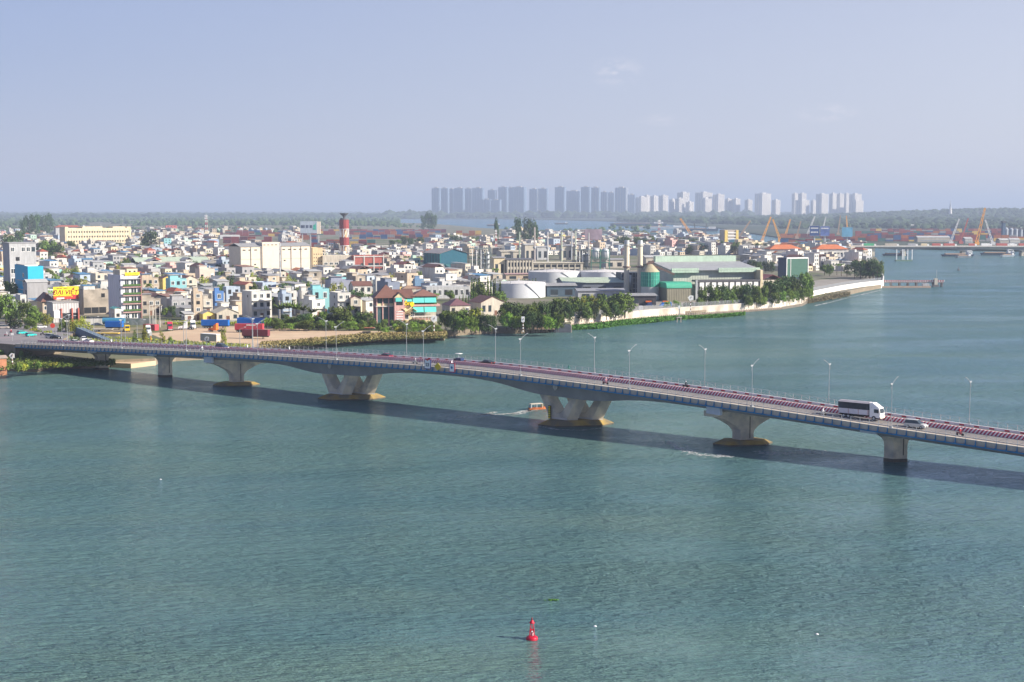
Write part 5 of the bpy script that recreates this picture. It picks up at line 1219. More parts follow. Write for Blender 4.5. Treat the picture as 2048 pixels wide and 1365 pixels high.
# ================================================================ far bank: towers, port, hill, far bridge
FR=Rng(77)
def twall(name,c): return mat('tower_'+name,c,0.8,0.08,0.01)
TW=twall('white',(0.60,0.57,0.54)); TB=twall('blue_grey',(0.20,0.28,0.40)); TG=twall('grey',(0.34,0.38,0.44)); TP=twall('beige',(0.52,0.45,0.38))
TOW=[(864,880,377),(880,897,377.5),(897,909,379),(909,928,377),(928,945,378),(945,967,377),(963,982,400),(976,992,381),(982,1001,401),(997,1015,375),(1015,1026,376),(1024,1051,375),(1059,1076,379),(1076,1095,378),(1110,1130,375),(1133,1162,383),(1162,1180,375),(1181,1199,376),(1201,1215,385),(1215,1228,386),(1230,1254,376),
(1255,1270,390),(1270,1296,395),(1287,1300,392),(1300,1316,393),(1317,1336,392),(1338,1352,400),(1350,1367,398),(1354,1378,386),(1371,1387,405),(1390,1424,386),(1399,1423,398),(1425,1448,390),(1449,1463,399),(1463,1480,399),(1489,1504,401),(1509,1541,388),(1543,1560,401),(1583,1595,388),(1595,1612,388),(1590,1618,401),(1621,1631,402),(1631,1656,389),(1658,1672,388),(1672,1687,389),(1687,1697,388),(1697,1722,389),(1698,1726,402)]
ORD=['first','second','third','fourth','fifth','sixth','seventh','eighth','ninth','tenth','eleventh','twelfth','thirteenth','fourteenth','fifteenth','sixteenth','seventeenth','eighteenth','nineteenth','twentieth','twenty-first','twenty-second','twenty-third','twenty-fourth','twenty-fifth','twenty-sixth','twenty-seventh','twenty-eighth','twenty-ninth','thirtieth']
for i,(a,b,yt) in enumerate(TOW):
    a0_,b0_=a,b; left=a<1256; yb=FR.uniform(435.6,436.4) if left else FR.uniform(435.0,435.8)
    if yt in(400,401,402,405,395,398): yb+=.5
    if left: a-=.5; b+=1.5
    th=math.radians(76 if left else 52); xm=a+(b-a)*(.84 if left else .45)
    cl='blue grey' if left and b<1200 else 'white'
    P,w,d,f,s=frame(a,xm,b,yb,th,LAND); h=ZT(P,yt)-LAND
    t=thing('tower_block','',   'tower',P,th,'tower blocks on the horizon')
    seg='left cluster' if b0_<1100 else ('middle cluster' if b0_<1255 else 'right cluster')
    k=[x for x in TOW if (('left cluster' if x[1]<1100 else ('middle cluster' if x[1]<1255 else 'right cluster'))==seg)].index((a0_,b0_,yt))
    hw='low' if yt>=395 else 'tall'
    t['label']='%s hazy %s tower block, %s from left in the %s of the skyline'%(hw,cl,ORD[k],seg)
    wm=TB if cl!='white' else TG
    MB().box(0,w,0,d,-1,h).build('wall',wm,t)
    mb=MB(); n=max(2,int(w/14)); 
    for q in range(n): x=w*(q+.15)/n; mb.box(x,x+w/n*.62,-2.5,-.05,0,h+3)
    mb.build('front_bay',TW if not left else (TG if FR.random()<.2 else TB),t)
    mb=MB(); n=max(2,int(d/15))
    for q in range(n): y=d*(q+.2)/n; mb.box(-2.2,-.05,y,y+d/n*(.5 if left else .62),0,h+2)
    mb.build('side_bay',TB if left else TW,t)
    mb=MB(); fl=24
    for q in range(fl): z=h*(q+.5)/fl; mb.box(-1.0,w+.1,-1.2,d,z,z+h/fl*.22)
    mb.build('balcony',TW if not left else TG,t)
    MB().box(w*.3,w*.7,d*.3,d*.7,h,h+8).build('roof_room',TP if left else TW,t)
# hill with church
def hillh(x,y):
    return .38*(92*math.exp(-((x-3150)/1150)**2-((y-7400)/900)**2)+58*math.exp(-((x-2350)/520)**2-((y-7300)/700)**2)+30*math.exp(-((x-1750)/500)**2-((y-7700)/700)**2)+140*math.exp(-((x-4300)/1300)**2-((y-8200)/1100)**2))
mb=MB(); nx,ny=60,30; vs=[]
for j in range(ny+1):
    for i in range(nx+1): x=600+5600*i/nx; y=5600+4200*j/ny; vs.append((x,y,LAND-3+hillh(x,y)))
mb.add(vs,[(j*(nx+1)+i,j*(nx+1)+i+1,(j+1)*(nx+1)+i+1,(j+1)*(nx+1)+i) for j in range(ny) for i in range(nx)],0,True)
tag(mb.build('hill',FARG),'wooded hill behind the port at far right','hill',kind='structure')
def hf():
    x=TR.uniform(700,5200); y=TR.uniform(5900,8900); hh=hillh(x,y)
    if hh<4: return None
    return Vector((x,y,LAND-3+hh)),1.0
woods('hill_woods','dark hazy woods covering the hill at far right',hf,12000,8,17,WOOD2,31,.65)
P=Vector((2110,6900,LAND-3+hillh(2110,6900))); 
P=Vector(((1897-CXP)/FPX*6900,6900,0)); P.z=LAND-3+hillh(P.x,P.y); k=PXM(P)
t=thing('church','pale church with a tall pointed spire on the hill at far right','church',P)
z0=ZT(P,433)-P.z; z1=ZT(P,416)-P.z; z2=ZT(P,399)-P.z; wv=4.2/k
MB().box(-wv,wv,-wv,wv,-10,z0+4).build('base',TW,t); MB().cyl(0,0,z0+4,z1,wv*.95,wv*.5,n=4,sm=False).build('tower',TW,t); MB().cyl(0,0,z1,z2,wv*.5,.3,n=6).build('spire',TG,t); MB().box(wv,wv*2.4,-wv,wv,-10,z0+2).build('nave',TP,t)
# container yards
CC=[(mat('container_red',(0.26,0.055,0.05),0.6,0.12,0.3),'red',34),(mat('container_maroon',(0.14,0.045,0.055),0.6,0.12,0.3),'maroon',16),(mat('container_orange',(0.36,0.12,0.05),0.6,0.12,0.3),'orange',16),(mat('container_blue',(0.04,0.09,0.22),0.6,0.12,0.3),'blue',16),(mat('container_grey',(0.28,0.28,0.29),0.6,0.12,0.3),'grey',7),(mat('container_green',(0.05,0.14,0.13),0.6,0.12,0.3),'green',5),(mat('container_yellow',(0.62,0.42,0.10),0.6,0.12,0.3),'yellow',4)]
def contmesh(m):
    mb=MB(); mb.box(-6.1,6.1,-1.22,1.22,.02,2.58,0)
    for i in range(24):
        x=-5.8+i*.5; mb.box(x,x+.22,-1.27,-1.221,.25,2.4,0)
    for x in (-6.12,5.96):
        for y in (-1.26,1.1): mb.box(x,x+.16,y,y+.16,0,2.6,0)
    return mb.mesh('container',m)
CMESH={c[1]:contmesh(c[0]) for c in CC}
ncont=0; CSTUFF=[]
def yard(x0,x1,y,levels,name,pal=None,fill=.9,rot=0.0,limit=True):
    global ncont
    P0=G(x0,y,LAND); P1=G(x1,y,LAND); n=max(1,int((P1-P0).length/12.9)); d=(P1-P0).normalized(); ang=math.atan2(d.y,d.x)
    for i in range(n):
        lv=levels if FR.random()<fill else max(1,levels-FR.choice((1,2)))
        col=pick_c(pal)
        for z in range(lv):
            if FR.random()<.45: col=pick_c(pal)
            p=P0+d*(12.9*(i+.5)+FR.uniform(-.2,.2))+Vector((0,0,2.6*z))
            if limit and ncont<296:
                ncont+=1; o=bpy.data.objects.new('shipping_container',CMESH[col]); COL.objects.link(o); o.location=p; o.rotation_euler=(0,0,ang)
                tag(o,None,'container',None); CLAB.append((o,col,name,z,lv,i))
            else: CSTUFF.append((p,ang,col))
def pick_c(pal):
    L=[c for c in CC if not pal or c[1] in pal]; return FR.choices(L,weights=[c[2] for c in L])[0][1]
CLAB=[]
yard(622,690,497,3,'row left of the striped chimney tower'); yard(700,760,490,3,'row right of the striped chimney tower')
yard(690,860,478,3,'long row behind the striped chimney tower'); yard(446,560,487,4,'red block behind the huge cream warehouse',('red','maroon','orange'))
yard(560,640,480,3,'row under the grey rooftop sign'); yard(845,905,478,3,'pink red row left of the yellow stack',('red','maroon','orange'))
yard(912,968,472,4,'yellow orange stack by the second channel',('yellow','orange')); yard(860,980,480,2,'low row in front of the yellow stack',('red','orange','maroon'))
yard(330,440,479,3,'row behind the telecom mast'); yard(1370,1430,482,3,'stack at the foot of the orange crane')
yard(620,700,486,2,'middle row left of the chimney tower'); yard(985,1030,478,2,'short row right of the yellow stack',('red','orange','grey'))
yard(1560,1720,488,3,'row on the port quay under the cranes'); yard(1640,1760,482,3,'second row of the port quay')
for yy,lv,x0,x1 in ((483,4,1740,2080),(478,4,1720,2080),(473,4,1710,2080),(467,4,1740,2060),(476,3,1560,1700),(470,3,610,870),(466,3,600,900),(463,2,640,900),(473,3,420,620),(468,3,450,600)):
    yard(x0,x1,yy,lv,'',None,.85,0,False)
mb=MB(); cm=[c[0] for c in CC]; ci={c[1]:i for i,c in enumerate(CC)}
for p,a,col in CSTUFF:
    c,s=math.cos(a),math.sin(a); q=[(x*c-y*s+p.x,x*s+y*c+p.y,p.z+z) for z in (0,2.55) for x,y in ((-6.1,-1.2),(6.1,-1.2),(6.1,1.2),(-6.1,1.2))]
    mb.hexa(q,ci[col])
tag(mb.build('container_stacks',cm),'rows of stacked containers in the far port yards','containers',kind='stuff')
from collections import defaultdict
dd=defaultdict(list)
for o,col,name,z,lv,i in CLAB: dd[(name,col)].append((o,z,lv,i))
LV=['bottom','second','third','top','top']
for (name,col),L in dd.items():
    for o,z,lv,i in L:
        pos='top' if z==lv-1 else ('bottom' if z==0 else 'middle')
        same=[q for q in L if ('top' if q[1]==q[2]-1 else ('bottom' if q[1]==0 else 'middle'))==pos]
        if len(same)==1: o['label']='%s container on the %s level, %s'%(col,pos,name)
        else:
            k=same.index((o,z,lv,i)); o['label']='%s container, %s %s one from left, %s'%(col,ORD[min(k,29)],pos,name)
        o['group']='stacked containers in the %s'%name
# telecom masts
def mast(label,px,yb,yt,wpx=4,legs=(REDP,WHITE)):
    P=G(px,yb,LAND); h=ZT(P,yt)-LAND; k=PXM(P); r=wpx/2/k
    t=thing('telecom_mast',label,'mast',P); n=8
    for c in (0,1):
        mb=MB()
        for q in range(c,n,2):
            a,b=h*q/n,h*(q+1)/n; ra,rb=r*(1-.6*q/n),r*(1-.6*(q+1)/n)
            for sx,sy in ((-1,-1),(1,-1),(1,1),(-1,1)): mb.bar((sx*ra,sy*ra,a),(sx*rb,sy*rb,b),.35)
            mb.bar((-ra,-ra,a),(rb,-rb,b),.25); mb.bar((ra,-ra,a),(-rb,-rb,b),.25)
        mb.build('lattice',legs[c],t)
    mb=MB(); mb.box(-r*1.2,r*1.2,-r*1.2,-r*.9,h*.8,h*.86); mb.box(-r*1.2,r*1.2,-r*1.2,-r*.9,h*.92,h*.97); mb.build('antenna',WHITE,t)
mast('red and white telecom mast over the far left houses',413,470,430,5); mast('red and white telecom mast near the tall dark trees',992,506,460,4); mast('hazy red and white mast by the second channel',1318,482,440,5)
mast('thin grey telecom mast in front of the huge cream warehouse',561,582,487,1.8,(GREYP,STEEL)); 
# port cranes
def crane(label,bx,by,tx,ty,m,bw=2.0,cab=True):
    P=G(bx,by,LAND); k=PXM(P); T=Vector(((tx-bx)/k,0,ZT(P,ty)-LAND)); t=thing('harbour_crane',label,'crane',P,0)
    b=MB(); n=7; o=Vector((0,0,3)); w0=bw/k
    d=(T-o); sd=Vector((d.z,0,-d.x)).normalized(); prev=None
    for q in range(n+1):
        c=o+d*q/n; ww=w0*(1-.55*q/n)*.5; a,bb=c+sd*ww,c-sd*ww
        if prev: 
            b.bar(prev[0],a,1.1/k); b.bar(prev[1],bb,1.1/k); b.bar(prev[0] if q%2 else prev[1],bb if q%2 else a,.8/k)
        prev=(a,bb)
    b.build('boom',m,t)
    if cab: MB().box(-3.4,3.4,-3,3,0,4.2).build('cab',m,t); MB().box(-4.5,4.5,-3.5,3.5,-.5,-.02).build('base',RDK,t)
    MB().bar(T,(T.x-(3 if tx>bx else -3),0,max(3,T.z*.5)),.35).build('cable',RDK,t)
CO=mat('crane_orange',(0.85,0.40,0.06)); CW=mat('crane_white',(0.66,0.66,0.66)); CR=mat('crane_red',(0.45,0.12,0.10)); CB=mat('crane_brown',(0.40,0.28,0.20))
for lab,bx,by,tx,ty,m,bw in (('orange crane leaning left, leftmost in the port',1386,478,1360,437,CO,4.5),('brown crane leaning right beside the yellow white block',1474,484,1500,442,CB,2.8),('long orange crane boom rising right, second tallest pair',1523,488,1541,434,CO,3.6),('orange crane boom leaning left, meeting its neighbour at the top',1560,484,1545,439,CO,3.6),('short orange crane behind the pair',1571,474,1580,439,CO,3),('small brown crane between the orange cranes and billboards',1593,478,1601,443,CB,2.2),('white topped crane left of the navy billboard',1614,474,1629,433,CW,3),('thin pale crane behind the blue billboard',1644,470,1651,434,CW,1.6),('thin dark crane right of the blue billboard',1676,470,1680,431,CB,1.6),('thin orange crane above the sky blue billboard',1695,466,1692,432,CO,1.6),('white crane leaning right, beyond the far bridge',1901,489,1917,438,CW,3.2),('faded red crane beyond the far bridge',1921,488,1935,437,CR,2.2),('biggest orange crane, towering beyond the far bridge',1953,490,1968,416,CO,5.2),('white crane leaning left beside the biggest orange crane',1985,490,1969,440,CW,3.2),('thin dark derrick in the channel, left one',1391,470,1388,446,RDK,1.2),('thin dark derrick in the channel, right one',1410,470,1413,448,RDK,1.2)):
    crane(lab,bx,by,tx,ty,m,bw)
# silos at far right
for i in range(5):
    P=G(2012+i*9.5,479,LAND); k=PXM(P); h=ZT(P,459)-LAND; r=4.4/k
    t=thing('silo',['blue grey port silo, leftmost of the silo row','blue grey port silo, second in the silo row','blue grey port silo, third in the silo row','blue grey port silo, fourth in the silo row','blue grey port silo at the photo edge'][i],'silo',P,0,'port silos at far right')
    MB().cyl(0,0,0,h,r,n=16).build('shell',twall('silo',(0.34,0.38,0.44)),t); MB().lathe([(r,h),(.2,h+4)],16).build('cone_roof',TG,t)
P=G(2006,481,LAND); k=PXM(P); t=thing('elevator_tower','dark blue elevator tower left of the port silos','tower',P); h=ZT(P,446)-LAND
MB().box(-2.6/k,2.6/k,-4,4,0,h).build('shaft',mat('elevator_blue',(0.10,0.16,0.25)),t); MB().bar((2/k,0,h*.8),(45/k,0,h*.62),2.2).build('conveyor',RDK,t); MB().box(-3.4/k,3.4/k,-5,5,h,h+3).build('head_house',RDK,t)
for x0,x1,y,m,lab in ((1835,1900,484,OFFW,'long cream port warehouse behind the far bridge'),(1930,1945,487,WHT,'small white port shed between the cranes'),(2000,2018,490,OFFW,'cream port hall left of the low tanks'),(2020,2040,489,WHT,'white port hall at the foot of the silos'),(1806,1842,456,TP,'pale far warehouse above the red container rows')):
    P=G(x0,y,LAND); k=PXM(P); t=thing('warehouse',lab,'building',P); w=(x1-x0)/k
    MB().box(0,w,0,20,-.5,7).build('wall',m,t); MB().gable(0,w,0,20,7,2.5).build('roof',RTINW,t); MB().box(w*.1,w*.9,-.2,-.01,1,3).build('door',GREYP,t)
# far bridge
FY=G(1900,512,0).y; FX0=G(1655,512,0).x; FX1=G(2420,512,0).x; FZ=11.0
fb=thing('road_bridge','distant low concrete bridge crossing the river at far right','bridge',(FX0,FY,0)); L=FX1-FX0
PX=lambda p:(G(p,512,0).x-FX0)
piers=[PX(1806),PX(1925),PX(2044),PX(2163),PX(2282)]; half=(piers[1]-piers[0])/2
def soff(x): 
    d=min(abs(x-p) for p in piers)/half; d=min(d,1); return 1.9+3.4*(1-d)**1.8
mb=MB(); n=120; vs=[]
for i in range(n+1): x=L*i/n; s_=soff(x); vs+=[(x,-6,FZ-s_),(x,6,FZ-s_),(x,6,FZ-.4),(x,-6,FZ-.4)]
mb.add(vs,[(i*4+k,i*4+(k+1)%4,(i+1)*4+(k+1)%4,(i+1)*4+k) for i in range(n) for k in range(4)]); mb.build('girder',GIR,fb)
MB().box(0,L,-8,8,FZ-.39,FZ).build('deck_slab',CONCW,fb)
mb=MB(); mb.box(0,L,-8.1,-7.8,FZ+.01,FZ+1.1); mb.build('parapet',CONCW,fb); MB().box(0,L,7.8,8.1,FZ+.01,FZ+1.1).build('parapet',CONCW,fb)
for p in piers: MB().box(p-2.2,p+2.2,-5,5,-2,FZ-5.2).build('column',PCON,fb)
for p in (PX(1700),PX(1745)): MB().box(p-1.5,p+1.5,-5,5,-2,FZ-1.8).build('column',PCON,fb)
def farlorry(px,ln,m,lab,cat='lorry'):
    t=thing('lorry',lab,cat,(G(px,512,0).x,FY-3,FZ+.02),0)
    MB().box(0,ln,-1.2,1.2,1.1,3.9).build('cargo_box',m,t); MB().box(ln+.2,ln+2.4,-1.2,1.2,.5,3.2).build('cab',WHITE,t)
    mb=MB()
    for x in (1.2,2.6,ln+1.2):
        for y in (-1.1,.9): mb.box(x-.5,x+.5,y,y+.25,0,1)
    mb.build('wheel_set',RUBBER,t)
farlorry(1726,12,mat('container_grn2',(0.08,0.40,0.20)),'green and white lorry at the left end of the far bridge'); farlorry(1768,14,OFFW,'long white lorry on the far bridge'); farlorry(1814,9,LGREY,'grey flatbed lorry on the far bridge')
for i,(px,m) in enumerate(((1840,CREAM),(1862,CR),(1885,CR),(1935,CR),(1960,WHITE),(1990,CR),(2015,WHITE),(2035,CR))):
    farlorry(px,7+i%3*3,m,'%s small vehicle on the far bridge, %s counted from the pier'%('red' if m is CR else 'pale',ORD[i]),'vehicle')
# barges and boats
def barge(label,px,py,ln,m,cabm=WHITE,h=2.2,rot=0.0,W=8):
    P=G(px,py,0); t=thing('barge',label,'barge',P,rot)
    mb=MB(); mb.hexa([(0,-W/2+1,-.5),(ln-2,-W/2+1,-.5),(ln-2,W/2-1,-.5),(0,W/2-1,-.5),(-1.5,-W/2,h),(ln,-W/2,h),(ln,W/2,h),(-1.5,W/2,h)]); mb.build('hull',m,t)
    MB().box(ln*.78,ln*.94,-W*.35,W*.35,h,h+4.5).build('cabin',cabm,t); MB().box(ln*.8,ln*.92,-W*.36,-W*.351,h+2.6,h+3.6).build('window',GLASS,t)
    MB().box(ln*.06,ln*.7,-W*.4,W*.4,h+.01,h+1.2).build('hold_cover',CB,t)
NAVY=mat('barge_hull',(0.04,0.06,0.10),0.6,0.3)
barge('dark barge under the left part of the far bridge',1768,512,28,NAVY); barge('long dark barge moored by the far bridge pier',1886,513,36,NAVY); barge('pale working boat at the far bridge pier',1914,516,16,LGREY)
barge('barge with cranes under the right span of the far bridge',1964,510,40,NAVY); barge('small white boat under the right span of the far bridge',2004,514,14,WHITE)
barge('long barge in the second channel, left one',1221,452.5,190,NAVY,WHITE,9,0,22); barge('long pale barge in the second channel, middle one',1266,458,150,mat('pale_hull',(0.4,0.44,0.5)),WHITE,6,0,20); barge('dark barge in the second channel, right one',1350,463,110,NAVY,WHITE,7,0,18)
barge('tiny dark boat in the channel under the middle towers',1110,449,50,NAVY,WHITE,4,0,12); barge('tiny dark boat in the channel left of the dark trees',974,452.5,46,NAVY,WHITE,4,0,12)
# smoke at chimneys
# ================================================================ river front, yards, road, vehicles, boats
def sheet2(name,pts,z,m,label,cat='ground'):
    P=[G(a,b,z) for a,b in pts]; mb=MB(); mb.add(P,[tuple(range(len(P)))]); o=mb.build(name,m)
    import bmesh as _b
    bm=_b.new(); bm.from_mesh(o.data); _b.ops.triangulate(bm,faces=bm.faces[:]); bm.normal_update()
    for f in bm.faces:
        if f.normal.z<0: f.normal_flip()
    bm.to_mesh(o.data); bm.free(); return tag(o,label,None,kind='structure')
sheet2('sandy_ground',[(300,668),(400,655),(470,652),(540,655),(640,660),(760,663),(892,667),(886,671),(800,673),(700,679),(640,683),(560,691),(480,697),(420,695),(340,684)],LAND+.02,SAND,'bare sandy lot beside the river')
sheet2('yard_ground',[(150,645),(330,640),(560,641),(740,650),(540,655),(470,652),(400,655),(300,668),(200,668)],LAND+.012,mat('yard_soil',(0.30,0.24,0.16),0.95,0.25,0.15,two=(0.14,0.15,0.06),twos=0.06),'trodden yard ground with grass')
sheet2('plant_ground',[(1120,644),(1200,637),(1300,627),(1400,620),(1560,607),(1610,600),(1640,586),(1760,566),(1756,556),(1640,560),(1560,575),(1250,595),(1130,600)],LAND+.012,mat('plant_paving',(0.27,0.25,0.22),0.95,0.15,0.1),'paved ground of the riverside plant')
TR.seed(5)
# river wall
def wallrun(name,label,pts,z0,z1,m,th=.6,coping=None,cat='wall',pile=None):
    P=[G(a,b,LAND) for a,b in pts]; t=thing(name,label,cat,(P[0].x,P[0].y,0)); o=Vector((P[0].x,P[0].y,0))
    def run(za,zb,w,dy,mm,nm):
        mb=MB(); vs=[]
        n=len(P)
        for i,p in enumerate(P):
            d=(P[min(i+1,n-1)]-P[max(i-1,0)]); d.z=0; d.normalize(); nn=Vector((d.y,-d.x,0)); c=Vector((p.x,p.y,0))-o+nn*dy
            vs+=[c+nn*w/2+Vector((0,0,za)),c-nn*w/2+Vector((0,0,za)),c-nn*w/2+Vector((0,0,zb)),c+nn*w/2+Vector((0,0,zb))]
        mb.add(vs,[(i*4+k,i*4+(k+1)%4,(i+1)*4+(k+1)%4,(i+1)*4+k) for i in range(n-1) for k in range(4)]+[(3,2,1,0),tuple(range(4*n-4,4*n))])
        return mb.build(nm,mm,t)
    run(z0,z1,th,0,m,'wall_body')
    if coping: run(z1+.003,z1+.25,th+.25,0,coping,'coping')
    if pile:
        run(-1,.9,.9,.5,mat('old_ledge',(0.20,0.14,0.10),0.9,0.3),'ledge')
        mb=MB()
        for i in range(len(P)-1):
            a,b=P[i]-o,P[i+1]-o; L=(b-a).length; n=int(L/1.6); d=(b-a).normalized(); nn=Vector((d.y,-d.x,0))
            for k in range(n): c=a+d*(k*1.6)+nn*1.1; mb.bar((c.x,c.y,-1),(c.x,c.y,1.5),.5)
        q=mb.build('pile',mat('pile_concrete',(0.46,0.40,0.33),0.9,0.2),t); q['kind']='stuff'
    return t
WST=mat('stained_white_wall',(0.66,0.60,0.52),0.85,0.18,0.5,(1,1,.25),two=(0.38,0.33,0.27),twos=0.12)
wallrun('river_wall','long stained cream river wall with piles along the foot of the factory bank',[(1128,645),(1160,642),(1200,638),(1250,633),(1300,628),(1350,624),(1400,621),(1490,615),(1560,610),(1600,604),(1617,595)],0.7,4.5,WST,.6,CONCW,pile=True)
wallrun('river_wall','bright white painted river wall around the point at right',[(1619,594),(1640,589),(1680,581),(1720,574.5),(1766,569),(1767,562),(1764,552)],-.5,5.2,mat('bright_wall',(0.80,0.78,0.72),0.8,0.05),.6,WHITE)
def fence(label,pts,z0,z1,step=3.0,name='fence',off=1.2,m=None,solid=.25):
    P=[G(a,b,LAND) for a,b in pts]; t=thing(name,label,'fence',(P[0].x,P[0].y,0)); o=Vector((P[0].x,P[0].y,0)); mb=MB(); mp=MB()
    for i in range(len(P)-1):
        a,b=P[i]-o,P[i+1]-o; a.z=b.z=0; L=(b-a).length; n=max(1,int(L/step)); d=(b-a).normalized(); nn=Vector((-d.y,d.x,0))*off
        for k in range(n): c=a+d*(L*k/n)+nn; mp.bar((c.x,c.y,z0),(c.x,c.y,z1),.16)
        for h in (0,.2,.4,.6,.8,1.0): z=z0+(z1-z0)*h; mb.bar(a+nn+Vector((0,0,z)),b+nn+Vector((0,0,z)),.09)
        n2=int(L/.7)
        for k in range(n2): c=a+d*(L*k/n2)+nn; mb.bar((c.x,c.y,z0),(c.x,c.y,z1),.06)
    mp.build('post_row',m or GREYP,t); mb.build('mesh_panel',m or GREYP,t)
fence('grey mesh fence on top of the stained river wall',[(1128,645),(1200,638),(1300,628),(1400,621),(1490,615),(1560,610),(1600,604),(1617,595)],4.3,6.6)
fence('grey mesh fence along the bright white river wall',[(1619,594),(1640,589),(1680,581),(1720,574.5),(1766,569)],5.0,7.2)
# perimeter walls of the yards
wallrun('boundary_wall','white boundary wall under the yellow billboard showroom',[(168,651),(246,650)],LAND-1,LAND+3.0,WHT,.4)
wallrun('boundary_wall','weathered grey boundary wall painted with faded murals behind the blue trailer',[(247,650.5),(310,651.5)],LAND-1,LAND+3.2,mat('mural_wall',(0.42,0.43,0.40),0.85,0.3,0.35,two=(0.25,0.30,0.27),twos=0.3),.4)
wallrun('boundary_wall','low white boundary wall behind the blue containers',[(430,647),(500,647)],LAND-1,LAND+1.4,WHT,.4)
wallrun('boundary_wall','long low cream boundary wall behind the red semi truck',[(316,648),(404,648)],LAND-1,LAND+1.3,OFFW,.4)
# timber/concrete stake bank of the sandy lot
t=thing('bank_piling','row of weathered brown stakes holding the bank of the sandy lot','piling',G(560,692,0)); o0=t.location.copy()
stk=MB(); stk.bar((0,0,-1),(0,0,2.7),.34,n=6); stm=stk.mesh('stake',mat('stake_wood',(0.26,0.19,0.14),0.9,0.3,1.0))
PL=[(560,696.5),(640,691.5),(700,687.5),(780,682.5),(860,679.5),(888,681.5)]
for i in range(len(PL)-1):
    a,b=G(*PL[i],0),G(*PL[i+1],0); n=int((PL[i+1][0]-PL[i][0])/4.6)
    for k in range(n): p=a+(b-a)*(k/n); q=inst('stake',stm,t,(p.x-o0.x+TR.uniform(-.2,.2),p.y-o0.y-.35,TR.uniform(-.4,.1)),0,(1,1,1)); q.rotation_euler=(TR.uniform(-.05,.05),TR.uniform(-.05,.05),0)
bp_=MB(); P=[G(a,b,0) for a,b in PL]
for a,b in zip(P[:-1],P[1:]): a=a-o0; b=b-o0; bp_.hexa([(a.x,a.y,-1),(b.x,b.y,-1),(b.x,b.y+.4,-1),(a.x,a.y+.4,-1),(a.x,a.y,1.5),(b.x,b.y,1.5),(b.x,b.y+.4,1.5),(a.x,a.y+.4,1.5)])
bp_.build('backing_board',mat('dark_mud',(0.10,0.08,0.06)),t)
# balustrade quay
Q=[G(893,673.5,0),G(940,669.5,0),G(1004,666.5,0)]; t=thing('quay_balustrade','pale concrete balustrade on piles in front of the villas','balustrade',Q[0]); o0=Q[0]
mb=MB(); mr=MB(); pm=MB(); pm.bar((0,0,-1),(0,0,2.1),.5); pm=pm.mesh('pile',mat('pile_concrete',(0.46,0.40,0.33),0.9,0.2)); bm_=MB(); bm_.box(-.2,.2,-.2,.2,2.5,3.8); bm_=bm_.mesh('post',CONC)
for a,b in zip(Q[:-1],Q[1:]):
    a=a-o0;b=b-o0;L=(b-a).length;n=int(L/1.25)
    mb.hexa([(a.x,a.y-.3,2.1),(b.x,b.y-.3,2.1),(b.x,b.y+.6,2.1),(a.x,a.y+.6,2.1),(a.x,a.y-.3,2.5),(b.x,b.y-.3,2.5),(b.x,b.y+.6,2.5),(a.x,a.y+.6,2.5)])
    for k in range(n): p=a+(b-a)*(k/n); inst('pile',pm,t,(p.x,p.y-.1,0))
    n2=int(L/2.4)
    for k in range(n2): p=a+(b-a)*(k/n2); inst('post',bm_,t,(p.x,p.y,0))
    mr.bar(a+Vector((0,0,3.75)),b+Vector((0,0,3.75)),.22); mr.bar(a+Vector((0,0,3.1)),b+Vector((0,0,3.1)),.14)
mb.build('quay_beam',CONC,t); mr.build('rail',CONC,t)
# stilt jetty and dark shed
P=G(1032,667,0); k=PXM(P); t=thing('stilt_jetty','rickety brown wooden jetty on stilts in front of the riverside trees','jetty',P); w=78/k
MB().box(0,w,-.5,5,1.7,1.95).build('deck',mat('old_planks',(0.25,0.19,0.15),0.9,0.35,1.2),t); lg=MB(); lg.bar((0,0,-1),(0,0,1.7),.28); lg=lg.mesh('leg',RUBBER)
for i in range(9): inst('leg',lg,t,(w*i/8,-.3+(i%2)*.3,0)); inst('leg',lg,t,(w*i/8,4.5,0))
mb=MB(); 
for i in range(16): x=w*i/15; mb.bar((x,-.4,1.95),(x+TR.uniform(-.2,.2),-.4,3.0),.12)
mb.bar((0,-.4,2.8),(w,-.4,2.8),.1); mb.build('railing',BRN,t)
MB().box(w*.42,w*.95,1,4.8,1.96,4.2).build('hut',mat('hut_planks',(0.30,0.22,0.18),0.9,0.4,0.8),t); MB().gable(w*.42,w*.95,1,4.8,4.2,.6).build('roof',RRUST,t)
t,w,d,h=bld('boathouse','low dark waterside box building with a pale end wall by the weed bed','building',1103,1108,1142,663,652,mat('boathouse_dark',(0.07,0.08,0.10)),math.radians(4),z=.6,D=7,par=.15,occ=False); MB().box(w-.01,w+.4,0,7,-1.5,h).build('end_wall',CEM,t)
t,w,d,h=bld('hut','small pale yellow riverside hut with a white flat roof','house',1022,1024,1041,655,637,mat('pale_yellow',(0.62,0.58,0.30)),math.radians(8),D=4,par=0,occ=False); MB().box(-.4,w+.4,-.5,4.4,h+.01,h+.5).build('roof',WHITE,t)
t,w,d,h=bld('shack','orange brick riverside shack at the left edge under the bridge end','house',-22,-18,14,748,718,mat('orange_brick',(0.45,0.20,0.11),0.85,0.2,1.0),math.radians(25),D=5,par=0,z=.8,occ=False); MB().gable(0,w,0,5,h,.6).build('roof',mat('shack_roof',(0.36,0.30,0.25)),t); wfront(t,w*.7,.8,1,1,WIN3)
# sand ledge under the bridge
mb=MB(); P=[G(a,b,0) for a,b in ((222,735),(262,737),(312,731),(302,717),(240,714),(205,720))]
vs=[Vector((p.x,p.y,-1)) for p in P]+[Vector((p.x,p.y,1.6)) for p in P]; mb.add(vs,[tuple(range(6,12))]+[(k,(k+1)%6,6+(k+1)%6,6+k) for k in range(6)])
tag(mb.build('sand_ledge',SAND),'sandy ledge with broken slabs under the bridge',kind='structure')
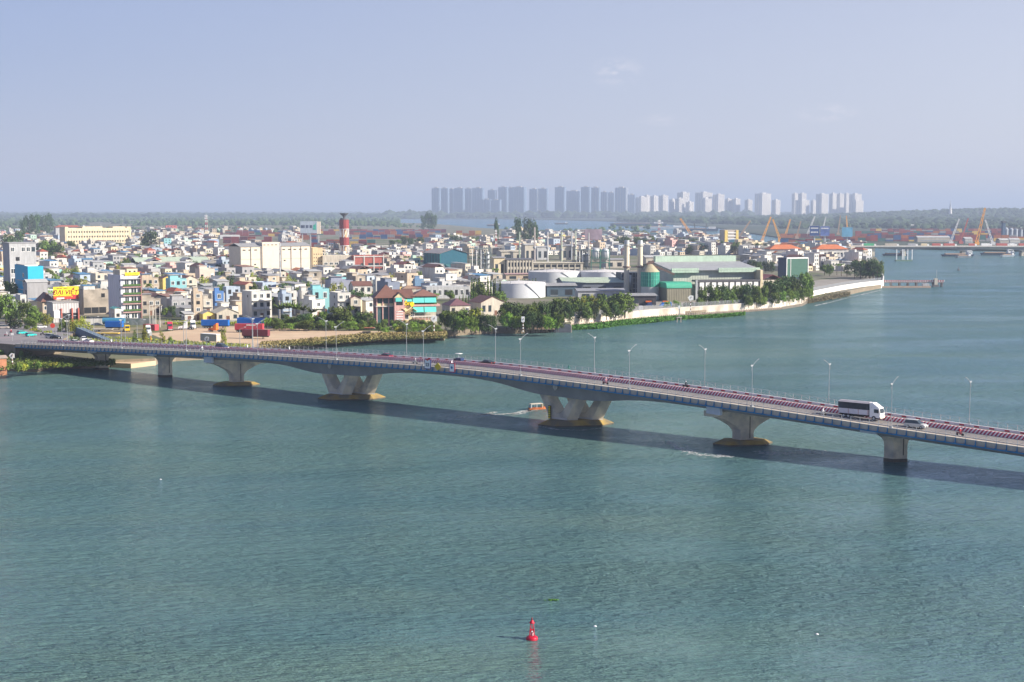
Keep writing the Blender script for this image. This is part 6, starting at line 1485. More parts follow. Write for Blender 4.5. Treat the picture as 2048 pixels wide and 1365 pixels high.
# ---------------- navigation marks
def rivermark(label,px,yb,yt,zb=LAND,sh='diamond',col=WHITE):
    P=G(px,yb,zb); k=PXM(P); h=ZT(P,yt)-zb; t=thing('river_mark',label,'sign',P)
    mb=MB(); n=8
    for q in range(n): mb.bar((0,0,h*.8*q/n),(0,0,h*.8*(q+1)/n),.32,q%2,6)
    mb.build('striped_pole',[WHITE,BRN],t); r=max(1.0,h*.18); z=h*.84
    if sh=='diamond': pts=[(-r,z),(-r*.4,z-r),(r*.9,z-r*.8),(r*.9,z+r*.6),(-r*.2,z+r*.8)]
    else: pts=[(-r*.6,z-r),(r*.6,z-r),(r*.6,z+r),(-r*.6,z+r)]
    MB().prism(pts,-.25,-.18).build('board',col,t)
    MB().bar((0,-.28,z-.4),(.3,-.28,z+.4),.22).build('symbol',BRN,t)
rivermark('white river sign on a striped pole under the bridge end at far left',25,738,706,1.0); rivermark('white round river sign left of the road lamps in the sandy lot',414,697,674)
rivermark('white river sign on a striped pole in front of the riverside restaurant',868,670,631); rivermark('tall narrow white river sign on a pole by the stilt jetty',1046,664,634,LAND,'plate'); rivermark('white river sign on a tall striped pole by the factory river wall',1381,624,590)
P=G(1358,645,0); t=thing('water_gauge','small white gauge board on four piles standing in the river','gauge',P); k=PXM(P)
lg=MB(); lg.bar((0,0,-1),(0,0,2.2),.35); lg=lg.mesh('pile',CONC)
for a in (-1,1):
    for b in (-1,1): inst('pile',lg,t,(a*.9,b*.7,0))
MB().box(-1.3,1.3,-1,1,2.2,2.5).build('platform',CONC,t); MB().bar((0,0,2.5),(0,0,7.5),.2).build('pole',STEEL,t); MB().box(-.5,.5,-.2,-.12,6.6,8.2).build('board',WHITE,t)
# ---------------- lamps on the bridge
def lampproto():
    t=thing('street_lamp','','street lamp'); mb=MB(); mb.cyl(0,0,0,9.3,.085,.05,n=8); mb.box(-.3,.3,-.3,.3,0,.35); mb.build('pole',LAMPM,t)
    mb=MB(); pts=[(0,-.55,8.3),(0,0,9.2),(0,.9,9.9),(0,2.5,10.6)]
    for a,b,w in zip(pts[:-1],pts[1:],(.07,.09,.07)): mb.bar(a,b,w)
    mb.build('arm',LAMPM,t)
    MB().hexa([(-.12,2.4,10.55),(.12,2.4,10.55),(.09,3.1,10.70),(-.09,3.1,10.70),(-.12,2.4,10.63),(.12,2.4,10.63),(.09,3.1,10.78),(-.09,3.1,10.78)]).build('lamp_head',LAMPM,t)
    MB().hexa([(-.04,-.55,9.2),(.04,-.55,9.2),(.04,.3,9.35),(-.04,.3,9.35),(-.04,-.8,9.65),(.04,-.8,9.65),(.04,.25,9.6),(-.04,.25,9.6)]).build('wing_plate',LAMPM,t)
    return t
LAMPM=mat('lamp_grey',(0.27,0.29,0.31),0.5,0.05)
lp=lampproto(); first=True; spots=[]
for k in range(-5,7): spots.append((19.1+33.45*k,-8.75,BANG,'near'))
for k in range(-5,7): spots.append((-3.3+33.3*k,8.75,BANG+PI,'far'))
for side in ('near','far'):
    ss_=sorted([q for q in spots if q[3]==side]); 
    for i,(s,tt,rz,_) in enumerate(ss_):
        o=lp if first else copy_tree(lp); first=False
        o.location=BP(s,tt,.06); o.rotation_euler=(0,0,rz); o['group']='street lamps along the bridge'
        o['label']='tall thin grey street lamp, %s from the left on the %s side of the bridge'%(ORD[i],side)
# signs hung on the bridge rail
def railsign(s,w,h,m,name_label,border=None,txt=None,shape=None):
    p=BP(s,-HW-.5,-.7); t=thing('bridge_sign',name_label,'sign',p,BANG)
    if border: MB().box(-w/2-.2,w/2+.2,-.02,.1,-.2,h+.2).build('border',border,t)
    if shape=='diamond': MB().prism([(0,-.1),(w/2,h/2),(0,h+.1),(-w/2,h/2)],-.1,-.03).build('panel',m,t)
    else: MB().box(-w/2,w/2,-.1,-.03,0,h).build('panel',m,t)
    if txt: text_part(txt,t,mat('ink_black',(.02,.02,.03)),h*.55,(0,-.13,h*.42),(PI/2,0,0))
    return t
railsign(21.5,1.9,2.3,WHITE,'white height sign with black figures and red top, left of three on the rail',mat('navy_border',(0.04,0.06,0.22)),'23').location.z+=.3
MB().prism([(-1.0,2.6),(1.0,2.6),(0,2.0)],-.14,-.11).build('red_triangle',REDP,[o for o in COL.objects if o.name.startswith('bridge_sign')][-1])
railsign(25.2,2.4,2.0,mat('sign_yellow',(0.62,0.45,0.03)),'yellow diamond sign hung on the bridge rail, middle of three',None,None,'diamond')
t=railsign(30.2,1.6,2.1,WHITE,'white sign with blue emblem in a red frame, right of three on the rail',mat('sign_red',(0.5,0.05,0.07))); MB().cyl(0,0,0,.05,.35,n=10).build('emblem',BLUE,t,(0,-.11,1.1)).rotation_euler=(PI/2,0,0)
p=Vector((BC.x,BC.y,0))+UV*(63.9-2.2)-WV*5.1; t=thing('depth_gauge','yellow and black gauge board standing on the footing of the V pier','gauge',(p.x,p.y,1.5),BANG)
MB().box(-.4,.4,-.2,0,0,3.4).build('board',mat('gauge_dark',(.03,.03,.02)),t); mb=MB()
for q in range(6): mb.box(-.3,.3,-.26,-.21,.15+q*.55,.45+q*.55)
mb.build('stripe',YSGN,t)
# ---------------- vehicles
def wheels(t,xs,r,hw,w=.28,hub=True):
    me=MB(); me.cyl(0,0,0,w,r,n=14); o1=me.mesh('wheel',RUBBER); hb=MB(); hb.cyl(0,0,-.01,w+.01,r*.5,n=8); hbm=hb.mesh('rim',STEEL)
    for x in xs:
        for sgn in (-1,1):
            o=inst('wheel',o1,t,(x,sgn*hw-(w if sgn>0 else 0)+0,r)); o.rotation_euler=(-PI/2,0,0); o.location=(x,sgn*(hw)-(w/1 if sgn>0 else 0),r)
            if hub: inst('rim',hbm,o)
def car(label,kind,m,group=None,cat='car'):
    L,H,W=(4.7,1.75,1.85) if kind=='suv' else ((4.5,1.45,1.8) if kind=='sedan' else (4.0,1.5,1.7))
    t=thing('car',label,cat,group=group); hw=W/2
    prof_=[(-L/2,.35),(-L/2,.85),(-L/2+.1,.98),(L*.18,1.0),(L*.42,.86),(L/2,.62),(L/2,.35)]
    mb=MB(); n=len(prof_); vs=[]
    for y,f in ((-hw,.0),(-hw*.96,.06),(hw*.96,.06),(hw,.0)):
        vs+=[(x,y,z+(f if z>.5 else -f*.5)) for x,z in prof_]
    for j in range(3): mb.add(vs,[(j*n+i,j*n+(i+1)%n,(j+1)*n+(i+1)%n,(j+1)*n+i) for i in range(n)])
    mb.add(vs,[tuple(reversed(range(n))),tuple(range(3*n,4*n))]); mb.build('body',m,t)
    if kind=='suv': cab=[(-L/2+.12,1.0),(-L/2+.3,H),(L*.08,H),(L*.27,1.02)]
    elif kind=='sedan': cab=[(-L*.40,1.0),(-L*.24,H),(L*.06,H),(L*.24,1.02)]
    else: cab=[(-L/2+.1,1.0),(-L/2+.35,H),(L*.06,H),(L*.28,1.02)]
    mb=MB(); iw=.14; vs=[(x,-hw*.95+(iw if z>1.1 else 0),z) for x,z in cab]+[(x,hw*.95-(iw if z>1.1 else 0),z) for x,z in cab]
    mb.add(vs,[(0,1,2,3),(7,6,5,4),(0,4,5,1),(2,6,7,3)]); mb.build('window',GLASS,t)
    (a,b)=cab[1],cab[2]; MB().box(a[0]-.02,b[0]+.05,-hw*.95+iw,hw*.95-iw,H+.003,H+.05).build('roof',m,t)
    hd=MB(); hd.box(-.02,.06,-.2,.2,-.08,.08); hm_=hd.mesh('headlight',WHITE); tl=hd.mesh('tail_light',REDP)
    for y in (-.62,.62): inst('headlight',hm_,t,(L/2-.03,y,.66)); inst('tail_light',tl,t,(-L/2-.02,y,.85))
    mb=MB(); mb.box(L/2-.02,L/2+.03,-.35,.35,.42,.56); mb.build('grille',DARK,t)
    wheels(t,(-L*.30,L*.31),.33,hw+.02,.22); return t
def put(t,P,rz): t.location=P; t.rotation_euler=(0,0,rz); return t
def onbridge(t,s,tt,rz=0): return put(t,BP(s,tt,-.02),BANG+rz)
SILV=mat('car_silver',(0.55,0.55,0.53),0.3,0.03,metal=.2); CWHT=mat('car_white',(0.80,0.80,0.80),0.3,0.02); CBLK=mat('car_black',(0.015,0.017,0.02),0.25,0.1); CNVY=mat('car_navy',(0.03,0.05,0.12),0.25,0.1); CRED=mat('car_dark_red',(0.16,0.02,0.05),0.3,0.1); CTEAL=mat('taxi_teal',(0.02,0.42,0.40),0.35,0.05)
def SB(px,py,tt):      # s along the bridge for a thing seen in column px on lane offset tt
    r=ray(px,py); o=BC+VV*tt; k=r.x/r.y; return (k*o.y-o.x)/(UV.x-k*UV.y)
onbridge(car('silver estate car in the near lane, ahead of the covered lorry','suv',SILV),SB(1832,849,-3.9),-3.9)
onbridge(car('black saloon car in the far lane at the middle of the bridge','sedan',CBLK),SB(973,724,3.2),3.2,PI)
onbridge(car('dark red car half hidden behind the striped median','sedan',CRED),SB(771,711,2.6),2.6,PI)
onbridge(car('navy car with a white nose in the far lane near the left bank','suv',CNVY),SB(444,693,3.0),3.0)
onbridge(car('white car in the far lane at the left end of the bridge','sedan',CWHT),SB(176,687,4.5),4.5,PI)
# lorry
t=thing('lorry','white cab lorry with a dark tarpaulin top and white side boards','lorry')
TARP=mat('dark_tarpaulin',(0.035,0.045,0.06),0.6,0.4,0.6); mb=MB(); mb.box(-4.9,2.2,-1.2,1.2,2.15,3.55)
for i in range(8): mb.box(-4.9+i*1.01,-4.84+i*1.01,-1.24,1.24,2.15,3.58)
mb.build('tarpaulin',TARP,t); MB().hexa([(-4.95,-1.22,3.56),(2.25,-1.22,3.56),(2.25,1.22,3.56),(-4.95,1.22,3.56),(-4.9,-.5,3.86),(2.2,-.5,3.86),(2.2,.5,3.86),(-4.9,.5,3.86)]).build('roof_cover',mat('tarp_grey',(0.33,0.32,0.36),0.8,0.15),t)
MB().box(-4.9,2.2,-1.23,1.23,1.05,2.149).build('side_board',mat('board_white',(0.66,0.64,0.68),0.6,0.1),t); mb=MB()
for x in (-4.9,-2.5,-.15,2.1): mb.box(x,x+.1,-1.28,-1.231,1.0,2.2)
mb.build('board_post',mat('post_pink',(0.45,0.25,0.25)),t)
mb=MB(); mb.box(-4.9,4.6,-.45,.45,.6,1.0); mb.box(-1.5,1.0,-1.15,-.6,.55,.95); mb.build('chassis',RUBBER,t)
mb=MB(); mb.prism([(2.5,.6),(4.85,.6),(4.95,1.5),(4.7,2.75),(2.5,2.8)],-1.18,1.18); mb.build('cab',CWHT,t)
MB().hexa([(2.45,-1.1,2.81),(4.6,-1.0,2.81),(4.6,1.0,2.81),(2.45,1.1,2.81),(2.4,-1.05,3.75),(3.1,-.9,3.8),(3.1,.9,3.8),(2.4,1.05,3.75)]).build('wind_deflector',CWHT,t)
MB().hexa([(4.93,-1.0,1.62),(4.97,-1.0,1.62),(4.97,1.0,1.62),(4.93,1.0,1.62),(4.74,-.98,2.6),(4.79,-.98,2.6),(4.79,.98,2.6),(4.74,.98,2.6)]).build('windscreen',GLASS,t); MB().box(3.5,4.5,-1.2,-1.181,1.7,2.5).build('side_window',GLASS,t)
MB().box(4.9,5.05,-1.15,1.15,.5,.9).build('bumper',mat('bumper_cream',(0.65,0.6,0.5)),t); hd=MB(); hd.box(0,.06,-.2,.2,-.1,.1); hm_=hd.mesh('headlight',WHITE)
for y in (-.85,.85): inst('headlight',hm_,t,(5.04,y,.72))
MB().box(4.5,4.65,-1.5,-1.3,1.7,2.3).build('mirror',RUBBER,t); wheels(t,(-3.6,-2.5,3.5),.5,1.2,.3)
onbridge(t,SB(1722,836,-2.4),-2.4)
# motorbikes with riders
SKIN=mat('skin',(0.45,0.27,0.18),0.6,0.05)
def rider_mesh(m):
    # one continuous seated figure, grown from joints
    J={'pel':(0,0,.80),'wst':(.03,0,.98),'chs':(.10,0,1.22),'nek':(.12,0,1.40),'hd0':(.14,0,1.50),'hd1':(.15,0,1.64),
       'shl':(.10,.19,1.34),'ell':(.27,.27,1.12),'hal':(.48,.26,1.04),'shr':(.10,-.19,1.34),'elr':(.27,-.27,1.12),'har':(.48,-.26,1.04),
       'hpl':(.02,.10,.80),'knl':(.40,.17,.76),'anl':(.30,.16,.36),'tol':(.44,.17,.31),'hpr':(.02,-.10,.80),'knr':(.40,-.17,.76),'anr':(.30,-.16,.36),'tor':(.44,-.17,.31)}
    R_={'pel':.15,'wst':.14,'chs':.17,'nek':.06,'hd0':.09,'hd1':.10,'shl':.075,'ell':.05,'hal':.035,'shr':.075,'elr':.05,'har':.035,'hpl':.10,'knl':.07,'anl':.045,'tol':.035,'hpr':.10,'knr':.07,'anr':.045,'tor':.035}
    K=list(J); E=[('pel','wst'),('wst','chs'),('chs','nek'),('nek','hd0'),('hd0','hd1'),('chs','shl'),('shl','ell'),('ell','hal'),('chs','shr'),('shr','elr'),('elr','har'),('pel','hpl'),('hpl','knl'),('knl','anl'),('anl','tol'),('pel','hpr'),('hpr','knr'),('knr','anr'),('anr','tor')]
    me=bpy.data.meshes.new('person'); me.from_pydata([J[k] for k in K],[(K.index(a),K.index(b)) for a,b in E],[]); me.materials.append(m)
    o=bpy.data.objects.new('person',me); COL.objects.link(o); md=o.modifiers.new('skin','SKIN'); 
    if not me.skin_vertices: 
        bpy.context.view_layer.objects.active=o
    sv=me.skin_vertices[0].data if me.skin_vertices else None
    if sv:
        for i,k in enumerate(K): sv[i].radius=(R_[k],R_[k])
        sv[0].use_root=True
    o.modifiers.new('sub','SUBSURF').levels=1
    return o
def motorbike(label,bm,cm,helm,s,tt,rz=0,gl='scooters crossing the bridge',P=None):
    t=thing('motorbike',label,'motorbike'); t['group']=gl
    mb=MB(); mb.hexa([(-.75,-.12,.55),(.0,-.12,.5),(.0,.12,.5),(-.75,.12,.55),(-.85,-.1,.82),(.1,-.1,.72),(.1,.1,.72),(-.85,.1,.82)]); mb.hexa([(0,-.1,.32),(.35,-.14,.32),(.35,.14,.32),(0,.1,.32),(.0,-.1,.5),(.42,-.16,.75),(.42,.16,.75),(0,.1,.5)]); mb.bar((.35,0,.4),(.5,0,1.0),.1); mb.build('body',bm,t)
    MB().bar((.45,-.3,1.03),(.45,.3,1.03),.05).bar((.62,0,.3),(.45,0,1.0),.06).build('handlebar',RUBBER,t)
    w_=MB(); w_.cyl(0,0,-.06,.06,.29,n=14); wm=w_.mesh('wheel',RUBBER)
    for x in (-.6,.66): o=inst('wheel',wm,t,(x,0,.29)); o.rotation_euler=(PI/2,0,0)
    P_=P if P is not None else BP(s,tt,-.02)
    put(t,P_,BANG+rz)
    r=rider_mesh(cm); r['label']=label.split(',')[0].replace('scooter','').strip()
    r['label']='person riding %s'%label.split(' with ')[0]; r['category']='person'; r['group']='riders on the bridge'
    put(r,P_,BANG+rz)
    h=MB(); h.lathe([(.01,1.74),(.10,1.72),(.145,1.62),(.14,1.54)],10,0,.15,0); h.build('helmet',helm,r)
    return t
CLK=mat('cloth_black',(0.02,0.02,0.03)); CLW=mat('cloth_white',(0.7,0.7,0.72)); CLR=mat('cloth_red',(0.5,0.05,0.06)); CLG=mat('cloth_green',(0.05,0.22,0.18)); CLP=mat('cloth_pink',(0.55,0.25,0.3))
HELW=mat('helmet_white',(0.75,0.75,0.75),0.3,.02)
for lab,px,py,tt,bm,cm,rz in (('black scooter on the far lane near the third lamp with rider in black',1371,772,4.6,CBLK,CLK,0),('red scooter in the near lane right of the V pier with rider in pink',1211,771,-5.9,CRED,CLP,0),('pale scooter in the near lane left of the lorry with rider in white',1645,832,-6.2,SILV,CLW,0),('scooter near the right edge in the near lane with rider in red',1919,874,-6.0,CRED,CLR,0),('dark scooter in the far lane above the left V pier with rider in white',579,700,4.2,CBLK,CLW,PI),('dark scooter behind the maroon container lamp with rider in white',495,697,4.2,CBLK,CLW,PI),('scooter near lane at the lamp left of the joint panel with rider in white',404,703,-6.4,SILV,CLW,0),('scooter at the left end of the bridge with rider in white',223,690,4.0,CBLK,CLW,PI),('scooter by the three rail signs with rider in grey',830,724,-6.2,SILV,mat('cloth_grey',(0.25,0.25,0.27)),0),('scooter in the near lane right of three signs with rider in pale clothes',903,733,-5.4,CRED,CLW,0)):
    motorbike(lab,bm,cm,HELW,SB(px,py,tt),tt,rz)
# motor tricycle with parasol
t=thing('cargo_tricycle','dark motor tricycle with a raised white canopy in the far lane','vehicle'); MB().box(-1.4,.4,-.7,.7,.5,1.3).build('cargo_box',CNVY,t); MB().bar((0,0,1.2),(0,0,2.4),.08).build('post',STEEL,t); MB().box(-.9,.7,-.7,.7,2.4,2.5).build('canopy',WHITE,t); MB().box(.5,1.6,-.25,.25,.4,.95).build('body',CBLK,t); wheels(t,(-.9,),.35,.8,.15); w_=MB(); w_.cyl(0,0,-.06,.06,.3,n=12); o=inst('wheel',w_.mesh('wheel',RUBBER),t,(1.5,0,.3)); o.rotation_euler=(PI/2,0,0)
onbridge(t,SB(917,721,4.4),4.4,PI)
r=rider_mesh(CLG); s=SB(1137,738,8.0); P=BP(s,8.0,.05); r['label']='person in green leaning at the far railing of the bridge'; r['category']='person'; put(r,P,BANG+PI/2); r.scale=(1,1,1.0)
# ---------------- approach road at left
def az(s,tt): return max(LAND+.4,7.15+(s+176)*.010-(max(tt,9.25)-9.25)*.058)
ROADM=mat('approach_asphalt',(0.20,0.19,0.20),0.9,0.1,0.3,two=(0.24,0.22,0.22),twos=0.08)
mb=MB(); rows=[-9.2,0,9.25,20,32,45,60,76]; cols=14; vs=[]
for tt in rows:
    s1=-176.2-(max(tt,9.25)-9.25)*1.28
    for i in range(cols+1):
        s=s1-(i/cols)**1.2*190; p=BC+UV*s+VV*tt; vs.append((p.x,p.y,az(s,tt)))
nr=len(rows); C1=cols+1; top=len(vs); vs+=[(x,y,.5) for x,y,z in vs]
mb.add(vs,[(j*C1+i+1,j*C1+i,(j+1)*C1+i,(j+1)*C1+i+1) for j in range(nr-1) for i in range(cols)])
mb.add(vs,[(i,i+1,top+i+1,top+i) for i in range(cols)]+[((nr-1)*C1+i+1,(nr-1)*C1+i,top+(nr-1)*C1+i,top+(nr-1)*C1+i+1) for i in range(cols)]+[(j*C1,top+j*C1,top+(j+1)*C1,(j+1)*C1) for j in range(nr-1)],1)
tag(mb.build('road',[ROADM,BANK]),'approach road and junction at the left end of the bridge',kind='structure')
def onroad(px,py):
    z=6.0
    for _ in range(12):
        p=G(px,py,z); q=p-BC; s=q.x*UV.x+q.y*UV.y; tt=q.x*VV.x+q.y*VV.y; z=az(s,tt)
    return Vector((p.x,p.y,z+.02))
mk=MB()
for pts in (((20,684),(48,682),(88,676),(70,676)),((-40,678),(20,676),(30,675),(-30,677)),((40,690),(90,688),(120,685),(70,686))):
    q=[onroad(*a) for a in pts]; mk.add(q,[(0,1,2,3)])
o=mk.build('road_marking',mat('faded_pink_paint',(0.45,0.30,0.33))); tag(o,'faded pink hatched paint on the approach road',kind='structure')
for lab,kind,m,px,py,rz in (('teal taxi, left of the two at the junction','hatch',CTEAL,44,669,.9),('teal taxi, right of the two at the junction','hatch',CTEAL,62,673.5,.9),('silver car beside a dark car on the approach road','suv',SILV,102,677,-.5),('black car beside the silver car on the approach road','sedan',CBLK,112,678.5,-.5),('white hatchback facing the river on the approach road','hatch',CWHT,168,682,-1.2),('white car under the roadside lamp at the junction','sedan',CWHT,83,657,.2),('grey beige van at the far left of the junction','suv',mat('car_beige',(0.45,0.40,0.36),.4,.05),7,658,.1),('white saloon on the bridge ramp beside the low railing','sedan',CWHT,150,688.5,-.6)):
    put(car(lab,kind,m,'cars at the junction'),onroad(px,py) ,rz)
motorbike('red scooter at the left of the junction with rider in red',CRED,CLR,HELW,0,0,0,'scooters at the junction',onroad(22,667)); motorbike('scooter by the kerb of the junction with rider in black',CBLK,CLK,HELW,0,0,1,'scooters at the junction',onroad(85,671)); motorbike('scooter waiting left edge of the junction with rider in white',CRED,CLW,HELW,0,0,1,'scooters at the junction',onroad(13,673))
def poleLamp(label,px,py,yt,two=True):
    P=onroad(px,py) if py<694 and px<180 else G(px,py,LAND); h=ZT(P,yt)-P.z; t=thing('street_lamp',label,'street lamp',P,0,'street lamps on the bank')
    MB().cyl(0,0,0,h*.9,.14,.09,n=8).build('pole',LAMPM,t); k=h/10
    mb=MB(); mb.bar((0,0,h*.88),(.9*k,0,h*.95),.14); mb.bar((.9*k,0,h*.95),(2.6*k,0,h),.12); 
    if two: mb.bar((0,0,h*.88),(-.9*k,0,h*.95),.14); mb.bar((-.9*k,0,h*.95),(-2.6*k,0,h),.12)
    mb.build('arm',LAMPM,t); MB().box(2.3*k,3.2*k,-.15,.15,h-.02,h+.14).build('lamp_head',WHITE,t)
for i,(px,py,yt) in enumerate(((35,650,600),(60,652,612),(188,668,634),(243,694,645),(275,694,640),(368,700,640),(505,700,633),(480,694,655),(135,690,632),(112,672,655))): poleLamp('grey street lamp on the left bank, %s from the left of the roadside row'%ORD[sorted([35,60,188,243,275,368,505,480,135,112]).index(px)],px,py,yt,i%2==0)
P=onroad(105,676); t=thing('round_sign','round red road sign on a post beside the junction','sign',onroad(106,672)); MB().bar((0,0,0),(0,0,4.2),.12).build('post',STEEL,t); MB().cyl(0,0,0,.08,.95,n=18).build('disc',mat('sign_red2',(0.65,0.07,0.04)),t,(0,-.1,4.0)).rotation_euler=(PI/2,0,0)
t=thing('traffic_sign','small white warning board on a post at the near edge of the junction','sign',onroad(25,683)); MB().bar((0,0,0),(0,0,2.8),.1).build('post',STEEL,t); MB().box(-.5,.5,-.1,-.05,2.2,3.1).build('board',WHITE,t)
t=thing('traffic_sign','small orange road sign on a striped post right of the ramp','sign',G(302,690,LAND)); MB().bar((0,0,0),(0,0,5),.3).build('post',mat('post_orange',(0.7,0.3,0.05)),t); MB().box(-.5,.5,-.2,-.16,3.6,5).build('board',WHITE,t)
# kerbed verge wall beside junction and blue sided ramp
a=G(150,672,LAND); b=G(238,693,LAND); t=thing('footbridge_ramp','grey ramp with blue sides sloping down beside the bridge end','ramp',a); d=b-a
mb=MB(); mb.hexa([(0,0,0),(d.x,d.y,0),(d.x+1,d.y+3,0),(1,3,0),(0,0,3.8),(d.x,d.y,.3),(d.x+1,d.y+3,.3),(1,3,3.8)]); mb.build('ramp_body',mat('ramp_blue_grey',(0.14,0.20,0.27)),t)
mb=MB()
for i in range(13): q=d*i/12; z=3.8-3.5*i/12; mb.bar((q.x,q.y,z),(q.x,q.y,z+1.2),.1); mb.bar((q.x+1,q.y+3,z),(q.x+1,q.y+3,z+1.2),.1)
mb.bar((0,0,5),(d.x,d.y,1.5),.1); mb.bar((1,3,5),(d.x+1,d.y+3,1.5),.1); mb.build('railing',GREYP,t)
# ---------------- yard: containers on trailers, semi trucks
def cont(label,px,py,m,rot,ln=1.0,trailer=True,z=1.25):
    P=G(px,py,LAND); t=thing('container_trailer',label,'container trailer',P,rot)
    key='cm_'+m.name; 
    if key not in CMESH: CMESH[key]=contmesh(m)
    inst('container',CMESH[key],t,(0,0,z if trailer else .05),0,(ln,1,1))
    if trailer: 
        MB().box(-6*ln,6*ln,-.5,.5,.85,1.24).bar((3.4*ln,-.6,0),(3.4*ln,-.6,.9),.18).bar((3.4*ln,.6,0),(3.4*ln,.6,.9),.18).build('chassis',RUBBER,t); wheels(t,(-5*ln,-3.9*ln,-2.8*ln),.48,1.15,.3)
    return t
BLC=mat('cont_blue',(0.01,0.13,0.48),0.5,0.08,0.3); RDC=mat('cont_red',(0.46,0.06,0.08),0.55,0.12,0.3); MRC=mat('cont_maroon',(0.17,0.035,0.05),0.6,0.15,0.3)
cont('long blue container on a trailer behind the orange semi truck',431,657,BLC,-.10); cont('blue container on a trailer behind the red container',502,653,BLC,-.10)
t=cont('red container on a trailer with white lettering, right of the blue one',499,665.5,RDC,-.10)
mb=MB(); x=-.9
for i,ww in enumerate((.42,.3,.3,.42,.3,.3,.3,.42,.3,.3)): mb.box(x,x+ww*.8,-1.31,-1.28,3.05,3.6); x+=ww+.06
mb.build('lettering',WHITE,t)
cont('maroon container on a trailer, nearest the river',512,678,MRC,-.22,.92); cont('red container behind the white bonneted truck',302,661,RDC,-.5,.55,False)
cont('blue container on a flatbed by the white boundary wall',229,660,BLC,-.05,.62)
t=thing('tanker_trailer','long blue tank trailer parked along the white boundary wall','trailer',G(228,651.5,LAND),-.03); mb=MB(); mb.cyl(0,0,-5,5,1.35,n=18); o=mb.build('tank',mat('tanker_blue',(0.05,0.22,0.36),0.4,0.1),t,(0,0,2.2)); o.rotation_euler=(0,PI/2,0); MB().box(-5,5,-.5,.5,.7,1.0).build('chassis',RUBBER,t); wheels(t,(-4,-2.9,3.5),.48,1.15,.3)
def semi(label,px,py,m,rot,name='semi_truck'):
    t=thing(name,label,'truck',G(px,py,LAND),rot)
    MB().box(-3.6,3.2,-.5,.5,.6,.95).build('chassis',RUBBER,t)
    MB().hexa([(-.6,-1.15,.7),(1.2,-1.15,.7),(1.2,1.15,.7),(-.6,1.15,.7),(-.6,-1.1,3.7),(.7,-1.0,2.9),(.7,1.0,2.9),(-.6,1.1,3.7)]).build('cab',m,t)
    MB().hexa([(1.21,-.95,.7),(3.3,-.8,.6),(3.3,.8,.6),(1.21,.95,.7),(1.21,-.85,1.85),(3.2,-.65,1.45),(3.2,.65,1.45),(1.21,.85,1.85)]).build('bonnet',m,t)
    MB().hexa([(1.205,-.95,1.9),(1.25,-.95,1.9),(1.25,.95,1.9),(1.205,.95,1.9),(.78,-.9,2.85),(.84,-.9,2.85),(.84,.9,2.85),(.78,.9,2.85)]).build('windscreen',GLASS,t); MB().box(.1,.9,-1.17,-1.14,1.9,2.5).build('side_window',GLASS,t)
    MB().box(3.3,3.45,-.95,.95,.45,.8).build('bumper',STEEL,t); wheels(t,(-3.0,-1.9,2.3),.5,1.12,.3); return t
semi('white bonneted semi truck by the red container',296,668,CWHT,-1.1); semi('red semi truck parked left of the white pair',340,661,mat('truck_red',(0.5,0.04,0.08),.35,.05),-1.3)
semi('white semi truck parked among the containers, left of the blue one',372,660,CWHT,3.3); semi('second white semi truck close to the blue container',386,658,CWHT,-1.2); semi('orange semi truck in front of the long blue container',432,664,mat('truck_orange',(0.75,0.18,0.03),.35,.05),2.9)
t=thing('box_trailer','white box trailer beside the bridge, the shade on its sides coloured grey','trailer',G(421,688,LAND),-.55); MB().box(-4.2,4.2,-1.2,1.2,1.1,3.9).build('cargo_box',mat('box_shade_grey',(0.36,0.37,0.36),.7,.1),t); MB().box(-4.25,4.25,-1.25,1.25,3.91,4.0).build('roof',WHITE,t); MB().box(4.21,4.3,-1.2,1.2,1.1,3.9).build('door',OFFW,t); wheels(t,(-3,-1.9,3.2),.48,1.15,.3)  # grey puts the shade on the white box's sides into the colour
t=thing('crane_truck','yellow truck cab with dark windows beside the blue container','truck',G(254,664,LAND),-1.2); MB().box(-1.2,1.2,-1.1,1.1,.6,2.9).build('cab',mat('truck_yellow',(0.75,0.50,0.02),.4,.05),t); MB().box(1.21,1.26,-.95,.95,1.6,2.5).build('windscreen',GLASS,t); MB().box(-5,-1.3,-.5,.5,.6,1.0).build('chassis',RUBBER,t); wheels(t,(.2,-2.8,-4),.48,1.15,.3)
def flat(label,px,py,ln,m,rot):
    t=thing('flatbed_trailer',label,'trailer',G(px,py,LAND),rot); MB().box(-ln/2,ln/2,-1.2,1.2,1.0,1.3).build('deck',m,t); MB().box(-ln/2,ln/2,-.3,-.1,.6,.98).box(-ln/2,ln/2,.1,.3,.6,.98).build('chassis',RUBBER,t); wheels(t,(-ln*.4,-ln*.3,-ln*.2) if rot<1 else (ln*.3,ln*.4),.45,1.15,.3); return t
flat('long yellow flatbed loaded with pale sheets by the bridge ramp',213,672,11,mat('flatbed_yellow',(0.72,0.50,0.10),.6,.15),-.1); flat('white low loader behind the yellow flatbed',205,664,9,OFFW,-.05); flat('orange decked flatbed trailer standing on the sandy lot',673,657.5,10,mat('flatbed_orange',(0.66,0.38,0.12),.6,.1),PI-.02); flat('rusty skeleton trailer right of the orange decked one',728,661,9,mat('rust_red',(0.36,0.14,0.09),.8,.2),PI-.05)
t=thing('culvert_pipe','dark rubber pipe section lying on the sandy lot','pipe',G(733,670,LAND),.2); mb=MB(); mb.cyl(0,0,-1.7,1.7,.75,n=14); mb.build('tube',RUBBER,t,(0,0,.75)).rotation_euler=(0,PI/2,0); MB().cyl(0,0,0,.3,.5,n=10).build('ring',GREYP,t,(2.4,0,.3)).rotation_euler=(0,PI/2,0)
